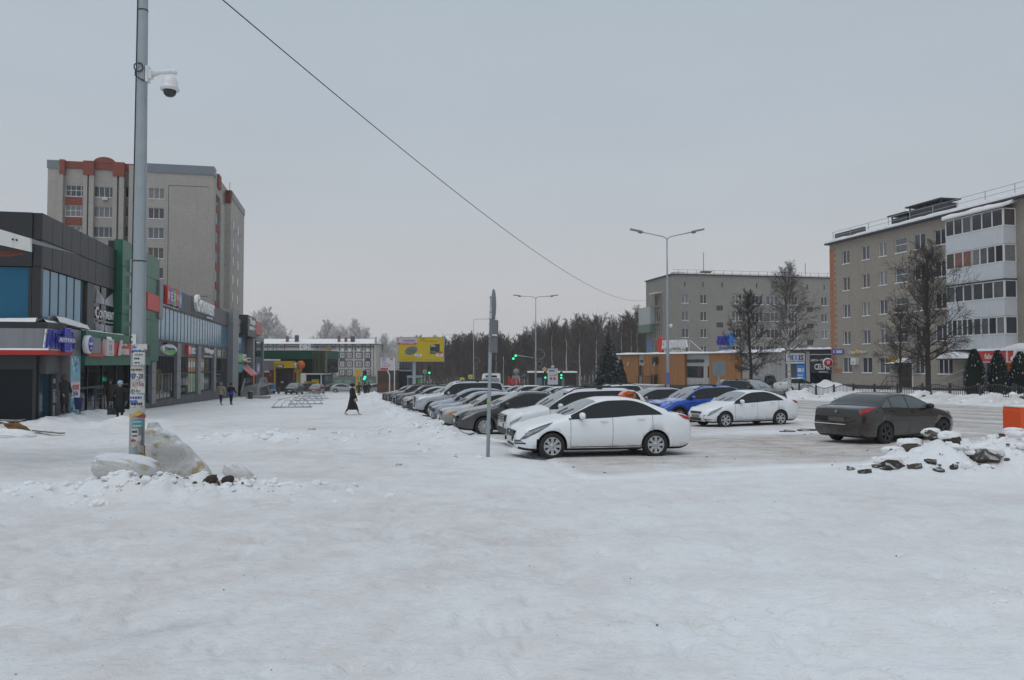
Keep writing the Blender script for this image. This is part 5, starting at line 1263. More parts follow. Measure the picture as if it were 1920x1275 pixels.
 part('door',MB().box(X2(518.4),X2(546),D2+.1,D2+.6,zg,Z2(690.3)),M('black_shutter',(.022,.02,.02),.6),R)
 part('dark_column',MB().box(X2(546.2),X2(556.8),D2+.4,D2+.9,zg,Z2(690.5)),GREYD,R); part('red_banner',MB().box(X2(549),X2(552),D2+.2,D2+.39,Z2(712),Z2(693)),M('signal_red',(.55,.055,.03),.45),R)
 L=MB().box(X2(519),X2(523),D2-1.06,D2-1.001,Z2(688),Z2(684.5),1).box(X2(518.5),X2(535),D2-1.04,D2-1.002,Z2(689),Z2(683.5),0).box(X2(524),X2(533),D2-1.06,D2-1.041,Z2(688),Z2(684.5),2)
 part('portal_sign',L,[BLACKP,YELLOW,WHITEG],R)
 part('notice',MB().box(X2(496),X2(505),D2-.06,D2-.001,Z2(698.5),Z2(694.5)).box(X2(527),X2(531.5),D2+.05,D2+.099,Z2(718),Z2(715)),WHITEG,R)
 part('warning_disc',MB().lathe([(.28,0),(.28,.05)],12,mat=Matrix.Translation((X2(508),D2-.01,Z2(703)))@Matrix.Rotation(math.pi/2,4,'X')),M('faded_red_disc',(.4,.08,.06),.5),R)
 g='roof letters over the green pavilion'
 for u0,u1,s_ in ((536,545,'О'),(547,556,'Ж')):
  S=thing('roof_letter','framed roof sign with letter %s, %s one behind the pavilion roof'%(('O','left') if u0<540 else ('Ж','right')),'sign',(X2(u0),D2+9,Z2(656)),0,g,(X2(u0),D2+9,Z2(656)))
  part('frame',MB().box(X2(u0),X2(u0)+.12,D2+9,D2+9.1,Z2(656),Z2(643)).box(X2(u1),X2(u1)+.12,D2+9,D2+9.1,Z2(656),Z2(643)).box(X2(u0)+.12,X2(u1),D2+9,D2+9.1,Z2(644),Z2(643)),WHITEP,S)
  L=MB(); text_into(L,s_,.75,.9,((X2(u0)+X2(u1))/2,D2+9,Z2(649.5)),(1,0,0),bold=.04,depth=.1); part('lettering',L,WHITEP,S)
  # dark kiosk row by the billboard
 D3=118.0
 def X3(u):return P(u,682,D3)[0]
 def Z3(v):return P(720,v,D3)[2]
 R=thing('kiosk','dark brown kiosk behind the white notice board at the end of the car row','kiosk',(X3(723),D3,Z3(733)),0,None,(X3(723),D3,Z3(733)))
 part('wall',MB().box(X3(708),X3(738),D3,D3+6,Z3(735),Z3(695)),M('brown_boards',(.06,.04,.03),.8,var=.3),R); part('base',MB().box(X3(707.5),X3(738.5),D3-.1,D3+6.1,Z3(736),Z3(718)),M('rust_brown_base',(.10,.05,.03),.8,var=.3),R)
 R=thing('kiosk','dark two-level kiosk with ribbed upper wall below the yellow billboard','kiosk',(X3(750),D3+6,Z3(731)),0,None,(X3(750),D3+6,Z3(731)))
 part('wall',MB().box(X3(737),X3(762),D3+6,D3+16,Z3(734),Z3(697)),BLACKP,R); part('upper_wall',MB().box(X3(736),X3(758),D3+7,D3+16,Z3(697),Z3(671)),M('slate_panel',(.07,.075,.09),.6),R)
 for k in range(7):part('rib',MB().box(X3(737+k*3),X3(737.6+k*3),D3+6.8,D3+6.999,Z3(690),Z3(675)),GREYP,R)
 part('roof_edge',MB().box(X3(735),X3(763),D3+5.6,D3+6.9,Z3(697),Z3(694)),GREYP,R)
 # bus shelter beyond the kiosks
 R=thing('bus_shelter','glass bus shelter with pale blue roof panel below the billboard','bus shelter',(X3(772),D3+4,Z3(727)),0,None,(X3(772),D3+4,Z3(727)))
 part('roof',MB().box(X3(758),X3(786),D3+3,D3+5,Z3(709),Z3(705)),M('pale_blue_panel',(.22,.30,.38),.5),R); part('back_wall',MB().box(X3(759),X3(785),D3+4.8,D3+4.9,Z3(726),Z3(709)),PANES[1],R)
 part('poster',MB().box(X3(776),X3(785),D3+4.7,D3+4.79,Z3(723),Z3(711)),GREENL,R)
 ps=MB()
 for u in (759,785):ps.box(X3(u),X3(u)+.1,D3+3.1,D3+3.2,Z3(730),Z3(709))
 part('post',ps,METAL,R)
 # bus-stop kiosk row under the trees, further right
 D4=128.0
 def X4(u):return P(u,682,D4)[0]
 def Z4(v):return P(1030,v,D4)[2]
 R=thing('pavilion','low dark pavilion with snow roof under the trees behind the traffic lights','pavilion',(X4(1030),D4,Z4(726)),0,None,(X4(1030),D4,Z4(726)))
 part('wall',MB().box(X4(992),X4(1080),D4,D4+8,Z4(730),Z4(699)),M('dark_wood',(.035,.03,.028),.8),R); part('roof_snow',MB().box(X4(990),X4(1082),D4-.5,D4+8,Z4(698.9),Z4(696.5)),SNOWC,R)
 for u0,u1 in ((1007,1016),(1052,1058)):part('pale_window',MB().box(X4(u0),X4(u1),D4-.05,D4-.002,Z4(724),Z4(708)),M('pale_pane',(.12,.19,.22),.3),R)  # panes in one flat pale colour
build_far()
# ================================================================ CARS
def paint_mat(name,col,rough=.28,metal=.0,snow=.25,dirt=.7,dz=.36):
 m,nt,b=_nt(name)
 tc=nt.nodes.new('ShaderNodeTexCoord'); sp=nt.nodes.new('ShaderNodeSeparateXYZ'); nt.links.new(tc.outputs['Object'],sp.inputs[0])
 vec=tc.outputs['Object']
 n1=noise(nt,vec,3.5,5,.65); n2=noise(nt,vec,14,4,.7)
 c=mixc(nt,n1,tuple(x*.93 for x in col),tuple(min(1,x*1.05) for x in col))
 # road grime thrown up on the lower flanks
 d=mth(nt,'MULTIPLY',rng(nt,mth(nt,'ADD',sp.outputs['Z'],mth(nt,'MULTIPLY',n1,-.5)),dz,-.05),dirt,True)
 c=mixc(nt,mth(nt,'MULTIPLY',d,rng(nt,n2,.25,.6,.5,1)),c,(.20,.185,.165))
 g=nt.nodes.new('ShaderNodeNewGeometry'); sn=nt.nodes.new('ShaderNodeSeparateXYZ'); nt.links.new(g.outputs['Normal'],sn.inputs[0])
 f=mth(nt,'MULTIPLY',rng(nt,sn.outputs['Z'],.55,.95),rng(nt,mth(nt,'ADD',n1,mth(nt,'MULTIPLY',n2,.35)),.52,.78),True)
 f=mth(nt,'MULTIPLY',f,snow,True)
 c=mixc(nt,f,c,(.78,.81,.85))
 nt.links.new(c,b.inputs['Base Color']); b.inputs['Metallic'].default_value=metal
 rr=mth(nt,'ADD',rough,mth(nt,'MULTIPLY',mth(nt,'ADD',d,f),.5),True) if False else None
 b.inputs['Roughness'].default_value=rough; b.inputs['Coat Weight'].default_value=.7; b.inputs['Coat Roughness'].default_value=.07
 return m
PAINT0=paint_mat('car_paint',(.72,.74,.76))
UNDER=M('underbody',(.012,.012,.013),.8)
TYRE=M('tyre_rubber',(.022,.021,.021),.85,var=.3,scale=9)
RIM=M('alloy',(.46,.47,.48),.35,.6,var=.1)
RIMD=M('dark_alloy',(.05,.05,.052),.45,.4)
HUB=M('hub',(.14,.14,.14),.5,.4); DISH=M('wheel_well_dark',(.03,.03,.03),.7)
GAP=M('door_gap_grey',(.09,.09,.09),.7)
TRIM=M('black_trim',(.018,.018,.019),.45)
LENS=glass('headlamp_lens',(.30,.32,.33),.12,.8,var=.5,scale=9)
LENSD=glass('dark_headlamp',(.10,.105,.11),.10,.8,var=.5,scale=9)
TAIL=glass('tail_lamp',(.42,.018,.015),.15,.6,var=.3,scale=9)
AMBER=glass('indicator_lens',(.62,.14,.015),.2,.5)
CARG=glass('car_glass',(.010,.012,.013),.04,.62,var=.3)
SCREEN=glass('windscreen_glass',(.27,.29,.30),.18,.6,var=.25,scale=1.5)
FROST=glass('frosted_glass',(.20,.24,.24),.25,.5,var=.3,scale=4)
CHROME=M('chrome',(.55,.56,.58),.18,.9)
PLATE=M('number_plate',(.60,.60,.58),.5,var=.1,scale=8)
def pch(xs,ys):
 xs=np.array(xs,float); ys=np.array(ys,float); h=np.diff(xs); d=np.diff(ys)/h; m=np.zeros(len(xs))
 m[0],m[-1]=d[0],d[-1]
 for i in range(1,len(xs)-1):
  if d[i-1]*d[i]>0:w1,w2=2*h[i]+h[i-1],h[i]+2*h[i-1]; m[i]=(w1+w2)/(w1/d[i-1]+w2/d[i])
 def f(x):
  x=min(max(x,xs[0]),xs[-1]); i=min(int(np.searchsorted(xs,x,'right'))-1,len(xs)-2); i=max(i,0)
  q=(x-xs[i])/h[i]; a,b=2*q**3-3*q**2+1,q**3-2*q**2+q
  return float(a*ys[i]+b*h[i]*m[i]+(1-a)*ys[i+1]+(q**3-q**2)*h[i]*m[i+1])
 return f
class Shape:
 """a car body skin: x runs nose to tail, v runs 0 sill .. 8 roof centre"""
 def __init__(s,L,Wd,top,belt,fo,wb,r,zb=.20,tumble=.20,nose=.20,tail=.12,cab=None):
  s.L,s.W,s.fo,s.wb,s.r,s.zb=L,Wd,fo,wb,r,zb
  s.zc=pch(*zip(*top)); s.zbelt=pch(*zip(*belt)); s.tumble,s.nose,s.tail,s.cab=tumble,nose,tail,cab; s.H=max(p[1] for p in top)
  s.xs=sorted({round(x,3) for x in list(np.linspace(0,.6,9))+list(np.linspace(.6,L-.5,34))+list(np.linspace(L-.5,L,8))+[p[0] for p in top]})
 def half(s,x):
  d0,d1=x,s.L-x; k=1.0
  if d0<.75:k-=s.nose*(1-d0/.75)**2.2
  if d1<.6:k-=s.tail*(1-d1/.6)**2.2
  return s.W/2*k
 def ring(s,x):
  w=s.half(x); zc=s.zc(x); zB=min(s.zbelt(x),zc-.045)
  e0,e1=min(1,x/.35),min(1,(s.L-x)/.35)
  zb=s.zb+.06*(1-e0)**2+.12*(1-e1)**2
  rise=max(0,zc-zB); zE=zB+rise*(.90 if rise>.12 else .55)
  yE=w*.955-s.tumble*min(1,max(0,zE-zB)/.42)-(.05 if rise<.12 else 0)
  zm=zb+(zB-zb)*.52; zs=zb+(zB-zb)*.80
  return [(0,zb),(w*.86,zb),(w*.955,zb+.06),(w*1.0,zm),(w*.99,zs),(w*.955,zB),(yE,zE),(yE*.62,zE+(zc-zE)*.72),(0,zc)]
 def pt(s,x,v,out=0.0,side=1):
  def raw(x,v):
   R=s.ring(x); i=min(int(v),7); q=v-i
   return Vector((x-s.L/2,R[i][0]*(1-q)+R[i+1][0]*q,R[i][1]*(1-q)+R[i+1][1]*q))
  p=raw(x,v)
  if out:
   e=.02; a=raw(min(x+e,s.L),v)-raw(max(x-e,0),v); b=raw(x,min(v+.05,7.99))-raw(x,max(v-.05,.01)); n=a.cross(b)
   if n.length>1e-9:n.normalize(); n=n if n.y>0 or n.z>.3 else-n; p=p+n*out
  return Vector((p.x,p.y*side,p.z))
 def body(s):
  mb=MB(); rings=[]
  for x in s.xs:
   R=s.ring(x); full=[(y,z) for y,z in R]+[(-y,z) for y,z in R[7:0:-1]]
   rings.append([(x-s.L/2,y,z) for y,z in full])
  n=len(rings[0]); vs=[p for r in rings for p in r]; fs=[]
  for i in range(len(rings)-1):
   for k in range(n):fs.append((i*n+k,(i+1)*n+k,(i+1)*n+(k+1)%n,i*n+(k+1)%n))
  fs.append(tuple(range(n))); fs.append(tuple((len(rings)-1)*n+k for k in range(n))[::-1])
  mb.add(vs,fs,0,True)
  me=mb.mesh('body')
  me.materials.append(PAINT0); me.materials.append(UNDER)
  bm=bmesh.new(); bm.from_mesh(me); bmesh.ops.recalc_face_normals(bm,faces=bm.faces); bm.to_mesh(me); bm.free()
  # wheel arches
  cut=MB()
  for xc in (s.fo,s.fo+s.wb):
   for sd in (-1,1):
    mt=Matrix.Translation((xc-s.L/2,sd*(s.W/2+.12),s.r))@Matrix.Rotation(math.pi/2*sd,4,'X')
    cut.lathe([(s.r+.055,0),(s.r+.055,.42)],22,1,mat=mt,smooth=False)
  cm=cut.mesh('cutter'); cm.materials.append(PAINT0); cm.materials.append(UNDER)
  bm=bmesh.new(); bm.from_mesh(cm); bmesh.ops.recalc_face_normals(bm,faces=bm.faces); bm.to_mesh(cm); bm.free()
  o=bpy.data.objects.new('body',me); c=bpy.data.objects.new('cutter',cm); COL.objects.link(o); COL.objects.link(c)
  md=o.modifiers.new('b','BOOLEAN'); md.operation='DIFFERENCE'; md.object=c; md.solver='EXACT'
  if hasattr(md,'material_mode'):md.material_mode='INDEX'
  dg=bpy.context.evaluated_depsgraph_get(); res=bpy.data.meshes.new_from_object(o.evaluated_get(dg))
  bpy.data.objects.remove(o); bpy.data.objects.remove(c)
  mi=[];
  for p in res.polygons:
   cx,cy,cz=p.center; arch=any((cx-(xc-s.L/2))**2+(cz-s.r)**2<(s.r+.053)**2 and abs(cy)<s.W/2-.02 for xc in (s.fo,s.fo+s.wb)) and abs(cy)>.3
   mi.append(1 if (p.normal.z<-.6 and cz<s.zb+.1) or (arch and cz<s.r*2.1) or p.material_index==1 else 0)
  res.polygons.foreach_set('material_index',mi); res.polygons.foreach_set('use_smooth',[True]*len(mi))
  return res
 def patch(s,mb,x0,x1,v0,v1,out,side=1,nx=8,nv=3,mi=0,xf=None,smooth=True,vf=None):
  """a sheet lying `out` proud of the skin; xf(v)->(x0,x1) gives slanted ends"""
  pts=[]
  for j in range(nv+1):
   v=v0+(v1-v0)*j/nv; a,b=xf(j/nv) if xf else (x0,x1)
   pts+=[s.pt(a+(b-a)*i/nx,v if vf is None else v0+(v-v0)*vf(a+(b-a)*i/nx),out,side) for i in range(nx+1)]
  fs=[(j*(nx+1)+i,j*(nx+1)+i+1,(j+1)*(nx+1)+i+1,(j+1)*(nx+1)+i) for j in range(nv) for i in range(nx)]
  if side<0:fs=[f[::-1] for f in fs]
  mb.add(pts,fs,mi,smooth); return mb
 def across(s,mb,x0,x1,v0,out,nx=6,mi=0):
  """windscreen sheet from side to side between stations x0..x1"""
  vv=[v0+(8-v0)*k/5 for k in range(6)]
  cols=[]
  for i in range(nx+1):
   x=x0+(x1-x0)*i/nx
   cols.append([s.pt(x,v,out,1) for v in vv]+[s.pt(x,v,out,-1) for v in vv[-2::-1]])
  n=len(cols[0])
  mb.add([p for c in cols for p in c],[(i*n+k,i*n+k+1,(i+1)*n+k+1,(i+1)*n+k) for i in range(nx) for k in range(n-1)],mi,True); return mb
def wheel_parts(root,x,y,r,spokes,rim_mat,width=.20,rr=.68):
 sd=1 if y>0 else-1
 rot=Matrix.Rotation(-math.pi/2*sd,4,'X')
 hw=width/2
 t=MB().lathe([(r*rr,-hw),(r*.93,-hw),(r,-hw*.7),(r,hw*.7),(r*.93,hw),(r*rr,hw*.95)],28,0,rot,cap=False)
 o=part('wheel',t,TYRE,root); o.location=(x,y,r);
 d=MB().lathe([(r*rr,-hw),(r*rr,hw*.6),(r*rr*.9,hw*.45),(r*rr*.88,-hw*.2),(.02,-hw*.2)],28,0,rot,cap=False)
 sub('wheel_dish',d,DISH,o)
 R=MB().lathe([(r*rr*1.005,hw*.70),(r*rr*.99,hw*.97),(r*rr*.90,hw*.95),(r*rr*.88,hw*.5)],28,0,rot,cap=False)
 R.lathe([(r*rr*.26,hw*.3),(r*rr*.26,hw*.82),(r*rr*.1,hw*.88)],12,0,rot)
 for k in range(spokes):
  a=2*math.pi*k/spokes; m=rot@Matrix.Rotation(a,4,'Z')
  w0,w1=r*.085,r*.13
  R.add([m@Vector(p) for p in ((r*rr*.2,-w0,hw*.8),(r*rr*.2,w0,hw*.8),(r*rr*.91,w1,hw*.9),(r*rr*.91,-w1,hw*.9),(r*rr*.2,-w0,hw*.3),(r*rr*.2,w0,hw*.3),(r*rr*.91,w1,hw*.4),(r*rr*.91,-w1,hw*.4))],[(0,1,2,3),(7,6,5,4),(0,4,5,1),(1,5,6,2),(2,6,7,3),(3,7,4,0)])
 sub('rim',R,rim_mat,o)
 return o
def make_car(nm,sh,c,label,group=None,cat='car'):
 """c: dict of styling; the car looks toward -x"""
 R=thing(nm,label,cat,(0,0,0),0,group,(0,0,0)); L=sh.L; X=lambda x:x-L/2
 b=link('body',sh.body(),R); b.material_slots[0].link='OBJECT'; b.material_slots[0].material=PAINT0
 A,Rf,Rr,C,Bp=c['cowl'],c['roof0'],c['roof1'],c['deck'],c['bpillar']
 # glass house: black surround, panes, windscreens
 va,vb=5.06,5.90
 g0,g1=c['side0'],c['side1']; kx=c.get('kink',g1-.12)
 vf=lambda x:max(.06,(1-min(1,max(0,(x-kx)/(g1+.05-kx)))**2.2)**.6)
 for sd in (1,-1):
  tr=MB(); sh.patch(tr,g0-.06,g1+.05,5.01,5.93,.004,sd,26,3,vf=vf); part('window_surround',tr,TRIM,R)
  cuts=[g0]+c['pillars']+[g1]
  for k in range(len(cuts)-1):
   p=MB(); sh.patch(p,cuts[k]+(.02 if k else 0),cuts[k+1]-(.02 if k<len(cuts)-2 else 0),va,vb-.02,.009,sd,12,3,vf=vf)
   part('side_window',p,c.get('sideglass',CARG),R)
   # doors: thin dark gaps
  gp=MB()
  for x,v1 in [(c['door0'],5.0)]+[(q,5.0) for q in c['pillars'][:1]]+[(c['door1'],5.0)]:sh.patch(gp,x-.005,x+.005,2.1,v1,.003,sd,1,8)
  sh.patch(gp,c['door0'],c['door1']-.25,2.06,2.12,.003,sd,12,1)
  part('door_gap',gp,GAP,R)
  for x in (c['pillars'][0]-.22,c['door1']-.30):
   h=MB(); q=sh.pt(x,4.55,.02,sd); h.box(q.x-.09,q.x+.09,q.y-.018,q.y+.018,q.z-.016,q.z+.016); hd=part('door_handle',h,c.get('handle',PAINT0),R)
   hd.material_slots[0].link='OBJECT'; hd.material_slots[0].material=c.get('handle',PAINT0)
  q=sh.pt(g0+.22,5.0,.0,sd); mm=MB()
  mt=Matrix.Translation((q.x+.02,q.y+sd*.11,q.z+.085))@Matrix.Diagonal((.075,.125,.082,1))
  mm.lathe([(.05,-1),(.75,-.8),(1,-.2),(1,.3),(.7,.85),(.05,1)],12,0,mt)
  mr=part('mirror',mm,c.get('mirror',PAINT0),R); mr.material_slots[0].link='OBJECT'; mr.material_slots[0].material=c.get('mirror',PAINT0)
  ft=MB().box(q.x-.03,q.x+.05,min(q.y-sd*.02,q.y+sd*.06),max(q.y-sd*.02,q.y+sd*.06),q.z+.0,q.z+.05); sub('mirror_foot',ft,TRIM,mr)
  # lamps
  h=MB(); hx0,hx1,hv0,hv1,sl=c['head']
  sh.patch(h,0,0,hv0,hv1,.010,sd,7,3,xf=lambda q:(hx0+(sl*.3)*q,hx0+.12+(hx1-hx0-.12)*(q**.7))); hl=part('headlight',h,c.get('lens',LENS),R); h=MB(); sh.patch(h,0,0,hv0+.45*(hv1-hv0)*.6,hv1-.25,.014,sd,5,2,xf=lambda q:(hx0+.12,hx0+.2+(hx1-hx0-.3)*(q**.7))); sub('reflector',h,LENS,hl)
  if c.get('amber'):
   h=MB(); sh.patch(h,hx1+.005,hx1+.16,hv0+.1,hv1-.08,.010,sd,2,2); part('indicator',h,AMBER,R)
  tx0,tx1,tv0,tv1=c['tail']
  h=MB(); sh.patch(h,0,0,tv0,tv1,.010,sd,6,3,xf=lambda q:(tx0+(tx1-tx0)*.55*(1-q),tx1)); part('tail_light',h,TAIL,R)
  if c.get('cladding'):
   cl=MB(); sh.patch(cl,sh.fo+sh.r+.1,sh.fo+sh.wb-sh.r-.1,1.2,2.45,.012,sd,8,2); part('sill_cladding',cl,TRIM,R)
   for xc in (sh.fo,sh.fo+sh.wb):
    arc=MB(); pts=[]
    for k in range(17):
     a=math.pi*k/16
     for rad in (sh.r+.06,sh.r+.13):
      x=xc+rad*math.cos(a); z=sh.r+rad*math.sin(a); x=min(max(x,.01),L-.01)
      Rg=sh.ring(x); y=np.interp(z,[p[1] for p in Rg[1:6]],[p[0] for p in Rg[1:6]]); pts.append((X(x),sd*(y+.014),z))
    arc.add(pts,[(2*k,2*k+1,2*k+3,2*k+2) for k in range(16)],0,True); part('arch_trim',arc,TRIM,R)
  else:
   sk=MB(); sh.patch(sk,sh.fo+sh.r+.08,sh.fo+sh.wb-sh.r-.08,1.3,1.95,.006,sd,8,1); part('sill',sk,UNDER,R)
  if c.get('rails'):
   rl=MB(); ra,rb=c['rails']; pts=[sh.pt(ra+(rb-ra)*k/8,6.25,.0 if k in (0,8) else .055,sd) for k in range(9)]; rl.tube(pts,.02,6)
   for k in (0,4,8):q=pts[k]; rl.box(q.x-.08,q.x+.08,q.y-.025,q.y+.025,q.z-.05,q.z+.03)
   part('roof_rail',rl,METALD,R)
 ws=MB(); sh.across(ws,A+.05,Rf-.05,6.10,.008); part('windscreen',ws,c.get('screen',SCREEN),R)
 for sd in (.15,-.45):
  wp=MB().tube([sh.pt(A+.06,7.6,.02,1 if sd>0 else-1),Vector(((X(A+.30)),sd*sh.W*.5,sh.zc(A+.30)+.02))],.011,5); part('wiper',wp,TRIM,R)
 if c['rear']:
  rw=MB(); sh.across(rw,c['rear'][0],c['rear'][1],6.12,.008); part('rear_window',rw,c.get('rearglass',SCREEN),R)
  # nose
 def nose(nm_,y0,y1,z0,z1,mat,d=.02,rnd=0):
  m=MB(); n=8; pts=[]
  for k in range(n+1):
   y=y0+(y1-y0)*k/n
   lo,hi=0,.5
   for _ in range(18):
    md=(lo+hi)/2
    if sh.half(md)*.97>abs(y):hi=md
    else:lo=md
   xx=X(max(hi if abs(y)>sh.half(0)*.97 else 0,0))-d
   pts+=[(xx,y,z0),(xx,y,z1)]
  base=len(pts); pts+=[(p[0]+d+.05,p[1],p[2]) for p in pts]
  fs=[(2*k,2*k+1,2*k+3,2*k+2) for k in range(n)]+[(base+2*k+1,base+2*k+3,2*k+3,2*k+1)[::-1] for k in range(n)]+[(base+2*k,base+2*k+2,2*k+2,2*k) for k in range(n)]
  m.add(pts,fs,0,False); return part(nm_,m,mat,R)
 for a in c['nose']:nose(*a)
 for a in c.get('back',()):
  nm_,y0,y1,z0,z1,mat=a; part(nm_,MB().box(X(L)-.02,X(L)+.015,y0,y1,z0,z1),mat,R)
  # wheels
 for x in (sh.fo,sh.fo+sh.wb):
  for sd in (1,-1):wheel_parts(R,X(x),sd*(sh.W/2-.105),sh.r,c.get('spokes',7),c.get('rim',RIM))
 if c.get('aerial'):part('aerial',MB().tube([(X(c['aerial']),0,sh.zc(c['aerial'])),(X(c['aerial']+.2),0,sh.zc(c['aerial'])+.18)],.008,4),TRIM,R)
 return R
def place(o,t,s,rot=ANG,z=None,drop=.0):
 x,y=W(t,s); o.rotation_euler=(0,0,rot)
 # follow the slope under the wheels
 if z is None:z=float(np.mean([gzf(x+dx,y+dy) for dx in (-1.3,0,1.3) for dy in (-.7,.7)]))-.02
 o.location=(x,y,z-drop)
 c,s_=math.cos(rot),math.sin(rot)
 zf=gzf(x-1.3*c,y-1.3*s_); zr=gzf(x+1.3*c,y+1.3*s_)
 o.rotation_euler=(0,math.atan2(-(zr-zf)*.7,2.6),rot)
def repaint(o,mat,root=True):
 for ch in o.children_recursive:
  for sl in ch.material_slots:
   if sl.link=='OBJECT' and sl.material==PAINT0:sl.material=mat
PW=paint_mat('white_paint',(.85,.875,.895),.25,snow=.0,dirt=.6,dz=.10)
PW2=paint_mat('off_white_paint',(.82,.84,.86),.3,snow=.1,dirt=.7,dz=.2)
PWD=paint_mat('dirty_white_paint',(.66,.67,.67),.4,snow=.5,dirt=1.0)
PSNOW=paint_mat('snowy_white_paint',(.70,.72,.74),.4,snow=.9,dirt=.8)
PGR=paint_mat('dark_grey_paint',(.042,.042,.046),.25,.3,snow=.12,dirt=.55)
PBR=paint_mat('grey_brown_paint',(.034,.030,.027),.22,.3,snow=.05,dirt=.55,dz=.25)
PSI=paint_mat('silver_paint',(.30,.32,.345),.35,.4,snow=.45,dirt=.6)
PLI=paint_mat('light_silver_paint',(.44,.46,.485),.3,.3,snow=.35,dirt=.5)
PBE=paint_mat('beige_silver_paint',(.30,.295,.28),.45,.2,snow=.5,dirt=.9)
PBL=paint_mat('cobalt_paint',(.010,.085,.50),.25,.2,snow=.6,dirt=.35)
PBG=paint_mat('blue_grey_paint',(.095,.13,.19),.35,.3,snow=.45,dirt=.5)
PLB=paint_mat('pale_blue_paint',(.17,.215,.28),.35,.3,snow=.35,dirt=.5)
PBK=paint_mat('black_paint',(.016,.016,.018),.3,.2,snow=.40,dirt=.5)
PRD=paint_mat('dark_red_paint',(.16,.025,.02),.35,.1,snow=.2,dirt=.5)
PDG=paint_mat('dark_green_grey_paint',(.05,.055,.055),.4,.2,snow=.3,dirt=.6)
# ---- shapes
SEDAN=Shape(4.40,1.73,[(0,.56),(.05,.66),(.22,.77),(.85,.93),(1.18,1.01),(1.55,1.19),(1.98,1.39),(2.3,1.455),(2.7,1.462),(3.1,1.41),(3.55,1.25),(3.95,1.09),(4.2,1.065),(4.36,.99),(4.40,.80)],[(0,.55),(.8,.86),(1.2,.93),(2.2,.97),(3.2,1.03),(4.0,1.04),(4.4,.95)],.83,2.60,.315,nose=.30,tail=.16)
SEDAN_C=dict(cowl=1.18,roof0=2.02,roof1=3.0,deck=3.95,bpillar=2.3,side0=1.30,side1=3.56,kink=2.75,pillars=[2.33],door0=1.28,door1=3.35,rear=(3.14,3.90),head=(.08,.86,3.5,5.05,.7),tail=(3.98,4.36,4.55,5.2),lens=LENSD,spokes=8,aerial=3.05,nose=[('grille',-.40,.40,.47,.66,TRIM),('lower_grille',-.36,.36,.29,.35,TRIM,.008),('number_plate',-.26,.26,.40,.51,PLATE,.035),('fog_lamp',.56,.73,.36,.46,TRIM,.03),('fog_lamp',-.73,-.56,.36,.46,TRIM,.03),('fog_lens',.60,.70,.385,.435,LENS,.04),('fog_lens',-.70,-.60,.385,.435,LENS,.04),('bonnet_badge',-.05,.05,.60,.65,CHROME,.03)],back=[('number_plate',-.26,.26,.62,.74,PLATE)])
ACC_C=dict(SEDAN_C,head=(.06,.74,3.6,5.05,.6),lens=LENS,spokes=6,nose=[('grille',-.36,.36,.56,.645,TRIM),('chrome_bar',-.34,.34,.60,.615,CHROME,.03),('lower_grille',-.40,.40,.28,.38,TRIM),('number_plate',-.26,.26,.40,.51,M('grey_plate',(.2,.2,.19),.6),.035),('fog_lamp',.58,.74,.32,.52,HUB,.012),('fog_lamp',-.74,-.58,.32,.52,HUB,.012)])
FLU=Shape(4.62,1.81,[(0,.58),(.05,.70),(.25,.82),(.95,.97),(1.25,1.04),(1.7,1.24),(2.1,1.41),(2.45,1.475),(2.85,1.48),(3.2,1.43),(3.65,1.28),(4.05,1.13),(4.35,1.10),(4.56,1.04),(4.62,.80)],[(0,.57),(.9,.90),(1.3,.97),(2.4,1.0),(3.3,1.05),(4.2,1.07),(4.62,1.0)],.90,2.70,.325,nose=.28,tail=.14)
FLU_C=dict(cowl=1.25,roof0=2.12,roof1=3.1,deck=4.05,bpillar=2.5,side0=1.42,side1=3.74,kink=3.1,pillars=[2.52,3.3],door0=1.38,door1=3.55,rear=(3.25,4.02),head=(.10,.8,4.2,5.1,.5),tail=(4.02,4.58,4.45,5.15),rim=RIMD,spokes=5,rearglass=CARG,sideglass=glass('pale_side_glass',(.10,.125,.125),.08,.6,var=.5,scale=2),handle=TRIM,mirror=TRIM,nose=[('grille',-.5,.5,.35,.5,TRIM),('number_plate',-.26,.26,.42,.53,PLATE,.035)],back=[('number_plate',-.27,.27,.68,.80,M('muddy_plate',(.10,.095,.09),.7)),('bumper_snow',-.78,.30,.588,.606,SNOWC),('boot_badge',-.04,.04,.93,1.0,CHROME)])
LADA=Shape(4.20,1.66,[(0,.58),(.04,.72),(.15,.79),(.95,.91),(1.15,.95),(1.45,1.10),(1.85,1.35),(2.2,1.415),(2.75,1.415),(3.05,1.38),(3.35,1.22),(3.62,1.03),(4.05,.99),(4.17,.92),(4.20,.7)],[(0,.57),(.9,.84),(1.2,.88),(2.2,.90),(3.4,.93),(4.2,.90)],.78,2.46,.29,tumble=.17,nose=.16,tail=.10)
LADA_C=dict(cowl=1.14,roof0=1.86,roof1=3.0,deck=3.62,bpillar=2.2,side0=1.25,side1=3.36,pillars=[2.2,3.05],door0=1.22,door1=3.1,rear=(3.10,3.58),head=(.03,.26,4.0,5.0,.0),amber=True,tail=(3.98,4.17,4.2,5.1),spokes=6,rim=HUB,handle=TRIM,mirror=TRIM,nose=[('grille',-.40,.40,.62,.70,TRIM),('bumper',-.80,.80,.34,.54,PBE,.05),('number_plate',-.26,.26,.38,.49,PLATE,.07),('lower_grille',-.35,.35,.26,.33,TRIM,.03)],back=[('number_plate',-.26,.26,.6,.71,PLATE)])
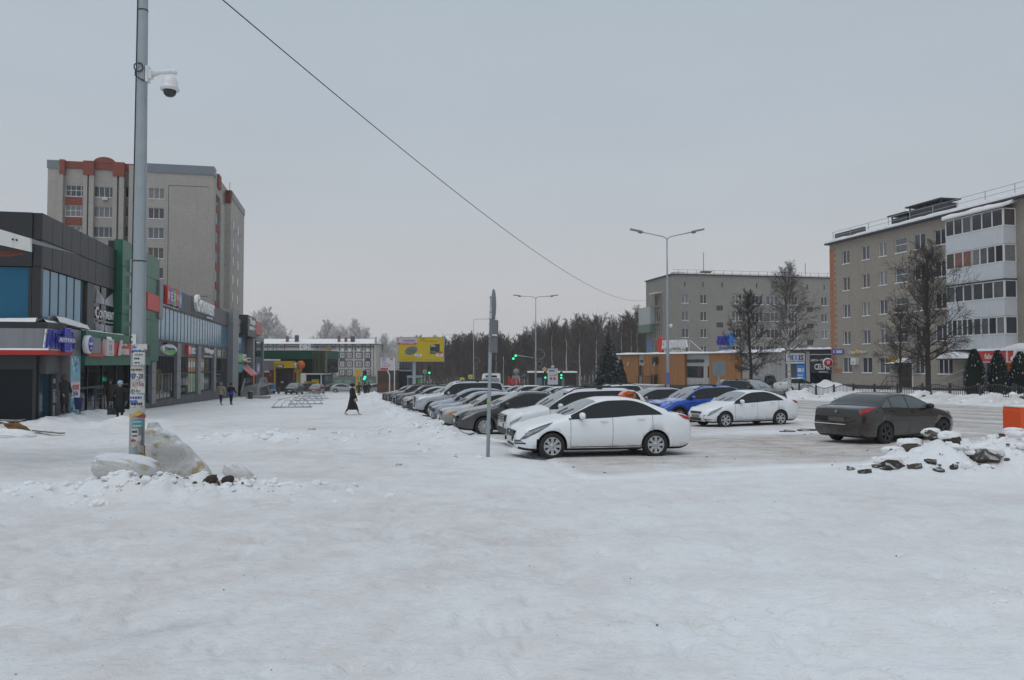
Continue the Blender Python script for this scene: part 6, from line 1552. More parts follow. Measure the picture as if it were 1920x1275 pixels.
ASTRA=Shape(4.45,1.78,[(0,.58),(.05,.70),(.25,.82),(.95,.96),(1.25,1.03),(1.7,1.24),(2.1,1.42),(2.45,1.49),(2.9,1.485),(3.3,1.42),(3.7,1.27),(4.0,1.14),(4.25,1.10),(4.40,1.03),(4.45,.80)],[(0,.57),(.9,.90),(1.3,.96),(2.4,.99),(3.3,1.03),(4.2,1.07),(4.45,.98)],.88,2.65,.32,nose=.26,tail=.14)
ASTRA_C=dict(cowl=1.25,roof0=2.12,roof1=3.1,deck=4.0,bpillar=2.5,side0=1.40,side1=3.68,kink=2.95,pillars=[2.45],door0=1.36,door1=3.4,rear=(3.32,3.95),head=(.10,.72,4.1,5.05,.4),tail=(4.05,4.41,4.4,5.1),spokes=10,nose=[('grille',-.42,.42,.58,.66,TRIM),('chrome_bar',-.5,.5,.66,.685,CHROME,.03),('lower_grille',-.40,.40,.28,.40,TRIM),('number_plate',-.26,.26,.42,.53,PLATE,.035),('fog_lamp',.5,.78,.36,.47,TRIM,.012),('fog_lamp',-.78,-.5,.36,.47,TRIM,.012)],back=[('number_plate',-.26,.26,.7,.81,PLATE)])
SUVS=Shape(4.35,1.80,[(0,.66),(.04,.86),(.18,.97),(.9,1.07),(1.12,1.12),(1.5,1.36),(1.88,1.58),(2.2,1.64),(3.2,1.66),(3.75,1.63),(4.0,1.50),(4.22,1.10),(4.30,1.02),(4.35,.8)],[(0,.65),(.8,1.0),(1.2,1.05),(2.4,1.08),(3.5,1.14),(4.35,1.12)],.83,2.67,.345,zb=.28,tumble=.17,nose=.18,tail=.10)
SUVS_C=dict(cowl=1.12,roof0=1.9,roof1=3.7,deck=4.2,bpillar=2.3,side0=1.25,side1=3.95,pillars=[2.25,3.2],door0=1.22,door1=3.3,rear=(3.84,4.18),head=(.05,.42,4.2,5.05,.1),tail=(4.15,4.32,4.0,5.0),rails=(1.75,3.75),cladding=True,spokes=6,nose=[('grille',-.46,.46,.70,.88,TRIM),('chrome_bar',-.44,.44,.72,.745,CHROME,.035),('chrome_bar',-.44,.44,.78,.805,CHROME,.035),('chrome_bar',-.44,.44,.84,.865,CHROME,.035),('lower_grille',-.6,.6,.34,.50,TRIM),('number_plate',-.26,.26,.53,.64,PLATE,.035)],back=[('number_plate',-.26,.26,.8,.92,PLATE)])
CRETA=Shape(4.30,1.79,[(0,.66),(.04,.86),(.18,.96),(.9,1.05),(1.12,1.10),(1.5,1.33),(1.9,1.55),(2.2,1.61),(3.2,1.625),(3.7,1.58),(3.95,1.44),(4.18,1.10),(4.26,1.02),(4.30,.8)],[(0,.65),(.8,.98),(1.2,1.03),(2.4,1.07),(3.5,1.15),(4.3,1.12)],.84,2.59,.335,zb=.26,tumble=.18,nose=.20,tail=.12)
CRETA_C=dict(SUVS_C,rails=(1.8,3.7),side1=3.85,pillars=[2.25,3.15],rear=(3.78,4.14),head=(.06,.60,4.2,5.0,.2),tail=(4.08,4.27,4.2,5.0),nose=[('grille',-.5,.5,.66,.86,TRIM),('chrome_bar',-.46,.46,.74,.765,CHROME,.035),('chrome_bar',-.46,.46,.81,.83,CHROME,.035),('lower_grille',-.55,.55,.32,.44,TRIM),('number_plate',-.26,.26,.5,.61,PLATE,.035)])
BIG=Shape(4.95,1.97,[(0,.78),(.04,1.0),(.16,1.10),(1.05,1.19),(1.3,1.23),(1.68,1.52),(2.0,1.80),(2.35,1.87),(3.6,1.885),(4.45,1.85),(4.62,1.74),(4.82,1.24),(4.90,1.1),(4.95,.85)],[(0,.77),(.9,1.12),(1.35,1.16),(2.6,1.18),(4.0,1.21),(4.95,1.2)],.88,2.85,.39,zb=.33,tumble=.16,nose=.15,tail=.08)
BIG_C=dict(cowl=1.3,roof0=2.02,roof1=4.4,deck=4.8,bpillar=2.55,side0=1.45,side1=4.55,pillars=[2.55,3.55],door0=1.42,door1=3.75,rear=(4.5,4.78),head=(.04,.38,4.25,5.1,.0),tail=(4.75,4.92,4.0,5.0),rails=(2.2,4.3),spokes=6,aerial=3.2,nose=[('grille',-.44,.44,.80,1.05,TRIM),('chrome_bar',-.42,.42,.83,.86,CHROME,.035),('chrome_bar',-.42,.42,.90,.93,CHROME,.035),('chrome_bar',-.42,.42,.97,1.0,CHROME,.035),('lower_grille',-.35,.35,.50,.60,TRIM),('number_plate',-.26,.26,.60,.71,PLATE,.045)],back=[('number_plate',-.26,.26,.9,1.02,PLATE)])
HATCH=Shape(4.05,1.72,[(0,.58),(.05,.72),(.2,.83),(.75,.96),(1.0,1.03),(1.4,1.27),(1.8,1.46),(2.1,1.52),(2.8,1.52),(3.3,1.45),(3.65,1.25),(3.88,1.02),(4.0,.95),(4.05,.78)],[(0,.57),(.7,.88),(1.1,.95),(2.2,.98),(3.3,1.05),(4.05,1.0)],.80,2.5,.305,nose=.24,tail=.16)
HATCH_C=dict(cowl=1.0,roof0=1.82,roof1=3.1,deck=3.9,bpillar=2.1,side0=1.12,side1=3.45,pillars=[2.1,2.95],door0=1.1,door1=3.0,rear=(3.36,3.84),head=(.08,.58,4.1,5.05,.3),tail=(3.7,4.0,4.3,5.4),spokes=7,nose=[('grille',-.4,.4,.56,.66,TRIM),('lower_grille',-.42,.42,.28,.40,TRIM),('number_plate',-.26,.26,.42,.53,PLATE,.035)],back=[('number_plate',-.26,.26,.7,.81,PLATE)])
GP='cars parked in the near row, noses to the walkway'
GQ='cars parked in the second row beyond'
GF='cars parked before the far shops'
def build_cars():
 T1=4.15
 c1=make_car('parked_car',SEDAN,SEDAN_C,'clean white saloon with an orange taxi sign, nearest car of the near row',GP); repaint(c1,PW); place(c1,3.95+2.2,18.75)
 suv=make_car('parked_car',SUVS,SUVS_C,'dirty white estate-like SUV with roof rails behind the taxi saloon',GP); repaint(suv,PSNOW); place(suv,4.45+2.17,22.3)
 ast=make_car('parked_car',ASTRA,ASTRA_C,'dark grey saloon with ten-spoke wheels right behind the sign pole',GP); repaint(ast,PGR); place(ast,3.7+2.2,26.7)
 lad=make_car('parked_car',LADA,LADA_C,'beige-silver boxy old saloon with orange front indicators',GP); repaint(lad,PBE); place(lad,3.55+2.1,30.0)
 hat=make_car('parked_car',HATCH,HATCH_C,'pale blue rounded hatchback standing between the boxy saloons and the big white SUV',GP); repaint(hat,PLB); place(hat,3.9+2.0,37.0)
 big=make_car('parked_car',BIG,BIG_C,'big light silver-white off-road SUV with barred grille, tallest of the near row',GP); repaint(big,PLI); place(big,3.5+2.5,41.4)
 acc=make_car('parked_car',SEDAN,ACC_C,'white saloon with six-spoke wheels parked beside the blue SUV',GQ); repaint(acc,PW2); place(acc,13.75+2.2,29.5,ANG+math.radians(7))
 cre=make_car('parked_car',CRETA,CRETA_C,'bright blue compact SUV with snow on its bonnet',GQ); repaint(cre,PBL); place(cre,13.35+2.15,32.9,ANG+math.radians(5))
 flu=make_car('moving_car',FLU,FLU_C,'dark grey-brown saloon with red tail lights heading right at the car park exit',None); repaint(flu,PBR)
 x,y=P(1662,682,24.0)[:2]; t,s=ST(x,y); place(flu,t,s,math.pi+ANG+math.radians(17))
 for w_,tt in zip([o for o in flu.children if o.name.startswith('wheel')],(0,0,0,0)):pass
 index_kids()
 def again(src,label,paint,t,s,rot=ANG,group=GP,name='parked_car'):
  o=copy_tree(src); o.name=name; o['label']=label
  if group:o['group']=group
  elif 'group' in o:del o['group']
  stack=[o]
  seen=[c for c in o.children_recursive]
  for ch in seen:
   for sl in ch.material_slots:
    if sl.link=='OBJECT' and sl.material and sl.material.name.endswith('_paint'):sl.material=paint
  place(o,t,s,rot); return o
 A=again
 A(lad,'blue-grey boxy saloon with a chrome-edged front, behind the beige-silver one',PBG,3.6+2.1,33.3)
 A(ast,'brown-black saloon directly behind the big silver-white SUV',PBK,3.55+2.2,46.6)
 A(hat,'grey hatchback with pale nose two cars behind the big silver-white SUV',PSI,3.5+2,49.7)
 A(suv,'dark SUV with snow-dusted roof rails three cars behind the big silver-white SUV',PDG,3.4+2.1,53.4)
 A(ast,'black saloon fourth behind the big silver-white SUV',PBK,3.4+2.2,57.6)
 A(cre,'dark grey crossover near the far end of the near row',PGR,3.35+2.1,62.6)
 A(hat,'dark green-grey hatchback next to last in the near row',PDG,3.3+2,67.5)
 A(sd_ := ast,'black car at the far end of the near row beside the snow heap',PBK,3.3+2.2,72.2)
 # second row
 q=GQ
 A(hat,'silver hatchback with snowy windscreen on the far side of the blue SUV',PSI,12.9+2,36.6,group=q)
 A(acc,'white saloon with dark windows two places beyond the blue SUV',PW,11.9+2.2,40.4,group=q)
 A(suv,'snow-covered white SUV three places beyond the blue SUV',PSNOW,13.2+2.1,44.4,group=q)
 A(lad,'pale boxy saloon covered in snow, mid second row',PWD,13+2.1,48.2,group=q)
 A(hat,'silver-blue hatchback, mid second row',PLB,13+2,52,group=q)
 A(acc,'white saloon behind the silver-blue hatchback of the second row',PWD,13+2.2,56,group=q)
 A(ast,'dark saloon with snow on its roof, far second row',PSI,13+2.2,60.5,group=q)
 A(hat,'white hatchback, far second row',PWD,13+2,65,group=q)
 A(acc,'silver saloon, far second row next to the white hatchback',PSI,13+2.2,70,group=q)
 A(lad,'white boxy saloon at the far end of the second row',PWD,13+2.1,76,group=q)
 # across the street and far away
 x,y=P(1497,682,72)[:2]; t,s=ST(x,y)
 o=A(lad,'dirty white boxy saloon parked by the birch before the phone shop',PWD,t,s,math.pi+ANG+math.radians(-8),GF)
 x,y=P(1424,682,79)[:2]; t,s=ST(x,y); A(big,'black off-road SUV parked against the grey stone wall',PBK,t,s,ANG+math.radians(40),GF)
 x,y=P(1362,682,77)[:2]; t,s=ST(x,y); A(hat,'pale snow-covered hatchback before the orange boards',PSI,t,s,ANG+1.3,GF)
 x,y=P(1408,682,50)[:2]; t,s=ST(x,y); A(suv,'grey-green estate SUV driving along the street behind the white saloon',PDG,t,s,ANG+math.pi/2+.35,None,'moving_car')
 x,y=P(1420,682,60)[:2]
 gf='cars before the green pavilion'
 for src,lb,pt,u,d,r in ((suv,'grey SUV seen from behind before the black shutter of the green pavilion',PDG,552,112,-math.pi/2+math.pi),(hat,'dark red hatchback seen from behind right of the grey SUV',PRD,594,118,math.pi/2),(ast,'black saloon side-on between the dark red hatchback and the white one',PBK,617,136,0.1),(ast,'light silver saloon side-on in front of the cream building',PLI,645,131,math.pi+.15),(hat,'light grey hatchback at the right end of the cream building',PLI,701,128,.4),(suv,'dark car half hidden behind the grey SUV before the pavilion',PGR,574,126,.2)):
  x,y=P(u,682,d)[:2]; t,s=ST(x,y); A(src,lb,pt,t,s,r,gf)
  # taxi sign standing on the saloon roof
 bx,by,bz=c1.location
 rz=c1.rotation_euler.z
 def onroof(lx_,ly):return (bx+lx_*math.cos(rz)-ly*math.sin(rz),by+lx_*math.sin(rz)+ly*math.cos(rz))
 px_,py_=onroof(.86,.12)
 tx=thing('taxi_sign','orange taxi roof light dusted with snow on the white saloon','taxi sign',(px_,py_,bz+1.405),rz+.15,None,(0,0,0))
 m=MB(); pf=[(-.22,0),(-.21,.08),(-.14,.15),(-.02,.185),(.10,.165),(.19,.10),(.215,0)]
 m.poly_prism(pf,1,-.09,.09); part('housing',m,M('taxi_orange',(.62,.12,.03),.4,var=.2,scale=9,snow=.5),tx)
 L=MB(); text_into(L,'TAXI',.24,.06,(-.0,-.091,.07),(1,0,0),depth=.006); part('lettering',L,TRIM,tx)
 # windscreen wipers, fuel flap and side repeater on the taxi saloon
 fl=MB(); q=SEDAN.pt(3.62,4.5,.004,1)
 pts=[(3.62+.09*math.cos(a),4.45+.36*math.sin(a)) for a in np.linspace(0,2*math.pi,15)[:-1]]
 fl.add([SEDAN.pt(x,v,.003,1) for x,v in pts]+[SEDAN.pt(3.62+(x-3.62)*.9,4.45+(v-4.45)*.9,.003,1) for x,v in pts],[(k,(k+1)%14,14+(k+1)%14,14+k) for k in range(14)]); part('fuel_flap',fl,HUB,c1)
 return c1
CAR1=build_cars()
# ---------------------------------------------------------------- white bus beyond the second row
def build_bus():
 y=95.0
 def X(u):return P(u,682,y)[0]
 x=X(921); z=gzf(x,y)
 B=thing('bus','white city bus facing us with dark windscreen behind the car rows','bus',(x,y,z),0,None,(0,0,0))
 w,h=2.3/2,2.75
 m=MB(); n=8
 prof=[(-w,.35),(-w*1.0,1.3),(-w*.97,2.4),(-w*.88,h),(w*.88,h),(w*.97,2.4),(w,1.3),(w,.35)]
 m.poly_prism(prof,1,0,7.5); part('body',m,PW,B)
 part('windscreen',MB().box(-w*.86,w*.86,-.03,-.002,1.2,2.2),SCREEN,B); part('route_board',MB().box(-w*.6,w*.6,-.03,-.002,2.3,2.55),TRIM,B)
 for sx in (-1,1):
  part('headlight',MB().box(sx*w*.62-.16,sx*w*.62+.16,-.03,-.002,.75,.92),LENS,B)
  part('mirror',MB().box(sx*(w+.12)-.08,sx*(w+.12)+.08,-.25,-.12,1.6,2.0),TRIM,B)
  for yy in (1.2,5.6):wheel_parts(B,sx*(w-.14),yy,.42,6,HUB) if False else part('wheel',MB().lathe([(.42,-.12),(.42,.12)],18,mat=Matrix.Translation((sx*(w-.14),yy,.42))@Matrix.Rotation(math.pi/2,4,'Y')),TYRE,B)
  for k in range(5):part('side_window',MB().box(sx*w-.03 if sx>0 else-w-.008,sx*w+.008 if sx>0 else-w+.03,.5+k*1.35,1.7+k*1.35,1.3,2.15),CARG,B)
 part('bumper',MB().box(-w,w,-.08,-.003,.35,.6),TRIM,B); part('number_plate',MB().box(-.26,.26,-.1,-.081,.42,.53),PLATE,B); part('orange_strip',MB().box(-w,w,-.02,-.003,.64,.74),ORNG,B)
build_bus()
# ================================================================ TREES
BARK=M('dark_bark',(.045,.038,.032),.9,var=.3,scale=6,bmp=.4)
TWIG=M('dark_twigs',(.060,.050,.043),.9,var=.3,scale=2)
TWIGF=M('forest_twigs',(.15,.125,.112),.95,var=.35,scale=.15)
TWIGP=M('frosted_twigs',(.74,.72,.71),.95,var=.25,scale=.3)
TWIGB=M('birch_twigs',(.115,.098,.088),.95,var=.3,scale=1)
def birch_bark():
 m,nt,b=_nt('birch_bark'); v=coords(nt,'Object',(1,1,1))
 c=mixc(nt,rng(nt,noise(nt,coords(nt,'Object',(1.2,1.2,5)),2.2,5,.7),.54,.62),(.50,.49,.47),(.05,.045,.04))
 nt.links.new(c,b.inputs['Base Color']); b.inputs['Roughness'].default_value=.85; return m
BIRCH=birch_bark()
def grow(out,p,d,L,r,lev,maxlev,rnd,up,kids,spread,droop,ratio):
 n=5 if lev==1 else 4 if lev==2 else 3
 pts=[p]
 for i in range(n):
  w=up if lev<maxlev else up*.4-droop
  d=Vector((d.x+rnd.uniform(-.10,.10),d.y+rnd.uniform(-.10,.10),d.z+rnd.uniform(-.08,.08)+w)); d.normalize()
  q=p+d*(L/n); r1=r*(1-.72*(i+1)/n)
  out.append((p,q,r*(1-.72*i/n),r1)); p=q; pts.append(p)
  if lev<maxlev:
   k=kids[lev-1]; k=int(k)+(1 if rnd.random()<k-int(k) else 0)
   if i==0:k=max(1,k//2)
   for _ in range(k):
    a=rnd.uniform(0,2*math.pi); side=d.cross(Vector((math.cos(a),math.sin(a),rnd.uniform(-.5,.5))))
    if side.length<.05:continue
    side.normalize(); th=rnd.uniform(.6,1.1)*spread; nd=(d*math.cos(th)+side*math.sin(th)).normalized()
    grow(out,p-d*rnd.uniform(0,L/n),nd,L*ratio*rnd.uniform(.6,1.15)*(1-.35*i/n),max(r1*.6,.006),lev+1,maxlev,rnd,up,kids,spread,droop,ratio)
def tree_segs(h,tr,seed,nb=22,lo=.22,elev=(.25,1.1),blen=(.34,.10),up=.06,kids=(2,2.5),maxlev=3,spread=.8,droop=.0,ratio=.5,rmin=.008,lean=(0,0)):
 rnd=random.Random(seed); trunk=[]; n=14; p=Vector((0,0,-.3)); trunk.append((p.copy(),tr*1.25))
 for i in range(n):
  k=(i+1)/n*.86; p=Vector((lean[0]*k*h+rnd.uniform(-.012,.012)*h*k,lean[1]*k*h+rnd.uniform(-.012,.012)*h*k,h*k)); trunk.append((p.copy(),tr*(1-k)**.8+.012))
 out=[]; ga=rnd.uniform(0,6)
 for b in range(nb):
  k=(lo+(1-lo)*((b+rnd.random()*.8)/nb))*.999; ga+=2.4+rnd.uniform(-.5,.5)
  i=min(int(k*n),n-1); f=k*n-i; base=trunk[i+(0 if i else 1)][0].lerp(trunk[min(i+1,n)][0],f) if i else trunk[1][0].copy()
  kk=(k-lo)/(1-lo); el=elev[0]+(elev[1]-elev[0])*kk; L=h*(blen[0]+(blen[1]-blen[0])*kk**1.9)*(.72+.28*min(1,kk/.25))*rnd.uniform(.75,1.2)
  d=Vector((math.cos(ga)*math.cos(el),math.sin(ga)*math.cos(el),math.sin(el)))
  grow(out,base,d,L,max(tr*.42*(1-kk*.75),.014),1,maxlev,rnd,up,kids,spread,droop,ratio)
 return trunk,out
def segs_arrays(out,rmin):
 p=np.array([[*a,*b] for a,b,_,_ in out]); r=np.maximum(np.array([[x,y] for _,_,x,y in out]),rmin); return p,r
def segs_mesh(name,p,r,sides=3):
 a,b=p[:,:3],p[:,3:]; d=b-a; d/=np.maximum(np.linalg.norm(d,axis=1,keepdims=True),1e-9)
 ref=np.where(np.abs(d[:,2:3])<.9,np.array([[0,0,1.0]]),np.array([[1.0,0,0]])); u=np.cross(d,ref); u/=np.linalg.norm(u,axis=1,keepdims=True); w=np.cross(d,u)
 n=len(p); V=np.empty((n,2,sides,3))
 for k in range(sides):
  c,s=math.cos(2*math.pi*k/sides),math.sin(2*math.pi*k/sides); o=u*c+w*s
  V[:,0,k]=a+o*r[:,:1]; V[:,1,k]=b+o*r[:,1:]
 base=(np.arange(n)*2*sides)[:,None]; Q=[]
 for k in range(sides):Q.append(base+np.array([[k,(k+1)%sides,sides+(k+1)%sides,sides+k]]))
 Q=np.stack(Q,1).reshape(-1,4)
 me=bpy.data.meshes.new(name); me.vertices.add(n*2*sides); me.vertices.foreach_set('co',V.ravel())
 me.loops.add(Q.size); me.loops.foreach_set('vertex_index',Q.ravel()); me.polygons.add(len(Q)); me.polygons.foreach_set('loop_start',np.arange(0,Q.size,4)); me.polygons.foreach_set('use_smooth',np.ones(len(Q),bool)); me.update(calc_edges=True)
 return me
def tree_meshes(seed,bark,twig,rmin,**kw):
 tr,out=tree_segs(seed=seed,**kw)
 t=MB().tube([p for p,_ in tr],[r for _,r in tr],9,0,False).mesh('trunk'); t.materials.append(bark)
 p,r=segs_arrays(out,rmin); c=segs_mesh('crown',p,r); c.materials.append(twig); return t,c,(tr,p,r)
def put_tree(name,label,meshes,x,y,rot=0,sc=1,group=None,zoff=0):
 R=thing(name,label,'tree',(x,y,gzf(x,y)+zoff),rot,group); R.scale=(sc,sc,sc)
 link('trunk',meshes[0],R); link('crown',meshes[1],R); return R
def build_trees():
 big=tree_meshes(3,BARK,TWIG,.0085,h=11.6,tr=.19,nb=36,lo=.20,elev=(.25,1.3),blen=(.33,.12),up=.045,kids=(2.8,3.6),maxlev=4 if False else 3,spread=.85,ratio=.52)
 x,y=P(1740,682,58)[:2]; put_tree('bare_tree','large dark leafless tree in front of the white balconies of the tan building',big,x,y,.6)
 sm=tree_meshes(5,BARK,TWIG,.008,h=7.4,tr=.09,nb=24,lo=.2,elev=(.2,1.15),blen=(.33,.12),kids=(2.6,3.2),spread=.8)
 x,y=P(1688,682,64)[:2]; put_tree('bare_tree','small leafless tree left of the large one, before the brown door',sm,x,y,1.2)
 mid=tree_meshes(8,BARK,TWIG,.011,h=10.6,tr=.17,nb=32,lo=.2,elev=(.05,1.3),blen=(.28,.10),kids=(2.8,3.4),spread=.8,ratio=.5,lean=(-.03,0))
 x,y=P(1409,682,76)[:2]; put_tree('bare_tree','dark leafless tree standing before the grey stone wall of the low shop',mid,x,y,.2)
 bi=tree_meshes(11,BIRCH,TWIGB,.0085,h=12.2,tr=.15,nb=30,lo=.34,elev=(.55,1.2),blen=(.22,.08),up=.0,kids=(2.5,3.2),spread=.7,droop=.26,ratio=.6,lean=(-.03,0))
 x,y=P(1480,682,67)[:2]; put_tree('birch_tree','tall white-trunked birch with drooping twigs by the phone shop',bi,x,y,.9)
 # forest behind: prototypes joined into one mass, with birches in front of it as things
 protos=[]
 for k in range(6):
  protos.append(tree_segs(h=1.0*14,tr=.16,seed=40+k,nb=30,lo=.20,elev=(.55,1.15),blen=(.23,.15),up=.04,kids=(2.2,2.6),spread=.6,ratio=.52))
 pre=[]
 for tr,out in protos:
  p,r=segs_arrays(out,.021); pre.append((np.vstack([p,[[*tr[i][0],*tr[i+1][0]] for i in range(len(tr)-1)]]),np.vstack([r,[[tr[i][1],tr[i+1][1]] for i in range(len(tr)-1)]])))
 AP,AR=[],[]; rnd=random.Random(12)
 spots=[]
 for k in range(165):
  u=rnd.uniform(770,1222); y=rnd.uniform(150,250)
  hh=np.interp(u,[770,850,900,960,1000,1040,1090,1150,1222],[11,11.5,12,11.5,13,15,15.5,15.5,16.5])*(y/175)**.8*rnd.uniform(.72,1.08)
  spots.append((u,y,hh))
 for k in range(46):
  spots.append((rnd.uniform(640,840),rnd.uniform(290,360),rnd.uniform(13,19)))
 for u,y,hh in spots:
  p,r=pre[rnd.randrange(6)]; x=P(u,682,y)[0]; z=gzf(x,y)
  a=rnd.uniform(0,6.28); s=hh/14; c,sn=math.cos(a)*s,math.sin(a)*s
  q=p.copy()
  for o in (0,3):q[:,o]=p[:,o]*c-p[:,o+1]*sn+x; q[:,o+1]=p[:,o]*sn+p[:,o+1]*c+y; q[:,o+2]=p[:,o+2]*s+z
  AP.append(q); AR.append(r*(.6+.4*s))
 me=segs_mesh('forest',np.vstack(AP),np.vstack(AR)); me.materials.append(TWIGF); o=link('forest',me); tag(o,'dense leafless brown wood at the end of the street','forest',None,'stuff')
 # undergrowth that closes the wood near the ground
 AP,AR=[],[]
 for k in range(3000):
  u=rnd.uniform(765,1225); y=rnd.uniform(148,235); x=P(u,682,y)[0]; z=gzf(x,y); h=rnd.uniform(1.5,6.5)
  AP.append([x,y,z,x+rnd.uniform(-.6,.6),y+rnd.uniform(-.4,.4),z+h]); AR.append([.05,.02])
 me=segs_mesh('undergrowth',np.array(AP),np.array(AR)); me.materials.append(TWIGF); o=link('undergrowth',me); tag(o,'bare brown saplings and brush filling the wood','undergrowth',None,'stuff')
 fb=[tree_meshes(60+k,BIRCH,TWIGB,.017,h=14,tr=.13,nb=22,lo=.30,elev=(.6,1.25),blen=(.22,.08),up=.02,kids=(2.0,2.6),spread=.65,droop=.2,ratio=.52) for k in range(3)]
 g='birches along the edge of the wood'
 for k,(u,y,h,ds) in enumerate(((1087,118,11.8,'leaning birch left of the spruce, in front of the wood'),(1062,132,13.0,'pale birch further left before the wood'),(1118,140,14.0,'birch right behind the spruce'),(1165,135,13.6,'slim birch right of the spruce'),(1195,142,16.2,'tallest birch beside the grey apartment building'),(1035,145,13.5,'birch above the white info board'),(1184,130,12.0,'short birch just left of the grey building corner'),(1146,150,15.0,'birch rising above the spruce tip'),(930,150,9.8,'thin birch left of the traffic lights on the long arm'))):
  x=P(u,682,y)[0]; put_tree('birch_tree',ds,fb[k%3],x,y,k*1.3,h/14,g)
  # pale frosted trees behind the far cream building
 pt=[tree_meshes(80+k,TWIGP,TWIGP,.027,h=14,tr=.2,nb=40,lo=.2,elev=(.3,1.25),blen=(.34,.10),up=.03,kids=(2.6,3.0),spread=.7,ratio=.52) for k in range(3)]
 for k,(u,y,h,ds) in enumerate(((500,272,24,'pale frosted tree beside the black sign cube, left end of the cream roof'),(523,280,19.5,'frosted tree above the left part of the cream roof'),(545,285,15.5,'small frosted tree by the first roof chimney'),(612,278,20.5,'frosted tree above the middle of the cream roof'),(638,290,19,'round frosted tree just right of the roof middle'),(664,282,21,'frosted tree over the right part of the cream roof'),(686,286,18.5,'frosted tree at the right end of the cream roof'),(484,268,22.5,'frosted tree mostly hidden by the shopping centre corner'),(720,262,15.5,'frosted tree right of the cream building gable'),(738,285,14,'low frosted tree behind the notice board'))):
  x=P(u,682,y)[0]; put_tree('frosted_tree',ds,pt[k%3],x,y,k*.9,h/11.8,'frosted trees behind the cream building')
  # ---- spruce
 rnd=random.Random(9); NEED=M('spruce_needles',(.012,.022,.016),.9,var=.4,scale=3,snow=.12)
 def spruce(h,w,seed):
  rn=random.Random(seed); mb=MB()
  for k in range(34):
   q=k/33; z=h*(.06+.93*q); L0=w/2*(1-q)**.85+.12; nb=11 if q<.7 else 7
   for j in range(nb):
    a=2*math.pi*(j+rn.random()*.8)/nb+k; L=L0*rn.uniform(.72,1.12); dr=-.28-.2*(1-q)
    dx,dy=math.cos(a),math.sin(a); n=5
    for i in range(n):
     s0,s1=i/n,(i+1)/n
     for sd in (-1,1):
      bx,by,bz=dx*L*s0,dy*L*s0,z+dr*L*s0+.12*L*s0*s0
      wd=L*.30*(1-s0*.6)*rn.uniform(.6,1.2)
      ex,ey,ez=dx*L*(s1+.16)-dy*wd*sd,dy*L*(s1+.16)+dx*wd*sd,z+dr*L*s1-rn.uniform(.02,.16)
      cx_,cy_,cz_=dx*L*s1,dy*L*s1,z+dr*L*s1+.12*L*s1*s1
      mb.add([(bx,by,bz),(ex,ey,ez),(cx_,cy_,cz_-.02),(bx*.96,by*.96,bz-.12)],[(0,1,2),(0,3,1)])
  mb.add([(0,0,h*.93),(.07,0,h*.96),(0,0,h*1.04),(-.07,0,h*.96)],[(0,1,2),(0,2,3)])
  return mb
 x,y=P(1141,682,94)[:2]; z=gzf(x,y)+.45
 R=thing('spruce_tree','dark green spruce standing alone on the snow bank left of the orange shop','tree',(x,y,z),0,None,(0,0,0))
 part('trunk',MB().tube([(0,0,-1),(0,0,6.8)],[.16,.03],8),BARK,R); part('crown',spruce(6.9,4.1,4),NEED,R)
 x,y=P(1164,682,96)[:2]; z=gzf(x,y)+.3
 R=thing('conifer','small brownish conifer half hidden behind the spruce','tree',(x,y,z),0,None,(0,0,0)); part('trunk',MB().tube([(0,0,-1),(0,0,2.6)],[.08,.02],6),BARK,R); part('crown',spruce(4.0,1.9,8),M('brown_needles',(.05,.035,.022),.9,var=.4),R)
 # ---- thujas by the fence
 TH=M('thuja_green',(.010,.019,.012),.9,var=.5,scale=5,snow=.10); SN=SNOWC
 for k,(u,h,w,ds) in enumerate(((1827,3.05,1.28,'leftmost of three dark thujas by the fence, left of the red shop sign'),(1871,3.0,1.25,'middle dark thuja flecked with snow under the red shop sign'),(1913,2.95,1.5,'broad dark thuja with many snow flecks at the right edge'))):
  x,y=P(u,682,51.5)[:2]; z=gzf(x,y)-.1; R=thing('thuja',ds,'shrub',(x,y,z),k,'thujas behind the fence',(0,0,0)); rn=random.Random(k+3); mb=MB()
  for i in range(2600):
   q=rn.random()**.85; zz=h*q; rad=w/2*(min(1,(1-q)*1.9+.03))**.62*min(1,.78+q*1.4); a=rn.uniform(0,6.283); rr=rad*rn.uniform(.80,1.06)
   px,py=math.cos(a)*rr,math.sin(a)*rr; s=rn.uniform(.05,.11); tx_,ty_=-math.sin(a),math.cos(a); tl=rn.uniform(-.5,.5)
   sn_=1 if rn.random()<(.02,.035,.06)[k] else 0
   mb.add([(px-tx_*s*.5,py-ty_*s*.5,zz),(px+tx_*s*.5,py+ty_*s*.5,zz+tl*s),(px+math.cos(a)*s*.6,py+math.sin(a)*s*.6,zz+s*1.5)],[(0,1,2)],sn_)
  mb.lathe([(w*.36,0),(w*.40,h*.3),(w*.30,h*.68),(.03,h*.95)],12,0)
  part('trunk',MB().tube([(0,0,-.4),(0,0,.3)],.07,6),BARK,R); part('foliage',mb,[TH,SN],R)
build_trees()
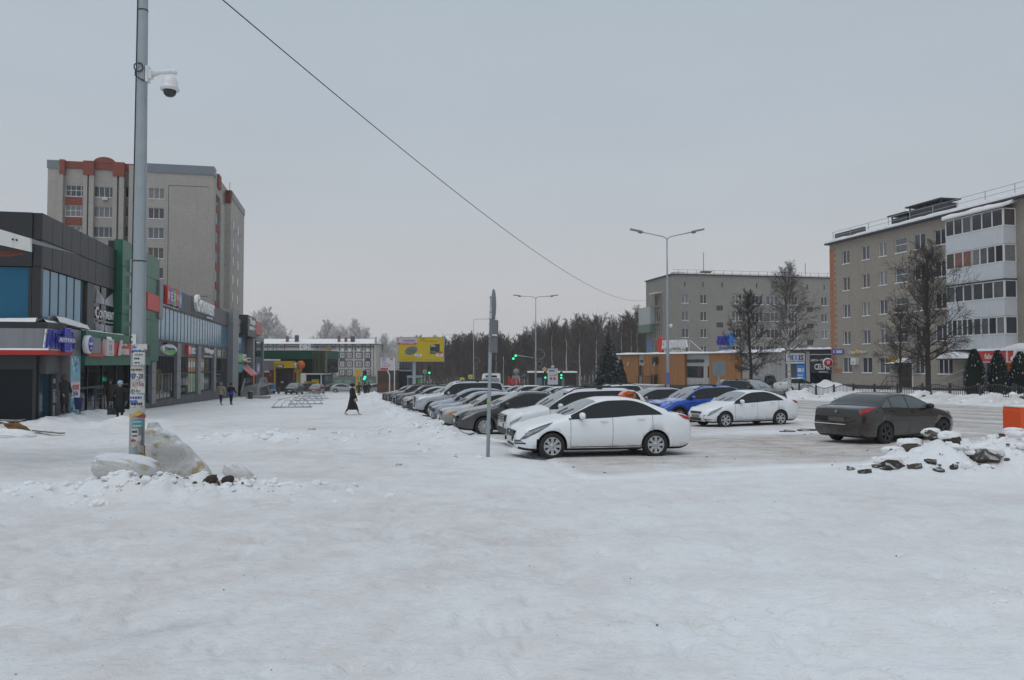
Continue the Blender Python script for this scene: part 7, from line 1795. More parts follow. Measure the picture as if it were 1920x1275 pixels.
# ================================================================ STREET FURNITURE
PAPER=[M('paper_white',(.62,.62,.60),.7,var=.12,scale=9),M('paper_cream',(.50,.47,.40),.7,var=.15,scale=9),M('paper_blue',(.08,.16,.42),.7,var=.2,scale=9),M('paper_teal',(.10,.30,.32),.7,var=.2,scale=9),M('paper_yellow',(.55,.40,.08),.7,var=.2,scale=9),M('paper_red',(.42,.06,.05),.7,var=.2,scale=9)]
INK=M('ink',(.03,.03,.035),.7); INKB=M('ink_blue2',(.03,.06,.25),.7); INKR=M('ink_red',(.35,.04,.03),.7)
def build_pole():
 x,y=LAMP; z0=gzf(x,y)-.3; H=10.6
 R=thing('lamp_pole','tall galvanised pole plastered with torn paper notices, snow heap at its foot','pole',(x,y,0),0,None,(0,0,0))
 zA,zB=EYE-1.85,P(266,0,y)[2]
 rad=lambda z:float(np.interp(z,[-1,zA,zB,H],[.150,.140,.088,.075]))
 zs=[z0-.3]+[z0+(H-z0)*k/14 for k in range(15)]
 part('shaft',MB().tube([(0,0,z) for z in zs],[rad(z) for z in zs],12,smooth=True),METAL,R)
 bands=MB()
 for z in (P(260,490,y)[2],P(266,20,y)[2],P(258,660,y)[2]):bands.lathe([(rad(z)+.006,z-.012),(rad(z)+.006,z+.012)],14)
 part('band',bands,METALD,R)
 # long cable clipped down the left side
 part('conduit',MB().tube([(-rad(z)-.012,-.02,z) for z in np.linspace(2.2,9.5,20)],.014,6),METALD,R)
 face=-1.35
 def sheet(u0,u1,v0,v1,mat,peel=0,ink=None,txt=None,skew=0,proud=.004):
  zt,zb=P(257,v0,y)[2],P(257,v1,y)[2]; rm=rad((zt+zb)/2)
  cx=257+(rm*0)
  def ang(u):
   q=max(-.97,min(.97,(u-257)/FPX*y/rm)); return math.atan2(-y,-x)+math.asin(q)
  a0,a1=ang(u0),ang(u1); n=8; mb=MB(); pts=[]
  jag=[random.uniform(-.02,.02) for _ in range(n+1)]
  for i in range(n+1):
   a=a0+(a1-a0)*i/n; pr=rm+proud+(peel*(i/n)**2)
   pts+=[(pr*math.cos(a),pr*math.sin(a),zb+jag[i]+skew*i/n),(pr*math.cos(a),pr*math.sin(a),zt+jag[-i-1]*.4+skew*i/n)]
  mb.add(pts,[(2*i,2*i+2,2*i+3,2*i+1) for i in range(n)],0)
  p=part('paper_notice',mb,mat,R)
  if ink:
   L=MB(); rows=max(1,int((v1-v0)/7)); rn=random.Random(int(u0*7+v0))
   if txt:
    v,f=text_geo(txt,.02,.0); lo,hi=v.min(0),v.max(0); q=(v-lo)/np.maximum(hi-lo,1e-6)
    A=a0+(a1-a0)*(.08+.84*q[:,0]); rr=rm+proud+.004+peel*0; Z=zb+(zt-zb)*(.15+.7*q[:,1])
    L.add(list(zip(rr*np.cos(A),rr*np.sin(A),Z)),f)
   else:
    for k in range(rows):
     zz=zt-(zt-zb)*(k+.35)/rows; hh=(zt-zb)/rows*rn.uniform(.3,.55); a=a0+(a1-a0)*.1
     while a<a0+(a1-a0)*.85:
      w=(a1-a0)*rn.uniform(.06,.16); rr=rm+proud+.004
      L.add([(rr*math.cos(a),rr*math.sin(a),zz-hh),(rr*math.cos(a+w),rr*math.sin(a+w),zz-hh),(rr*math.cos(a+w),rr*math.sin(a+w),zz),(rr*math.cos(a),rr*math.sin(a),zz)],[(0,1,2,3)]); a+=w*1.35
   sub('print',L,ink,p)
 S=sheet
 S(241,254,627,646,PAPER[0],.02,INK); S(247,261,650,659,PAPER[2],0,PAPER[0]); S(249,267,660,684,PAPER[0],.012,INK,None); S(250,265,663,668,PAPER[0],.001,INK,'ПРОДАМ',0,.010)
 S(245,266,688,698,PAPER[1],0,INK); S(242,252,700,708,PAPER[2],0,None); S(246,267,698,712,PAPER[0],0,INK,'27-28'); S(247,268,713,726,PAPER[0],.004,INKR,'ШУБЫ',0,.008)
 S(244,268,728,738,PAPER[0],.01,INK,'ДЕНЬГИ',.02); S(243,267,739,750,PAPER[0],0,INKB); S(244,257,750,756,PAPER[2],0,None,None,0,.007); S(245,268,750,762,PAPER[0],0,INK)
 S(243,268,764,776,PAPER[1],.015,None,None,.02); S(245,262,778,784,PAPER[4],.03,None,None,.08); S(250,268,774,780,PAPER[5],.035,None,None,-.03); S(249,266,786,801,PAPER[3],.005,PAPER[0],None); S(248,259,803,820,PAPER[0],0,INK)
 S(252,264,815,826,PAPER[0],0,None); S(247,255,823,828,PAPER[5],0,None); S(248,262,828,838,PAPER[1],0,None,None,.02); S(258,268,832,846,PAPER[1],.02,None,None,-.04)
 S(262,269,850,868,PAPER[4],.03,None); S(264,269.5,835,868,PAPER[5],.02,None,None,0,.002)
 S(251,267,645,656,PAPER[0],.06,None,None,0,.002); S(238,244,630,650,PAPER[1],.0,None,None,0,.006)
 # ---- dome camera on its arm
 zc=P(262,138,y)[2]; sc=y/FPX
 C=thing('security_camera','white dome security camera on a bracket arm high on the pole with notices','security camera',(x,y,zc),0,None,(0,0,0))
 rr=rad(zc)
 part('mounting_plate',MB().box(rr-.01,rr+.035,-.07,.07,-.17,.14).box(rr+.035,rr+.10,-.05,.05,-.10,.06),WHITEP,C)
 arm=MB().tube([(rr+.09,0,-.02),(rr+.25,0,.03),(rr+.48,0,.045),(rr+.535,0,.035),(rr+.545,0,-.01)],[.052,.046,.045,.044,.04],10); part('arm',arm,WHITEP,C)
 hx=rr+.545-.03+.0
 cx=(316-263.5)*sc
 part('housing',MB().lathe([(.03,-.05),(.075,-.055),(.125,-.10),(.150,-.20),(.155,-.285),(.175,-.30),(.175,-.325),(.15,-.335)],22,mat=Matrix.Translation((cx,0,0))),WHITEP,C)
 part('dome',MB().lathe([(.125,-.335),(.122,-.36),(.105,-.41),(.07,-.445),(.02,-.46)],20,mat=Matrix.Translation((cx,0,0))),glass('smoked_dome',(.02,.02,.022),.05,.7),C)
 part('seam_ring',MB().lathe([(.157,-.288),(.1765,-.300),(.1765,-.304)],22,mat=Matrix.Translation((cx,0,0)),cap=False),GREYP,C)
 coil=MB(); pts=[(-.02+.085*math.cos(a),-rr-.02-.01*math.sin(3*a),.085+.085*math.sin(a)) for a in np.linspace(0,4*math.pi,34)]; coil.tube(pts,.013,6)
 coil.tube([(-.09,-rr,.02),(-.08,-rr-.03,-.08),(0,-rr-.05,-.14),(.08,-rr*.7,-.17)],.011,6); part('cable_coil',coil,METALD,C)
 part('clamp',MB().lathe([(rr+.008,-.14),(rr+.008,-.125)],14).lathe([(rr+.008,.10),(rr+.008,.115)],14),METAL,C)
build_pole()
# ---- overhead wire
def build_wire():
 A=Vector(P(418,0,20.0)); B=Vector(P(1212,562,138.0)); pts=[]
 tgt=[(418,0),(500,62),(600,142),(700,225),(800,311),(900,390),(1000,462),(1100,520),(1212,562)]
 A0=Vector(P(418,0,20));
 # chord in space with a parabolic sag
 E0=A+(A-B)*.12
 for k in range(41):
  q=k/40; p=A.lerp(B,q); sag=4*q*(1-q)*WSAG; pts.append((p.x,p.y,p.z-sag))
 d0=Vector(pts[0])-Vector(pts[1]); pts=[tuple(Vector(pts[0])+d0*k) for k in (5,3,1.5)]+pts
 o=MB().tube(pts,.017,5).build('overhead_cable',METALD); tag(o,'thin black cable sagging from above the pole side to the grey apartment building','cable')
WSAG=2.6
build_wire()
# ---- sign post seen edge-on beside the taxi saloon
def build_signpost():
 x,y=P(914,848,18.6)[:2]; z=gzf(x,y)
 R=thing('sign_post','galvanised sign post with round and square plates seen edge-on by the taxi saloon','road sign',(x,y,z),0,None,(0,0,0))
 top=P(921,556,y)[2]-z; lean=(922-914)/FPX*y
 part('post',MB().tube([(0,0,-.5),(lean*.5,0,top*.5),(lean,0,top)],.044,10),METAL,R)
 part('paint_mark',MB().lathe([(.046,1.25),(.046,1.36)],10,mat=Matrix.Translation((lean*.33,0,0))),M('lime_mark',(.32,.42,.12),.7),R)
 def plate(v0,v1,rnd,yaw,off):
  z1,z0_=P(922,v0,y)[2]-z,P(922,v1,y)[2]-z; h=z1-z0_; xc=lean*((z0_+z1)/2/top)
  m=Matrix.Translation((xc+off,-.0,(z0_+z1)/2))@Matrix.Rotation(yaw,4,'Z')
  mb=MB()
  if rnd:mb.lathe([(h/2,-.012),(h/2,.004),(h/2-.01,.006)],26,mat=m@Matrix.Rotation(math.pi/2,4,'X'))
  else:
   w=.36; mb.box(-w,w,-.008,.008,-h/2,h/2,0,m)
   for q in (-w,w-.012):mb.box(q,q+.012,-.02,.03,-h/2,h/2,0,m)
  p=part('plate',mb,M('plate_back_grey',(.23,.245,.26),.5,.3,var=.12,scale=4,streak=.25),R)
  b=MB()
  for q in (-.25,.25):b.tube([(xc,0,(z0_+z1)/2+q*h),(xc+off,0,(z0_+z1)/2+q*h)],.018,6); b.lathe([(.052,(z0_+z1)/2+q*h-.012),(.052,(z0_+z1)/2+q*h+.012)],10,mat=Matrix.Translation((xc,0,0)))
  sub('bracket',b,METAL,p)
 plate(542,599,True,math.radians(83),.055); plate(599,631,False,math.radians(78),.075); plate(632,661,False,math.radians(78),.075)
 sn=MB().box(lean*.9+.0,lean*.9+.13,-.25,.25,P(922,630,y)[2]-z,P(922,627.5,y)[2]-z); part('snow_cap',sn,SNOWC,R)
build_signpost()
# ---- street lamps
def build_lamps():
 def lamp(u,y,vtop,label,arms,armlen,rise,cam=False,r0=.11):
  x=P(u,682,y)[0]; z=gzf(x,y); top=P(u,vtop,y)[2]-z
  R=thing('street_lamp',label,'street lamp',(x,y,z),0,'street lamps',(0,0,0))
  part('pole',MB().tube([(0,0,-.5),(0,0,top*.35),(0,0,top*.36),(0,0,top*.75),(0,0,top*.76),(0,0,top)],[r0,r0,r0*.72,r0*.70,r0*.5,r0*.45],10),METAL,R)
  for sd in arms:
   a=part('arm',MB().tube([(0,0,top-.05),(sd*.08,0,top+.10),(sd*.3,0,top+.2),(sd*armlen*.72,-.02,top+rise*.8)],.034,6),METAL,R)
   m=Matrix.Translation((sd*armlen*.68,-.02,top+rise*.76))@Matrix.Rotation(-sd*math.atan2(rise,armlen)*.8,4,'Y')
   h=MB().box(min(0,sd*armlen*.34),max(0,sd*armlen*.34),-.13,.13,-.02,.07,0,m).box(min(0,sd*.25),max(0,sd*.25),-.08,.08,-.10,-.021,0,m); sub('lamp_head',h,GREYP,a)
  if cam:
   zc=P(u,612,y)[2]-z; part('camera',MB().lathe([(.06,-.08),(.10,0),(.10,.12),(.03,.16)],10,mat=Matrix.Translation((.22,0,zc))).box(.03,.2,-.03,.03,zc+.02,zc+.07),WHITEP,R)
   q=P(u,706,y)[2]-z; part('notice',MB().lathe([(r0+.006,q-.5),(r0+.006,q+.25)],10,cap=False),M('notice_blue',(.12,.14,.4),.6),R)
  return R
 lamp(1252,50,449,'tall two-armed street lamp in front of the grey building, with a small white camera',(-1,1),2.35,.62,True)
 lamp(1004.5,83,560,'two-armed street lamp further off behind the traffic lights',(-1,1),2.35,.35,r0=.10)
 lamp(888,118,601,'single-armed street lamp behind the sign post',(1,),3.4,.3,r0=.09)
 lamp(833.5,165,629,'single-armed street lamp right of the yellow billboard',(1,),3.2,.2,r0=.10)
 lamp(944,128,668,'plain grey pole left of the traffic lights arm',(),1,0,r0=.07)
 for u,y in ((1011.5,83),(893,118)):
  x=P(u,682,y)[0]; zc=P(u,664 if u>1000 else 676,y)[2]; r=.55 if u>1000 else .5
  D=thing('lamp_ornament','wire ring festive ornament on the %s lamp pole'%('two-armed' if u>1000 else 'single-armed'),'ornament',(x,y,zc),0,'ring ornaments on lamp poles',(0,0,0))
  mb=MB()
  for q,rr in ((0,r),(-1.05,r*.55)):mb.tube([(rr*math.cos(a),0,q+rr*math.sin(a)) for a in np.linspace(0,2*math.pi,17)],.018,5)
  part('ring',mb,METAL,D)
build_lamps()
# ---- billboard, notice boards, traffic lights, signs down the street
def build_signs():
 y=103.0; x0,x1=P(747,682,y)[0],P(832,682,y)[0]; zb,zt=P(790,677,y)[2],P(790,633,y)[2]; xc=(x0+x1)/2; z=gzf(xc,y)
 R=thing('billboard','big yellow advertising billboard with paint tin and boat pictures on a single post','billboard',(xc,y,z),0,None,(xc,y,z)); w=x1-x0; h=zt-zb
 F=lambda a,b,c,d,mt,nm='print',dd=.0:part(nm,MB().box(x0+w*a,x0+w*b,y-.06-dd,y-.05-dd,zb+h*c,zb+h*d),mt,R)
 part('panel',MB().box(x0,x1,y-.05,y+.25,zb,zt),M('billboard_yellow',(.52,.38,.012),.5,var=.08,scale=.8),R)
 F(.0,.41,.78,.98,M('print_lilac',(.50,.46,.52),.5)); F(.0,.40,.70,.779,M('print_red',(.48,.04,.025),.5));
 L=MB(); text_into(L,'СЕМЕЙНЫЙ',w*.27,h*.09,(x0+w*.23,y-.062,zb+h*.88),(1,0,0),bold=.03,depth=.01); part('lettering',L,M('print_violet',(.20,.07,.28),.5),R)
 L=MB(); text_into(L,'ЦЕНТР СТРОЙМАТ',w*.33,h*.045,(x0+w*.2,y-.062,zb+h*.74),(1,0,0),bold=.02,depth=.01); part('lettering',L,WHITEP,R)
 pts=[(x0+w*(.28+.14*math.cos(a)),zb+h*(.46+.20*math.sin(a)*(1 if math.sin(a)<0 else .8)+.06*math.cos(a))) for a in np.linspace(0,2*math.pi,18)[:-1]]; part('print',MB().poly_prism(pts,1,y-.06,y-.05),M('print_grey_violet',(.16,.13,.15),.5,var=.5,scale=1.2),R)
 pts=[(x0+w*(.29+.10*math.cos(a)),zb+h*(.42+.11*math.sin(a))) for a in np.linspace(0,2*math.pi,16)[:-1]]; part('print',MB().poly_prism(pts,1,y-.07,y-.061),M('print_green',(.08,.16,.09),.5,var=.6,scale=1.5),R)
 F(.70,.82,.30,.68,M('print_dark',(.025,.03,.035),.5,var=.6)); F(.78,.91,.36,.72,M('print_dark2',(.03,.04,.05),.5),'print',.012); F(.71,.815,.62,.66,WHITEG,'print',.014); F(.71,.82,.32,.44,M('print_green',(.08,.16,.09)),'print',.014)
 F(.37,.51,.20,.31,WHITEP,'price_tag',.02); F(.84,.98,.20,.31,WHITEP,'price_tag',.02); F(.87,.97,.32,.41,M('print_red',(.48,.04,.025)),'price_tag',.02)
 L=MB(); text_into(L,'199',w*.09,h*.06,(x0+w*.44,y-.081,zb+h*.255),(1,0,0),bold=.03,depth=.01); text_into(L,'999',w*.09,h*.06,(x0+w*.91,y-.081,zb+h*.255),(1,0,0),bold=.03,depth=.01); part('lettering',L,BLUEL,R)
 B_=M('print_brown',(.30,.11,.02),.5);
 part('print',MB().box(x0+w*.49,x0+w*.57,y-.06,y-.05,zb+h*.93,zb+h*.955).box(x0+w*.49,x0+w*.505,y-.06,y-.05,zb+h*.82,zb+h*.93).box(x0+w*.555,x0+w*.57,y-.06,y-.05,zb+h*.82,zb+h*.93),B_,R)
 L=MB(); text_into(L,'Если ремонт',w*.26,h*.06,(x0+w*.73,y-.06,zb+h*.84),(1,0,0),bold=.01,depth=.01); text_into(L,'скидки  доставка  материалы',w*.85,h*.03,(x0+w*.48,y-.06,zb+h*.06),(1,0,0),depth=.01); text_into(L,'всё для дома',w*.35,h*.035,(x0+w*.25,y-.06,zb+h*.17),(1,0,0),depth=.01); part('lettering',L,B_,R)
 part('frame',MB().box(x0-.05,x1+.05,y-.03,y+.3,zb-.12,zb-.001).box(x0-.05,x0-.001,y-.03,y+.3,zb,zt).box(x1+.001,x1+.05,y-.03,y+.3,zb,zt).box(x0-.05,x1+.05,y-.03,y+.3,zt+.001,zt+.06),GREYP,R)
 xp=P(776,682,y)[0]; part('post',MB().tube([(xp,y+.35,z-.5),(xp,y+.35,zt-.3)],.22,10),METAL,R)
 # white notice board in front of the kiosk
 y=104.0; x0,x1=P(713.5,682,y)[0],P(739,682,y)[0]; zb,zt=P(726,694.5,y)[2],P(726,670.5,y)[2]; z=gzf(x1,y)
 R=thing('notice_board','white notice board with blue and red print in front of the brown kiosk','sign',(x1,y,z),0,None,(x1,y,z)); w,h=x1-x0,zt-zb
 part('panel',MB().box(x0,x1,y,y+.1,zb,zt),M('board_white',(.55,.56,.60),.5),R)
 for a,b,c,d,mt in ((.1,.4,.86,.92,INKB),(.1,.35,.72,.77,INKB),(.1,.5,.56,.60,INKR),(.1,.8,.42,.45,INKR),(.1,.7,.30,.33,INKR),(.02,.55,.03,.2,M('print_red',(.48,.04,.025))),(.7,.9,.8,.95,ORNG)):part('print',MB().box(x0+w*a,x0+w*b,y-.012,y-.002,zb+h*c,zb+h*d),mt,R)
 part('post',MB().tube([(x1+.05,y+.05,z-.5),(x1+.05,y+.05,zt)],.07,6),WHITEG,R); part('strut',MB().tube([(x0+.9,y+.1,zb),(x0+1.2,y+.1,zb-.6),(x0+1.2,y+.1,z-.3)],.08,6),WHITEG,R)
 # yellow totem at the far corner of the cream building
 y=125.0; x=P(669,682,y)[0]; z=gzf(x,y)
 R=thing('totem_sign','tall bright yellow shop totem behind the walking woman','sign',(x,y,z),0,None,(x,y,z));
 part('post',MB().box(x-.12,x+.12,y,y+.2,z,P(669,694,y)[2]),YELLOW,R); part('panel',MB().box(x-.3,P(678,682,y)[0],y-.02,y+.2,P(669,699,y)[2],P(669,692,y)[2]),YELLOW,R); part('post',MB().box(x+.3,x+.5,y,y+.2,z,P(669,699.2,y)[2]),YELLOW,R)
 # traffic lights
 GLOW=M('green_signal',(.02,.75,.36),.4,emit=1.6); DKH=M('signal_black',(.012,.012,.012),.6)
 def tl(u,v,y,label,lights,pole=True,sz=1.0,arm=None):
  x,_,z=P(u,v,y); zg=gzf(x,y)
  R=thing('traffic_light',label,'traffic light',(x,y,zg),0,'green traffic lights',(0,0,0)); z-=zg; s=.16*sz
  part('housing',MB().box(-s*1.05,s*1.05,0,.25,z-s*1.3,z+s*5.2),DKH,R)
  for k,(du,dv) in enumerate(lights):
   part('lens',MB().lathe([(s*.82,0),(s*.7,.05),(s*.2,.08)],14,mat=Matrix.Translation((du,0,z+dv))@Matrix.Rotation(math.pi/2,4,'X')),GLOW,R)
  for k in (1,2):part('lens',MB().lathe([(s*.8,0),(s*.7,.03)],12,mat=Matrix.Translation((0,0,z+s*2*k))@Matrix.Rotation(math.pi/2,4,'X')),M('dark_lens_%d'%k,(.06,.01,.008) if k==2 else (.05,.035,.008),.3),R)
  if pole:part('pole',MB().tube([(0,.3,-.4),(0,.3,z+s*5)],.06,6),METALD if sz<1.5 else METAL,R)
  if arm:part('arm',MB().tube([(0,.3,z+.4),(arm[0]-x,arm[1]-y,arm[2]-zg)],.05,6),METAL,R)
 ax=P(1003,682,83)
 tl(962.5,672.5,81,'upper green traffic light hanging on a long arm from the street lamp',[(0,0),(.24,.30)],False,.95,(ax[0],83,P(1003,671,83)[2]))
 tl(1022.5,708,100,'green traffic light on a dark post left of the white info board',[(0,0)],True,1.0); tl(1052.5,708.5,100,'green traffic light on a dark post right of the white info board',[(0,0),(0,.33)],True,1.0)
 tl(805,699,140,'small green traffic light below the billboard',[(0,0)],True,1.5); tl(683,710.5,105,'green pharmacy-like traffic light behind the group of walkers',[(0,0),(.1,.25)],True,1.35)
 # info board and road signs
 def board(nm,lb,u,v,y,w,h,mat,shape='rect',extra=None,group='road signs by the crossing',post=True):
  x,_,z=P(u,v,y); zg=gzf(x,y); R=thing(nm,lb,'road sign' if nm=='road_sign' else 'sign',(x,y,zg),0,group,(0,0,0)); z-=zg
  if shape=='rect':m=MB().box(-w/2,w/2,0,.05,z-h/2,z+h/2)
  elif shape=='round':m=MB().lathe([(w/2,0),(w/2,.05)],18,mat=Matrix.Translation((0,.05,z))@Matrix.Rotation(math.pi/2,4,'X'))
  else:m=MB().poly_prism([(0,z-h/2),(w/2,z),(0,z+h/2),(-w/2,z)],1,0,.05)
  part('panel',m,mat,R)
  if extra:extra(R,z)
  if post:part('post',MB().tube([(0,.1,-.4),(0,.1,z+h*.3)],.04,6),METAL,R)
 GB=M('sign_back_grey',(.24,.25,.26),.6)
 board('road_sign','grey back of a round road sign with a plate under it, near the red flags',968,696.5,88,.68,.68,GB,'round',lambda R,z:part('plate',MB().box(-.32,.32,0,.04,z-.78,z-.42),GB,R))
 board('road_sign','dim lilac round road sign between the red flags and the street lamp',983,706,100,.55,.55,M('dim_lilac',(.10,.09,.15),.6),'round')
 board('road_sign','yellow diamond priority sign left of the white info board',1021,692,100,.62,.62,WHITEG,'dia',lambda R,z:part('face',MB().poly_prism([(0,z-.23),(.23,z),(0,z+.23),(-.23,z)],1,-.012,-.002),M('sign_amber',(.58,.33,.02),.5),R))
 def info(R,z):
  part('print',MB().box(-.45,.25,-.012,-.002,z+.65,z+.8),INKB,R)
  part('print',MB().poly_prism([(-.5,z+.1),(.55,z+.1),(.55,z+.4),(.1,z+.22),(-.5,z+.2)],1,-.012,-.002),M('sign_amber',(.58,.33,.02),.5),R)
  for q in (-.22,.22):part('print',MB().lathe([(.17,0),(.17,.01)],12,mat=Matrix.Translation((q,-.002,z-.25))@Matrix.Rotation(math.pi/2,4,'X')),M('disc_red',(.35,.10,.09),.5),R)
  part('head_plate',MB().box(-.18,.18,0,.05,z+1.15,z+1.4),WHITEG,R)
 board('info_board','white information board between two green traffic lights',1036.5,706,100,1.32,2.05,M('board_white',(.55,.56,.60)),'rect',info)
 Y=M('fluorescent_yellow',(.55,.55,.03),.5)
 for u,v,yy,lb in ((866.5,712,112,'fluorescent yellow crossing sign above the silver-white SUV'),(882,706.5,118,'second fluorescent yellow crossing sign, further right and higher'),(796.5,696.5,140,'pale green-yellow crossing sign left of the small traffic light')):
  board('road_sign',lb,u,v,yy,.62,.62,Y if u>800 else M('pale_lime',(.30,.42,.20),.5),'rect',lambda R,z:part('symbol',MB().poly_prism([(-.18,z-.15),(.18,z-.15),(0,z+.18)],1,-.012,-.002),INKB,R))
 for k,(u,lb) in enumerate(((953.5,'left red feather flag by the bus'),(961,'middle red feather flag, leaning right'),(966,'right red feather flag behind the grey sign post'))):
  y=96; x,_,z=P(u,722,y); zg=gzf(x,y); R=thing('feather_flag',lb+', before the wood','flag',(x,y,zg),0,'red feather flags',(0,0,0)); t=P(u,705,y)[2]-zg; b0=z-zg
  part('cloth',MB().poly_prism([(0,b0),(.34,b0+.1),(.30+.1*k,t-.3),(.05+.1*k,t),(-.12+.1*k,t-.4)],1,0,.04),M('flag_red',(.45,.03,.025),.7),R); part('pole',MB().tube([(-.02,.06,-.3),(.0,.06,t)],.03,5),METAL,R)
  # grey back of a road sign before the orange shop
 x,y_,z=P(1348,691,72); zg=gzf(x,72); R=thing('road_sign','large grey backs of two joined road signs in front of the orange boards','road sign',(x,72,zg),0,None,(0,0,0)); z-=zg
 for sx in (-1,1):part('plate',MB().box(min(.02*sx,.58*sx),max(.02*sx,.58*sx),0,.05,z-.62,z+.62),M('sign_back_blue',(.17,.21,.24),.5),R)
 part('post',MB().tube([(0,.1,-.5),(0,.1,z+.62)],.06,6),METAL,R)
build_signs()
# ---- low fence with arched rails along the far pavement
def build_fence():
 t=36.6; s1=s_at(1498,t); n=22; L=2.35; g=None; s=s1
 R=street_thing('fence','low black metal fence with sagging arched rails, half buried in snow before the tan building','fence',t,s1,gts(t,s1))
 for k in range(n):
  a,b=s1-k*L,s1-(k+1)*L; za,zb_=gts(t,a)+.02,gts(t,b)+.02
  part('post',MB().box(t-.05,t+.05,a-.05,a+.05,za-.3,za+.98),METALD,R)
  rail=MB(); top=[]; m=9
  for i in range(m+1):
   q=i/m; z=za+(zb_-za)*q; arch=.70+.20*(math.sin(math.pi*q) if k%2==0 else 1-math.sin(math.pi*q)); top.append((t,a+(b-a)*q,z+arch))
  rail.tube(top,.026,5); rail.tube([(t,a,za+.22),(t,b,zb_+.22)],.022,5); part('rail',rail,METALD,R)
  br=MB()
  for i in range(1,14):
   q=i/14; z=za+(zb_-za)*q; arch=float(np.interp(q*m,range(m+1),[p[2] for p in top])); y=a+(b-a)*q; br.box(t-.012,t+.012,y-.012,y+.012,z-.2,arch)
  part('bars',br,METALD,R)['kind']='stuff'
build_fence()
# ---- bicycle racks on the square
def build_racks():
 spots=((548,764,'nearest steel bicycle rack on the square'),(574,757,'second bicycle rack, right behind the nearest'),(580,751,'third bicycle rack in the middle of the row'),(592,747,'fourth bicycle rack, second from the pavilion end'),(588,743,'farthest bicycle rack towards the pavilion'))
 proto=None
 for k,(u,v,lb) in enumerate(spots):
  y=1.8/((v-682)/FPX-.023)*.98; x=P(u,682,y)[0]; z=gzf(x,y)
  R=thing('bicycle_rack',lb,'bicycle rack',(x,y,z),ANG+.1*k,'bicycle racks on the square',(0,0,0))
  fr=MB().tube([(-1.35,-.35,.06),(1.35,-.35,.06)],.024,6).tube([(-1.35,.35,.06),(1.35,.35,.06)],.024,6); part('base_frame',fr,METAL,R)
  for i in range(6):
   q=-1.25+i*.5; a=.35 if i%2 else-.35
   sx=(-1 if i<3 else 1)
   part('hoop',MB().tube([(q,-.35,.06),(q+sx*-.12,-.34,.28),(q-sx*.32,-.2,.48),(q-sx*.5,0,.58),(q-sx*.32,.2,.48),(q+sx*-.12,.34,.28),(q,.35,.06)],.013,6),METAL,R)
  part('spine',MB().tube([(-.95,0,.56),(-.2,0,.7),(.1,0,.86),(.3,0,.7),(.95,0,.56)],.02,6),METAL,R)
build_racks()
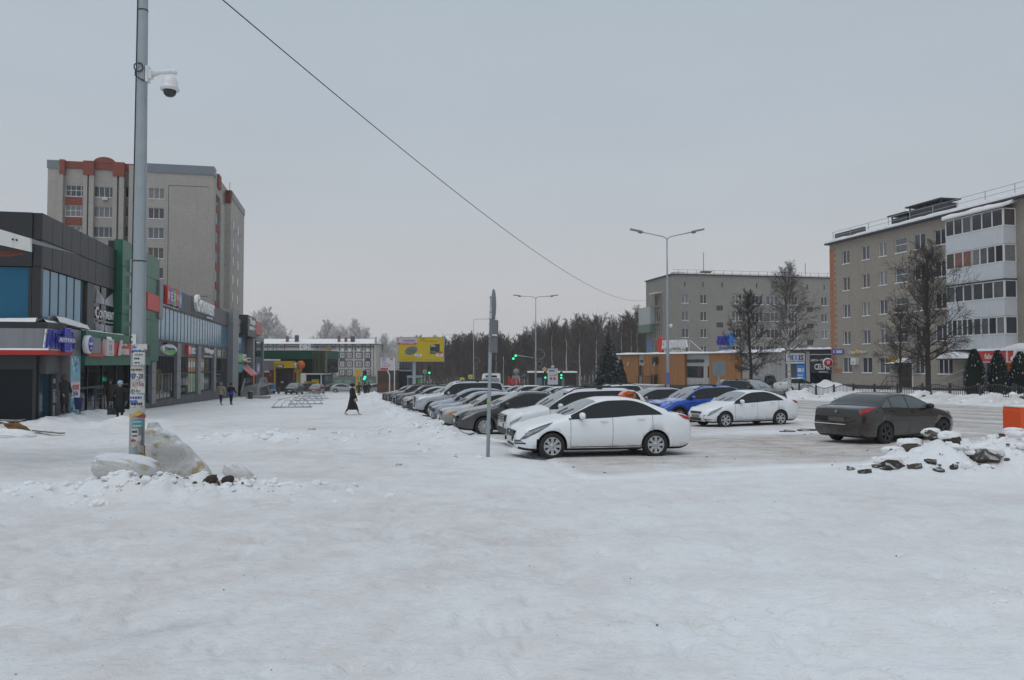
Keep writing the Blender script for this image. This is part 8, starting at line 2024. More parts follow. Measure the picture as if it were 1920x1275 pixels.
# ---- stairs with railings at the end of the shopping centre, bin, black rail and odds and ends
def build_steps():
 m=MALL; a,b=m['sD']+1,m['sD']+9; t0=T0+.8; z=gts(t0+2,a) ; zt=-1.0
 R=street_thing('stairs','concrete shop stairs with steel railings at the far end of the shopping centre','stairs',t0,a,z)
 part('landing',MB().box(t0,t0+2.0,a+2.6,b+12,zt-.14,zt),CONC,R); part('shade_fill',MB().box(t0,t0+1.7,a+2.7,b+11.9,z-1,zt-.141),METALD,R)  # solid dark block stands in for the shade under the landing
 for k in range(8):part('step',MB().box(t0,t0+1.9,a+k*.32,a+(k+1)*.32+(.02 if k<7 else 0),z-.6,z+(zt-z)*(k+1)/9),CONC,R)
 for tt in (t0+.1,t0+1.95):
  rl=MB()
  for h in (.45,.75,1.0):rl.tube([(tt,a-.9,z-.3+h),(tt,a+2.6,zt+h),(tt,b+2,zt+h)],.03,6)
  part('handrail',rl,METAL,R)
  for q in np.linspace(a-.8,a+2.6,5):zz=z-.3+(zt-z+.3)*(q-a+.9)/3.5; part('baluster',MB().tube([(tt,q,zz-.3),(tt,q,zz+1.0)],.025,6),METAL,R)
  for q in np.linspace(a+3.6,b+2,6):part('baluster',MB().tube([(tt,q,zt),(tt,q,zt+1.0)],.025,6),METAL,R)
 rl=MB(); c=b+2
 for h in (.45,.75,1.0):rl.tube([(t0+1.95,c,zt+h),(t0+2.0,c+3.5,z-.6+h),(t0+2.0,c+9,z-.7+h)],.03,6)
 for q in np.linspace(c+3.5,c+9,7):rl.tube([(t0+2.0,q,z-.9),(t0+2.0,q,z+.35)],.025,6)
 part('handrail',rl,METAL,R)
 # ride-on toy machine
 x,y=P(506,682,118)[:2]; z=gzf(x,y); R=thing('ride_machine','blue and white coin-operated ride by the far stairs','ride',(x,y,z),.3,None,(0,0,0))
 part('body',MB().poly_prism([(-.8,0),(.8,0),(.95,.7),(.7,1.5),(-.7,1.6),(-.95,.7)],1,-.5,.5),SKYB,R); part('window',MB().box(-.6,.5,-.53,-.502,.9,1.35),PANES[3],R); part('stripe',MB().box(-.9,.9,-.52,-.503,.45,.62),WHITEP,R)
 for q in (-.55,.55):part('wheel',MB().lathe([(.25,-.08),(.25,.08)],12,mat=Matrix.Translation((q,-.55,.25))@Matrix.Rotation(math.pi/2,4,'X')),TYRE,R)
 part('post',MB().tube([(1.3,-.3,0),(1.3,-.3,1.0)],.18,8),METALD,R)
 # bins
 x,y=P(472,742,98)[:2]; x,y=P(470,682,82)[:2]; z=gzf(x,y); R=thing('litter_bin','small black litter bin at the foot of the far stairs','bin',(x,y,z),0,None,(0,0,0)); part('body',MB().lathe([(.22,0),(.28,.7),(.28,.78)],12),METALD,R); part('rim',MB().lathe([(.3,.78),(.3,.84)],12),METAL,R)
 R=thing('plank_pile','stack of snowy boards lying beside the far stairs','pile of boards',(*P(484,682,84)[:2],gzf(*P(484,682,84)[:2])),ANG,None,(0,0,0))
 for k in range(9):part('board',MB().box(-1.2+.1*(k%3),1.3-.12*(k%2),-.5+.22*(k%5),-.31+.22*(k%5),.05+.14*(k//5),.13+.14*(k//5)),M('grey_wood',(.22,.20,.18),.85,var=.3,scale=4,snow=.9),R)
 x,y=P(150,682,36.5)[:2]; z=gzf(x,y); R=thing('litter_bin','blue tilting litter bin on a post beside the poster pillar','bin',(x,y,z),.3,None,(0,0,0)); part('post',MB().tube([(0,.15,-.2),(0,.15,.5)],.03,6),METALD,R)
 part('body',MB().poly_prism([(-.13,.25),(.11,.22),(.20,.75),(-.20,.80)],1,-.2,.12),M('bin_blue',(.025,.035,.11),.5,var=.2),R)
 ent=MALL; t1=T0+.9; a=MALL['c0']+1.0; z=gts(t1,a); R=street_thing('railing','black entrance railing before the dark glass doors under the green canopy','railing',t1,a,z)
 rl=MB()
 for h in (.25,.5,.75,1.02):rl.tube([(t1,a,z+h),(t1,a+1.6,z+h)],.022,6)
 part('rail',rl,METALD,R)
 for q in (0,.8,1.6):part('post',MB().tube([(t1,a+q,z-.2),(t1,a+q,z+1.04)],.028,6),METALD,R)
 rl=MB(); rl.tube([(t1,a+1.6,z+1.02),(t1-.6,a+4.6,z+.9),(t1-.6,a+6.5,z+.1)],.022,6); part('sloping_rail',rl,METALD,R)
 # white canopy beam poking in at the top left, with rusty channel below
 y=16.0; R=thing('canopy_beam','white fascia end of a canopy with rusty steel under it at the left edge','canopy',(*P(-60,445,y)[:2],P(0,455,y)[2]),0,None,None)
 ox,oy,oz=R.location; OFF[R.name]=(ox,oy,oz); X=lambda u:P(u,682,y)[0]; Z=lambda v:P(20,v,y)[2]
 part('fascia',MB().poly_prism([(X(-300),Z(372)),(X(-5),Z(430)),(X(52),Z(447)),(X(53),Z(472)),(X(-5),Z(459)),(X(-300),Z(424))],1,y,y+.06),M('canopy_white',(.66,.66,.64),.5,var=.05,streak=.4),R)
 part('rusty_channel',MB().poly_prism([(X(-300),Z(448)),(X(-2),Z(470)),(X(32),Z(466)),(X(33),Z(473)),(X(-2),Z(479)),(X(-300),Z(460))],1,y+.07,y+.2),M('rust',(.12,.04,.022),.8,var=.4,scale=5),R)
 part('roof_sheet',MB().add([(X(-300),y+.21,Z(372)),(X(50),y+.07,Z(446)),(X(20),y+2.4,Z(446)),(X(-300),y+2.4,Z(372))],[(0,1,2,3)]),GREYP,R)
 part('bolt',MB().lathe([(.02,0),(.02,.02)],8,mat=Matrix.Translation((X(20),y-.001,Z(449)))@Matrix.Rotation(math.pi/2,4,'X')).lathe([(.02,0),(.02,.02)],8,mat=Matrix.Translation((X(27),y-.001,Z(450)))@Matrix.Rotation(math.pi/2,4,'X')),METALD,R)
 part('support_post',MB().box(X(-250),X(-235),y+.3,y+.5,-1.5,Z(420)),METALD,R)
build_steps()
# ================================================================ PEOPLE
SKIN=M('skin',(.42,.26,.20),.6,var=.08); HAIR=M('brown_hair',(.05,.03,.02),.8); FUR=M('brown_fur',(.12,.085,.06),.95,var=.4,scale=30,bmp=.6)
CLOTHK=M('black_cloth',(.012,.012,.014),.9,var=.3,scale=6); CLOTHD=M('dark_parka',(.022,.024,.024),.85,var=.3,scale=6); DENIM=M('denim',(.025,.035,.07),.85,var=.2); BOOT=M('black_boot',(.012,.012,.012),.6)
KNITB=M('light_blue_knit',(.26,.40,.48),.9,var=.15,scale=20); CREAMB=M('cream_boots',(.38,.34,.28),.7); BEIGEJ=M('checked_jacket',(.27,.235,.18),.85,var=.5,scale=7); BLUEJ=M('royal_blue_cloth',(.015,.035,.30),.8); GREYW=M('grey_wool',(.16,.15,.15),.95,var=.3,scale=20); BROWNC=M('brown_coat',(.05,.035,.028),.9,var=.3,scale=5)
def skin_mesh(name,verts,edges,rad,root,lvl=2):
 me=bpy.data.meshes.new(name); me.from_pydata(verts,edges,[]); o=bpy.data.objects.new(name,me); COL.objects.link(o)
 md=o.modifiers.new('s','SKIN'); md.use_smooth_shade=True; md.branch_smoothing=.4
 for i,r in enumerate(rad):v=me.skin_vertices[0].data[i]; v.radius=r if hasattr(r,'__len__') else (r,r); v.use_root=i==root
 sb=o.modifiers.new('u','SUBSURF'); sb.levels=lvl; sb.render_levels=lvl
 dg=bpy.context.evaluated_depsgraph_get(); res=bpy.data.meshes.new_from_object(o.evaluated_get(dg)); bpy.data.objects.remove(o); bpy.data.meshes.remove(me); return res
def person(label,x,y,head_to,h=1.70,stride=.0,coat=CLOTHK,coat_len=.95,flare=1.0,legs=CLOTHK,boots=BOOT,hat=None,hatmat=CLOTHK,turn=0,arms=((.06,0),(.06,0)),elbow=(.1,.1),group=None,hood=None,lower=None,gloves=None):
 """standing or walking figure, looking along -y before being turned; arms: (outward, forward) swing per side"""
 k=h/1.70; R=thing('person',label,'person',(x,y,gzf(x,y)-.015),head_to,group,(0,0,0))
 V=[]; E=[]; Rd=[]
 def v(p,r,par=None):
  V.append(tuple(c*k for c in p)); Rd.append(r*k if not hasattr(r,'__len__') else tuple(q*k for q in r));
  if par is not None:E.append((par,len(V)-1))
  return len(V)-1
 pel=v((0,0,.93),(.145,.105)); wa=v((0,0,1.10),(.135,.10),pel); ch=v((0,0,1.30),(.165,.115),wa); nk=v((0,.005,1.46),.055,ch); hd0=v((0,-.01,1.53),.075,nk); hd=v((0,-.012,1.60),(.080,.094),hd0); top=v((0,.0,1.665),.06,hd)
 c,s=math.cos(turn),math.sin(turn)
 nose=v((s*.105,-.105*c,1.585),.014,hd)
 hands=[]
 for i,sd in enumerate((-1,1)):
  st=stride*sd
  hip=v((sd*.085,0,.86),.088,pel); kn=v((sd*.09,-st*.42-abs(st)*.10,.48),.058,hip); an=v((sd*.09,-st*.80+(abs(st)*.12 if st<0 else 0),.09+(.03 if st<0 else 0)),.042,kn); v((sd*.10,-st*.80-.16,.035),(.042,.030),an)
  out,fw=arms[i]
  sh=v((sd*.19,0,1.38),.058,ch); el=v((sd*(.215+out),-.05-fw*.4,1.11),.045,sh); wr=v((sd*(.205+out*1.1),-.08-fw-elbow[i],.87+elbow[i]*.5),.033,el); hn=v((sd*(.20+out),-.10-fw-elbow[i]*1.2,.78+elbow[i]*.5),(.036,.024),wr); hands.append(V[hn])
 me=skin_mesh('body',V,E,Rd,pel)
 for m in (SKIN,legs,boots,gloves or SKIN):me.materials.append(m)
 mi=[]
 for p in me.polygons:
  z=p.center.z/k; mi.append(2 if z<.24 else 1 if z<.98 and abs(p.center.x)<.17*k else (0 if z>1.42 else 3 if z<.9 else 1))
 me.polygons.foreach_set('material_index',mi); o=link('body',me,R)
 # fingers, slightly curled
 for i,sd in enumerate((-1,1)):
  hx,hy,hz=hands[i]; f=MB()
  for q in range(4):L=(.070,.080,.075,.060)[q]*k; a=(hx+(q-1.5)*.004,hy+(q-1.5)*.019*k,hz); f.tube([a,(a[0]-sd*.006,a[1]-.004,a[2]-L*.6),(a[0]-sd*.022,a[1]-.006,a[2]-L)],[.010*k,.009*k,.007*k],6)
  f.tube([(hx,hy-.025*k,hz+.04*k),(hx-sd*.012,hy-.055*k,hz),(hx-sd*.016,hy-.06*k,hz-.03*k)],[.011*k,.010*k,.008*k],6); part('hand',f,gloves or SKIN,R)
  # coat: rings from hem to collar, sleeves following the arms
 cm=MB(); hem=1.42-coat_len
 prof=[(hem,.185*flare,.165*flare+stride*.22*(flare>1.1)),((hem+.95)/2,.18*(1+(flare-1)*.5),.15*(1+(flare-1)*.5)+stride*.10*(flare>1.1)),(.98,.178,.14),(1.12,.172,.135),(1.28,.195,.145),(1.39,.185,.12),(1.45,.105,.095),(1.485,.085,.085)]
 n=18; vs=[]
 for z,a,b in prof:
  for j in range(n):t=2*math.pi*j/n; w=1+.03*math.sin(5*t+z*9)*(z<1.0); vs.append((a*w*math.cos(t)*k,b*w*math.sin(t)*k,z*k))
 fs=[(i*n+j,i*n+(j+1)%n,(i+1)*n+(j+1)%n,(i+1)*n+j) for i in range(len(prof)-1) for j in range(n)]; cm.add(vs,fs,0,True)
 cm.add([q for q in vs[:n]],[tuple(range(n))[::-1]])
 for i,sd in enumerate((-1,1)):
  out,fw=arms[i]; pts=[(sd*.12,0,1.40),(sd*.20,0,1.37),(sd*(.222+out),-.05-fw*.4,1.11),(sd*(.208+out*1.1),-.08-fw-elbow[i]*.95,.90+elbow[i]*.5)]
  cm.tube([tuple(q*k for q in p) for p in pts],[.05*k,.078*k,.066*k,.056*k],10)
 co=part('coat',cm,coat,R)
 if lower:
  m=MB(); m.lathe([(.19*k,(hem-.005)*k),(.186*k,(hem+.17)*k),(.182*k,(hem+.3)*k)],18,mat=Matrix.Diagonal((1.0,.86,1,1)),cap=False); sub('coat_hem',m,lower,co)
 if hood:m=MB(); m.lathe([(.10*k,1.44*k),(.135*k,1.50*k),(.135*k,1.58*k),(.115*k,1.68*k),(.06*k,1.73*k),(.01,1.745*k)],16,mat=Matrix.Translation((0,.02*k,0))); part('hood',m,hood,R)
 elif hat=='knit':m=MB(); m.lathe([(.094*k,1.585*k),(.104*k,1.60*k),(.104*k,1.66*k),(.085*k,1.715*k),(.04*k,1.74*k),(.005,1.745*k)],18,mat=Matrix.Translation((0,.008,0))); part('hat',m,hatmat,R)
 elif hat=='fur':m=MB(); m.lathe([(.10*k,1.57*k),(.128*k,1.60*k),(.128*k,1.67*k),(.10*k,1.715*k),(.005,1.725*k)],16); part('hat',m,hatmat,R)
 else:m=MB(); m.lathe([(.088*k,1.56*k),(.100*k,1.62*k),(.085*k,1.69*k),(.005,1.715*k)],16,mat=Matrix.Translation((0,.016*k,0))); part('hair',m,HAIR,R)
 # eyes and mouth
 f=MB()
 for e in (-.032,.032):f.box((e-.010)*k,(e+.010)*k,-.108*k,-.098*k,1.607*k,1.616*k)
 f.box(-.02*k,.02*k,-.103*k,-.092*k,1.545*k,1.551*k)
 for q in range(len(f.v)):X,Y,Z=f.v[q]; f.v[q]=(X*c-Y*s,X*s+Y*c,Z)
 part('face_detail',f,HAIR,R)
 return R,hands
def at_px(u,v,y):x=P(u,682,y)[0]; return x,y
def build_people():
 x,y=at_px(226,797,31.5); r,hd=person('woman in a black coat and light blue knitted hat walking towards us beside the pole',x,y,.30,1.69,.10,CLOTHK,.98,1.02,CLOTHK,BOOT,'knit',KNITB,-.7,((.05,.03),(.04,-.03)),(.05,.03),None,None,None,GREYW)
 c,s=math.cos(.30),math.sin(.30); hx,hy,hz=hd[0]
 B=thing('handbag','black handbag held by the woman in the light blue hat','bag',(x+hx*c-hy*s,y+hx*s+hy*c,gzf(x,y)+hz-.03),.30,None,(0,0,0))
 part('body',MB().poly_prism([(-.17,-.42),(.17,-.42),(.15,-.16),(-.15,-.16)],1,-.06,.06),BOOT,B); part('handle',MB().tube([(-.11,0,-.16),(-.07,0,-.03),(0,0,.0),(.07,0,-.03),(.11,0,-.16)],.009,5),BOOT,B)
 x,y=at_px(122,783,35.5); person('man in a long dark parka with a brown fur hood standing by the poster pillar',x,y,math.radians(75),1.74,.06,CLOTHD,.98,1.0,CLOTHK,BOOT,None,CLOTHK,0,((.02,.0),(.02,.0)),(.06,.06),None,FUR)
 x,y=at_px(207,775,41.0); person('person in a dim brown coat in the dark entrance under the green canopy',x,y,.4,1.62,.05,BROWNC,.9,1.0,CLOTHK,BOOT,'knit',BROWNC,0)
 x,y=at_px(415,765,60); person('walker in a beige checked jacket with fur hood and blue jeans, seen from behind',x,y,math.pi-.2,1.74,.16,BEIGEJ,.62,1.04,DENIM,M('tan_shoe',(.16,.11,.08),.7),None,HAIR,0,((.06,.02),(.06,-.02)),(.06,.02),'pair walking away by the shopping centre',GREYW)
 x,y=at_px(434,765,60.5); person('walker in a black jacket with a bright blue lower half, seen from behind',x,y,math.pi-.2,1.68,.10,CLOTHK,.64,1.0,CLOTHK,M('tan_shoe',(.16,.11,.08),.7),'knit',CLOTHK,0,((.05,.05),(.05,.03)),(.16,.14),'pair walking away by the shopping centre',None,BLUEJ)
 x,y=at_px(661,776,42.5); person('woman in a long flared black coat with pale boots striding across the walkway',x,y,math.radians(82),1.72,.42,CLOTHK,1.10,1.32,CLOTHK,CREAMB,'fur',CLOTHK,0,((.03,.06),(.03,-.02)),(.05,.08))
 g='small group walking in the distance'
 for u,v,y,c,lb,hh,st in ((673.5,741,88,BROWNC,'left walker of the distant group, in dark brown',1.70,.2),(685,741,90,CLOTHK,'middle walker of the distant group, in blue-black',1.66,.15),(691,739,95,CLOTHD,'right walker of the distant group, tallest and in dark grey',1.75,.2)):
  x,y=at_px(u,v,y); person(lb,x,y,math.pi-.1 if u>680 else .2,hh,st,c,.85,1.0,CLOTHK,BOOT,'knit',CLOTHK,0,group=g)
build_people()
# ================================================================ SNOW LUMPS, RUBBLE, PLANKS
def lump(name,label,x,y,z,rx,ry,rz,seed,mat,rot=0,tilt=0,pw=1.0,amp=.16,flat=.0,group=None,cat='snow lump'):
 bm=bmesh.new(); bmesh.ops.create_icosphere(bm,subdivisions=5 if rx>.25 else 4,radius=1); rn=seed*7.3
 p=np.array([v.co[:] for v in bm.verts]); p/=np.linalg.norm(p,axis=1,keepdims=True); q=np.sign(p)*np.abs(p)**pw; x_,y_,z_=p.T
 n=fbm(x_*1.6+rn+z_,y_*1.6+z_*1.3,4,seed)+.22*fbm(x_*6+rn+z_*4,y_*6+z_*5,4,seed+3)
 q=q*(1+amp*2*n)[:,None]
 if flat:q[:,2]=np.where(q[:,2]<-flat,-flat+(q[:,2]+flat)*.3,q[:,2])
 q=q*(rx,ry,rz); me=bpy.data.meshes.new(name); bm.to_mesh(me); bm.free(); me.vertices.foreach_set('co',q.ravel()); me.update()
 for p in me.polygons:p.use_smooth=True
 me.materials.append(mat); o=link(name,me); o.location=(x,y,z); o.rotation_euler=(0,tilt,rot); tag(o,label,cat,group,'thing' if cat else None); return o
def dirty_snow(name,yellow,zt=.72):
 m,nt,b=_nt(name); v=coords(nt,'Object'); c=mixc(nt,noise(nt,v,2.2,6,.6),(.52,.505,.475),(.74,.74,.73))
 c=mixc(nt,rng(nt,noise(nt,v,3.4,4,.6),.57,.64,0,.8*yellow),c,(.40,.31,.12)); c=mixc(nt,rng(nt,noise(nt,v,9,4,.7),.66,.72,0,.55),c,(.22,.21,.19))
 g=nt.nodes.new('ShaderNodeNewGeometry'); sp=nt.nodes.new('ShaderNodeSeparateXYZ'); nt.links.new(g.outputs['Normal'],sp.inputs[0]); c=mixc(nt,rng(nt,sp.outputs['Z'],zt,zt+.23),c,(.80,.83,.87))
 nt.links.new(c,b.inputs['Base Color']); b.inputs['Roughness'].default_value=.7; bump(nt,b,noise(nt,v,9,7,.75),1.0,.06); return m
def build_lumps():
 DS=dirty_snow('old_ice_snow',1.0); DS2=dirty_snow('old_grey_snow',.2); DS3=dirty_snow('old_loaf_snow',.7,.35)
 # wedge of packed snow leaning on the pole
 def slab():
  y0=14.75; pts=[(268,890),(268,820),(272,792),(279,788),(287,800),(300,808),(318,815),(330,827),(346,838),(360,855),(374,868),(386,884),(388,905),(300,912)]
  bm=bmesh.new(); fr=[bm.verts.new(P(u,v,y0-.12+.0008*(u-268))) for u,v in pts]; bk=[bm.verts.new((P(u,v,y0)[0]-.02,y0+.42,P(u,v,y0)[2]-.03)) for u,v in pts]
  n=len(pts); bm.faces.new(fr); bm.faces.new(bk[::-1])
  for i in range(n):bm.faces.new((fr[i],bk[i],bk[(i+1)%n],fr[(i+1)%n]))
  bmesh.ops.recalc_face_normals(bm,faces=bm.faces); bmesh.ops.triangulate(bm,faces=bm.faces); bmesh.ops.subdivide_edges(bm,edges=bm.edges,cuts=5,use_grid_fill=True)
  for _ in range(5):bmesh.ops.smooth_vert(bm,verts=bm.verts,factor=.5,use_axis_x=True,use_axis_y=True,use_axis_z=True)
  co=np.array([v.co[:] for v in bm.verts]); d=fbm(co[:,0]*4+co[:,1]*2,co[:,2]*4,5,31)*.16+fbm(co[:,0]*14,co[:,2]*14+co[:,1]*9,3,5)*.025
  for v,q in zip(bm.verts,d):v.co.y-=q; v.co.z+=q*.4
  o=Vector(P(320,890,y0)); me=bpy.data.meshes.new('snow_block')
  for v in bm.verts:v.co-=o
  bm.to_mesh(me); bm.free()
  for p in me.polygons:p.use_smooth=True
  me.materials.append(DS); ob=link('snow_block',me); ob.location=o; tag(ob,'tall wedge of dirty yellow-stained packed snow leaning beside the pole','snow block',None,'thing')
 slab()
 p=P(236,885,13.9); lump('snow_block','long rounded block of old snow lying in front of the pole',p[0],p[1],p[2]+.07,.56,.30,.25,3,DS3,.12,.10,.78,.07,cat='snow block')
 p=P(447,886,13.9); lump('snow_block','smaller tilted lump of old snow right of the tall wedge',p[0],p[1],p[2]-.02,.30,.2,.13,5,DS2,-.2,.45,.8,.10,cat='snow block')
 p=P(400,900,13.6); lump('snow_block','low snowy clod between the tall wedge and the tilted lump',p[0],p[1],p[2]-.12,.42,.3,.17,8,SNOWC,.3,.1,1,.2,cat='snow block')
 EA=M('frozen_earth',(.045,.03,.022),.95,var=.4,scale=9,bmp=.6)
 for u,v,r,sd,lb in ((398,908,.10,2,'dark clod of frozen earth below the low snowy clod'),(428,912,.085,4,'round dark clod of frozen earth right of the other'),(389,903,.06,6,'small chip of dark earth at the snow mound')):
  p=P(u,v,12.5); z=gzf(p[0],p[1]); lump('earth_clod',lb,p[0],p[1],z+r*.35,r*1.2,r,r*.8,sd,EA,sd,0,1,.2,group='earth clods by the pole',cat='clod')
 g='loose snow lumps on the square'
 for u,v,r,lb,mt in ((182,905,.12,'snow lump left below the long block',SNOWC),(192,946,.10,'pointed snow lump in the fresh snow left',SNOWC),(795,812,.14,'grey snow lump on the bank before the silver saloon',DS2),(803,803,.10,'small lump above the grey one on the bank',DS2),(585,806,.11,'small grey lump on the low bank behind the walkway',DS2),(628,812,.08,'tiny lump further right on the low bank',DS2),(748,872,.05,'small soiled clod on the walkway',DS2)):
  y=1.8/max((v-682)/FPX-.023,.02); x=P(u,682,y)[0]; lump('snow_lump',lb,x,y,gzf(x,y)+r*.15,r*1.3,r,r*.7,int(u),mt,u,0,.9,.2,group=g)
  # rubble heap: broken asphalt slabs under snow
 AS=M('broken_asphalt',(.085,.073,.060),.9,var=.35,scale=7,bmp=.7,snow=1.0); AD=M('broken_asphalt_dark',(.05,.043,.036),.95,var=.35,scale=7,bmp=.7,snow=1.0)
 g='broken asphalt slabs in the snowy heap'; rn=random.Random(21)
 spots=[(1682,862,.50,'flat slab with a snow cap at the upper left of the heap'),(1712,858,.62,'wide slab with a dark broken edge at the top of the heap middle'),(1672,884,.55,'thick tilted slab with a deep dark gap beneath, lower left of the heap'),(1752,862,.42,'slab edge showing right of the wide slab'),(1785,866,.52,'leaning slab under a round snow cap, mid heap'),(1850,878,.80,'biggest slab, long and tilted, near the right of the heap'),(1910,846,.50,'slab end at the right edge of the picture'),(1716,888,.36,'small tilted slab at the foot of the heap'),(1745,884,.34,'upright slab piece beside it'),(1760,890,.26,'low chip at the heap foot'),(1790,884,.28,'small block right of the low chip'),(1595,880,.20,'stray brown chunk at the far left tip of the heap'),(1622,890,.34,'flat brown slab piece left of the heap'),(1645,880,.22,'small chunk just left of the thick tilted slab'),(1836,846,.18,'dark chip in the snow above the biggest slab'),(1820,832,.14,'thin sliver sticking out of the upper snow'),(1884,824,.16,'small stone on the upper right of the heap'),(1838,822,.16,'flat chip near the top of the heap'),(1880,866,.16,'chip right above the biggest slab end')]
 for i,(u,v,w,lb) in enumerate(spots):
  w*=.86
  y=16.3-(v-865)*.045; x,_,z=P(u,v,y); zz=gzf(x,y)+w*.03
  bm=bmesh.new(); n=rn.randint(5,7); hgt=w*rn.uniform(.28,.42); a0=rn.uniform(0,6)
  ring=[(w*.55*math.cos(a0+2*math.pi*k/n)*rn.uniform(.75,1.1),w*.38*math.sin(a0+2*math.pi*k/n)*rn.uniform(.75,1.1)) for k in range(n)]
  b0=[bm.verts.new((px*.9,py*.9,-hgt/2)) for px,py in ring]; b1=[bm.verts.new((px*rn.uniform(.95,1.05),py,hgt/2+rn.uniform(-.02,.02))) for px,py in ring]
  bm.faces.new(b0[::-1]); bm.faces.new(b1)
  for k in range(n):bm.faces.new((b0[k],b0[(k+1)%n],b1[(k+1)%n],b1[k]))
  bmesh.ops.triangulate(bm,faces=bm.faces); bmesh.ops.subdivide_edges(bm,edges=bm.edges,cuts=2,use_grid_fill=True)
  for q in bm.verts:q.co+=Vector((rn.uniform(-1,1),rn.uniform(-1,1),rn.uniform(-1,1)))*w*.022
  me=bpy.data.meshes.new('asphalt_slab'); bm.to_mesh(me); bm.free(); me.materials.append(AS if i%2 else AD); o=link('asphalt_slab',me)
  o.location=(x,y,zz); o.rotation_euler=(rn.uniform(-.55,-.15),rn.uniform(-.25,.35),rn.uniform(-.4,.5)); tag(o,lb,'slab',g,'thing')
  if w>.33:
   q=lump('snow_cap',None,x+.02,y+.16,zz+hgt*.6,w*.54,w*.48,w*.25,i+50,SNOWC,rn.uniform(-.3,.3),0,.9,.15,.3,None,None); q.parent=o; q.matrix_parent_inverse=o.matrix_basis.inverted()
 for u,v,r in ():
  y=16.9-(v-865)*.05; x,_,z=P(u,v,y); lump('snow_lump','rounded snow hump among the slabs of the rubble heap',x,y,gzf(x,y)+.02,r,r*.8,r*.42,int(u),SNOWC,u,0,1,.16,.2,'snow humps on the rubble heap')
  # orange grit box at the right edge
 y=19.3; x=P(1920,682,y)[0]; z=P(1906,820,y)[2]-.25; R=thing('barrier_block','bright orange plastic barrier block half seen at the right edge behind the heap','barrier',(x,y,z),.1,None,(0,0,0)); w=(1920-1893)/FPX*y
 part('body',MB().poly_prism([(-w,0),(w,0),(w,.84),(w-.05,.97),(-w+.02,1.0),(-w,.9)],1,-.3,.3),M('barrier_orange',(.72,.085,.012),.5,var=.08),R); part('plug',MB().lathe([(.03,0),(.03,.02)],8,mat=Matrix.Translation((w*.2,-.301,.35))@Matrix.Rotation(math.pi/2,4,'X')),M('plug_dark',(.2,.03,.01),.6),R); part('snow_cap',MB().box(-w,w,-.28,.28,1.0,1.03),SNOWC,R)
 # planks and debris at the left edge
 WD=M('old_plank',(.17,.145,.115),.85,var=.35,scale=5,snow=.8); g='planks lying on the snow at the left'
 for u0,v0,u1,v1,wd,lb in ((64,803,118,807,.16,'single flat plank lying on the snow right of the debris'),(0,790,34,800,.14,'broken plank sticking from the debris heap, upper'),(0,797,40,797,.12,'lower plank of the debris heap'),(5,786,46,792,.08,'thin slat lying on the debris heap')):
  y0=26.5; a=Vector(P(u0,v0,y0+(803-v0)*.12)); b=Vector(P(u1,v1,y0+(803-v1)*.12));
  for q in (a,b):q.z=gzf(q.x,q.y)+.05+(.12 if u0<50 else 0)
  d=(b-a); L=d.length; rz=math.atan2(d.y,d.x); R=MB().box(0,L,-wd/2,wd/2,0,.045).build('plank',WD); R.location=a; R.rotation_euler=(0,-math.asin(d.z/L),rz); tag(R,lb,'plank',g)
 p=P(33,792,26.2); lump('rusty_scrap','rusty ochre scrap on the debris heap at the left edge',p[0],p[1],gzf(p[0],p[1])+.2,.34,.2,.14,9,M('ochre_rust',(.16,.085,.03),.9,var=.6,scale=8,bmp=.5),.2,.3,1,.35,cat='scrap')
 p=P(12,800,25.6); lump('snow_lump','snow-covered debris mound at the left edge',p[0],p[1],gzf(p[0],p[1]),1.0,.6,.26,13,SNOWC,.1,0,1,.2,.3,'loose snow lumps on the square')
 # slush clods on the car park
 for u,v,r,lb in ((1478,810,.16,'brown slush clod on the car park between the white saloon and the dark one'),(1512,809,.2,'larger brown slush clod next to it')):
  y=1.8/((v-682)/FPX-.023); x=P(u,682,y)[0]; lump('slush_clod',lb,x,y,gzf(x,y),r*1.8,r,r*.45,int(u),M('brown_slush',(.13,.115,.10),.8,var=.4,scale=6,snow=.4),0,0,1,.3,group='slush clods on the car park',cat='clod')
build_lumps()
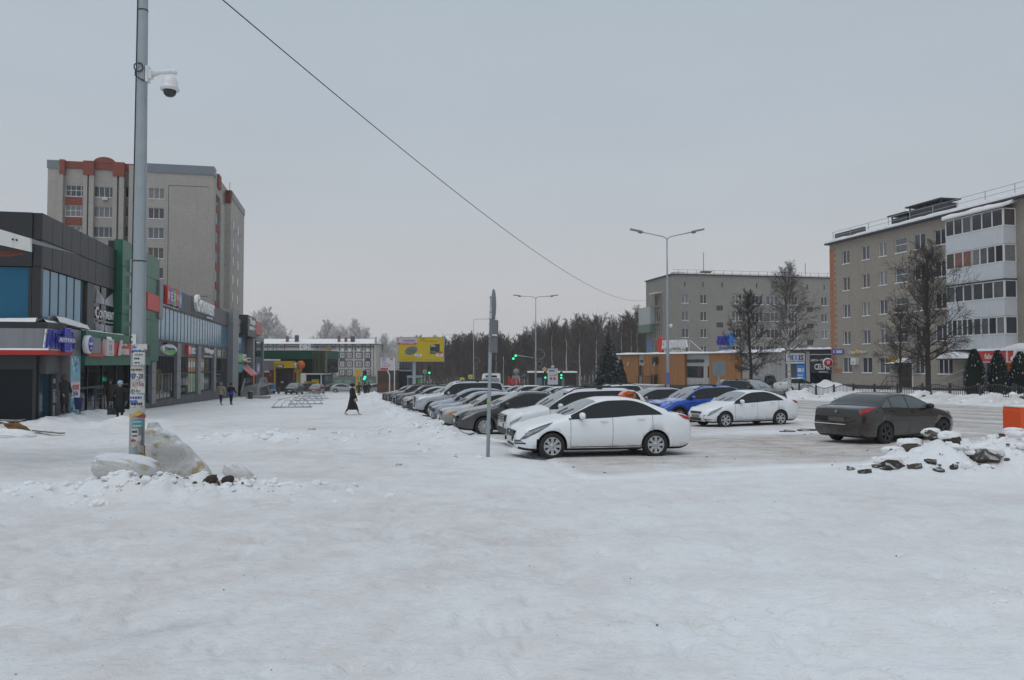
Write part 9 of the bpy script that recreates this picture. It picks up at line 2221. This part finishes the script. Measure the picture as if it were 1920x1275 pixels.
def crumbs(name,label,mat,areas,seed,group=None):
 bm=bmesh.new(); bmesh.ops.create_icosphere(bm,subdivisions=2,radius=1); B=np.array([v.co[:] for v in bm.verts]); F=[tuple(v.index for v in f.verts) for f in bm.faces]; bm.free(); rn=np.random.default_rng(seed); V=[]; FF=[]
 for n,f,r0,r1 in areas:
  for k in range(n):
   x,y=f(rn); r=r0+(r1-r0)*rn.random()**2.5; q=B*(1+.35*(rn.random((len(B),1))-.5))*(r*rn.uniform(.8,1.5),r*rn.uniform(.7,1.2),r*rn.uniform(.5,.9)); a=rn.uniform(0,6.28); c,s=math.cos(a),math.sin(a)
   q=np.stack([q[:,0]*c-q[:,1]*s+x,q[:,0]*s+q[:,1]*c+y,q[:,2]+gzf(x,y)-r*.12],-1); o=len(V)*len(B); V.append(q); FF+=[tuple(i+o for i in t) for t in F]
 me=bpy.data.meshes.new(name); me.from_pydata(np.vstack(V).tolist(),[],FF); me.materials.append(mat); tag(link(name,me),label,None,None,'stuff')
nrm=lambda cx,cy,sx,sy:(lambda r:(r.normal(cx,sx),r.normal(cy,sy)))
street=lambda t0,t1,s0,s1:(lambda r:W(r.uniform(t0,t1),r.uniform(s0,s1)))
crumbs('snow_crumbs','loose crumbs of broken snow on the heaps and banks',SNOWC,[(300,nrm(-5.3,12.7,1.3,.38),.012,.085),(60,nrm(-8.6,12.6,1.6,.5),.02,.09),(240,nrm(10.2,16.1,1.3,.5),.02,.13),(160,street(1.8,3.6,18,70),.03,.13),(300,street(32.6,35.5,10,70),.05,.24),(90,nrm(-7.2,23.2,1.8,.5),.03,.14),(50,nrm(-3.6,26,1.4,.5),.03,.12),(40,nrm(4.3,6.3,.5,.4),.01,.04)],3)
crumbs('dirt_crumbs','dark grit and frozen dirt crumbs on the snow',M('grit',(.10,.085,.07),.95,var=.4,scale=9),[(70,nrm(-5.2,12.45,.6,.12),.008,.045),(70,street(4.5,18,14,26),.008,.05),(60,street(1.8,3.6,18,60),.01,.06),(70,street(32.4,34.4,12,70),.03,.12),(40,nrm(9.4,15.6,1.0,.3),.01,.05),(60,lambda r:(r.uniform(-6,7),r.uniform(4,13)),.003,.009)],4)
# ================================================================ winter haze
def build_haze():
 me=MB().box(-900,900,-800,900,-12,40).mesh('haze'); m=bpy.data.materials.new('haze'); m.use_nodes=True; nt=m.node_tree; nt.nodes.clear()
 o=nt.nodes.new('ShaderNodeOutputMaterial'); v=nt.nodes.new('ShaderNodeVolumePrincipled'); v.inputs['Color'].default_value=(.96,.97,1,1); v.inputs['Density'].default_value=.0005; v.inputs['Anisotropy'].default_value=0
 nt.links.new(v.outputs[0],o.inputs['Volume']); me.materials.append(m); tag(link('haze',me),'thin winter haze over the street',None,None,'stuff')
build_haze()
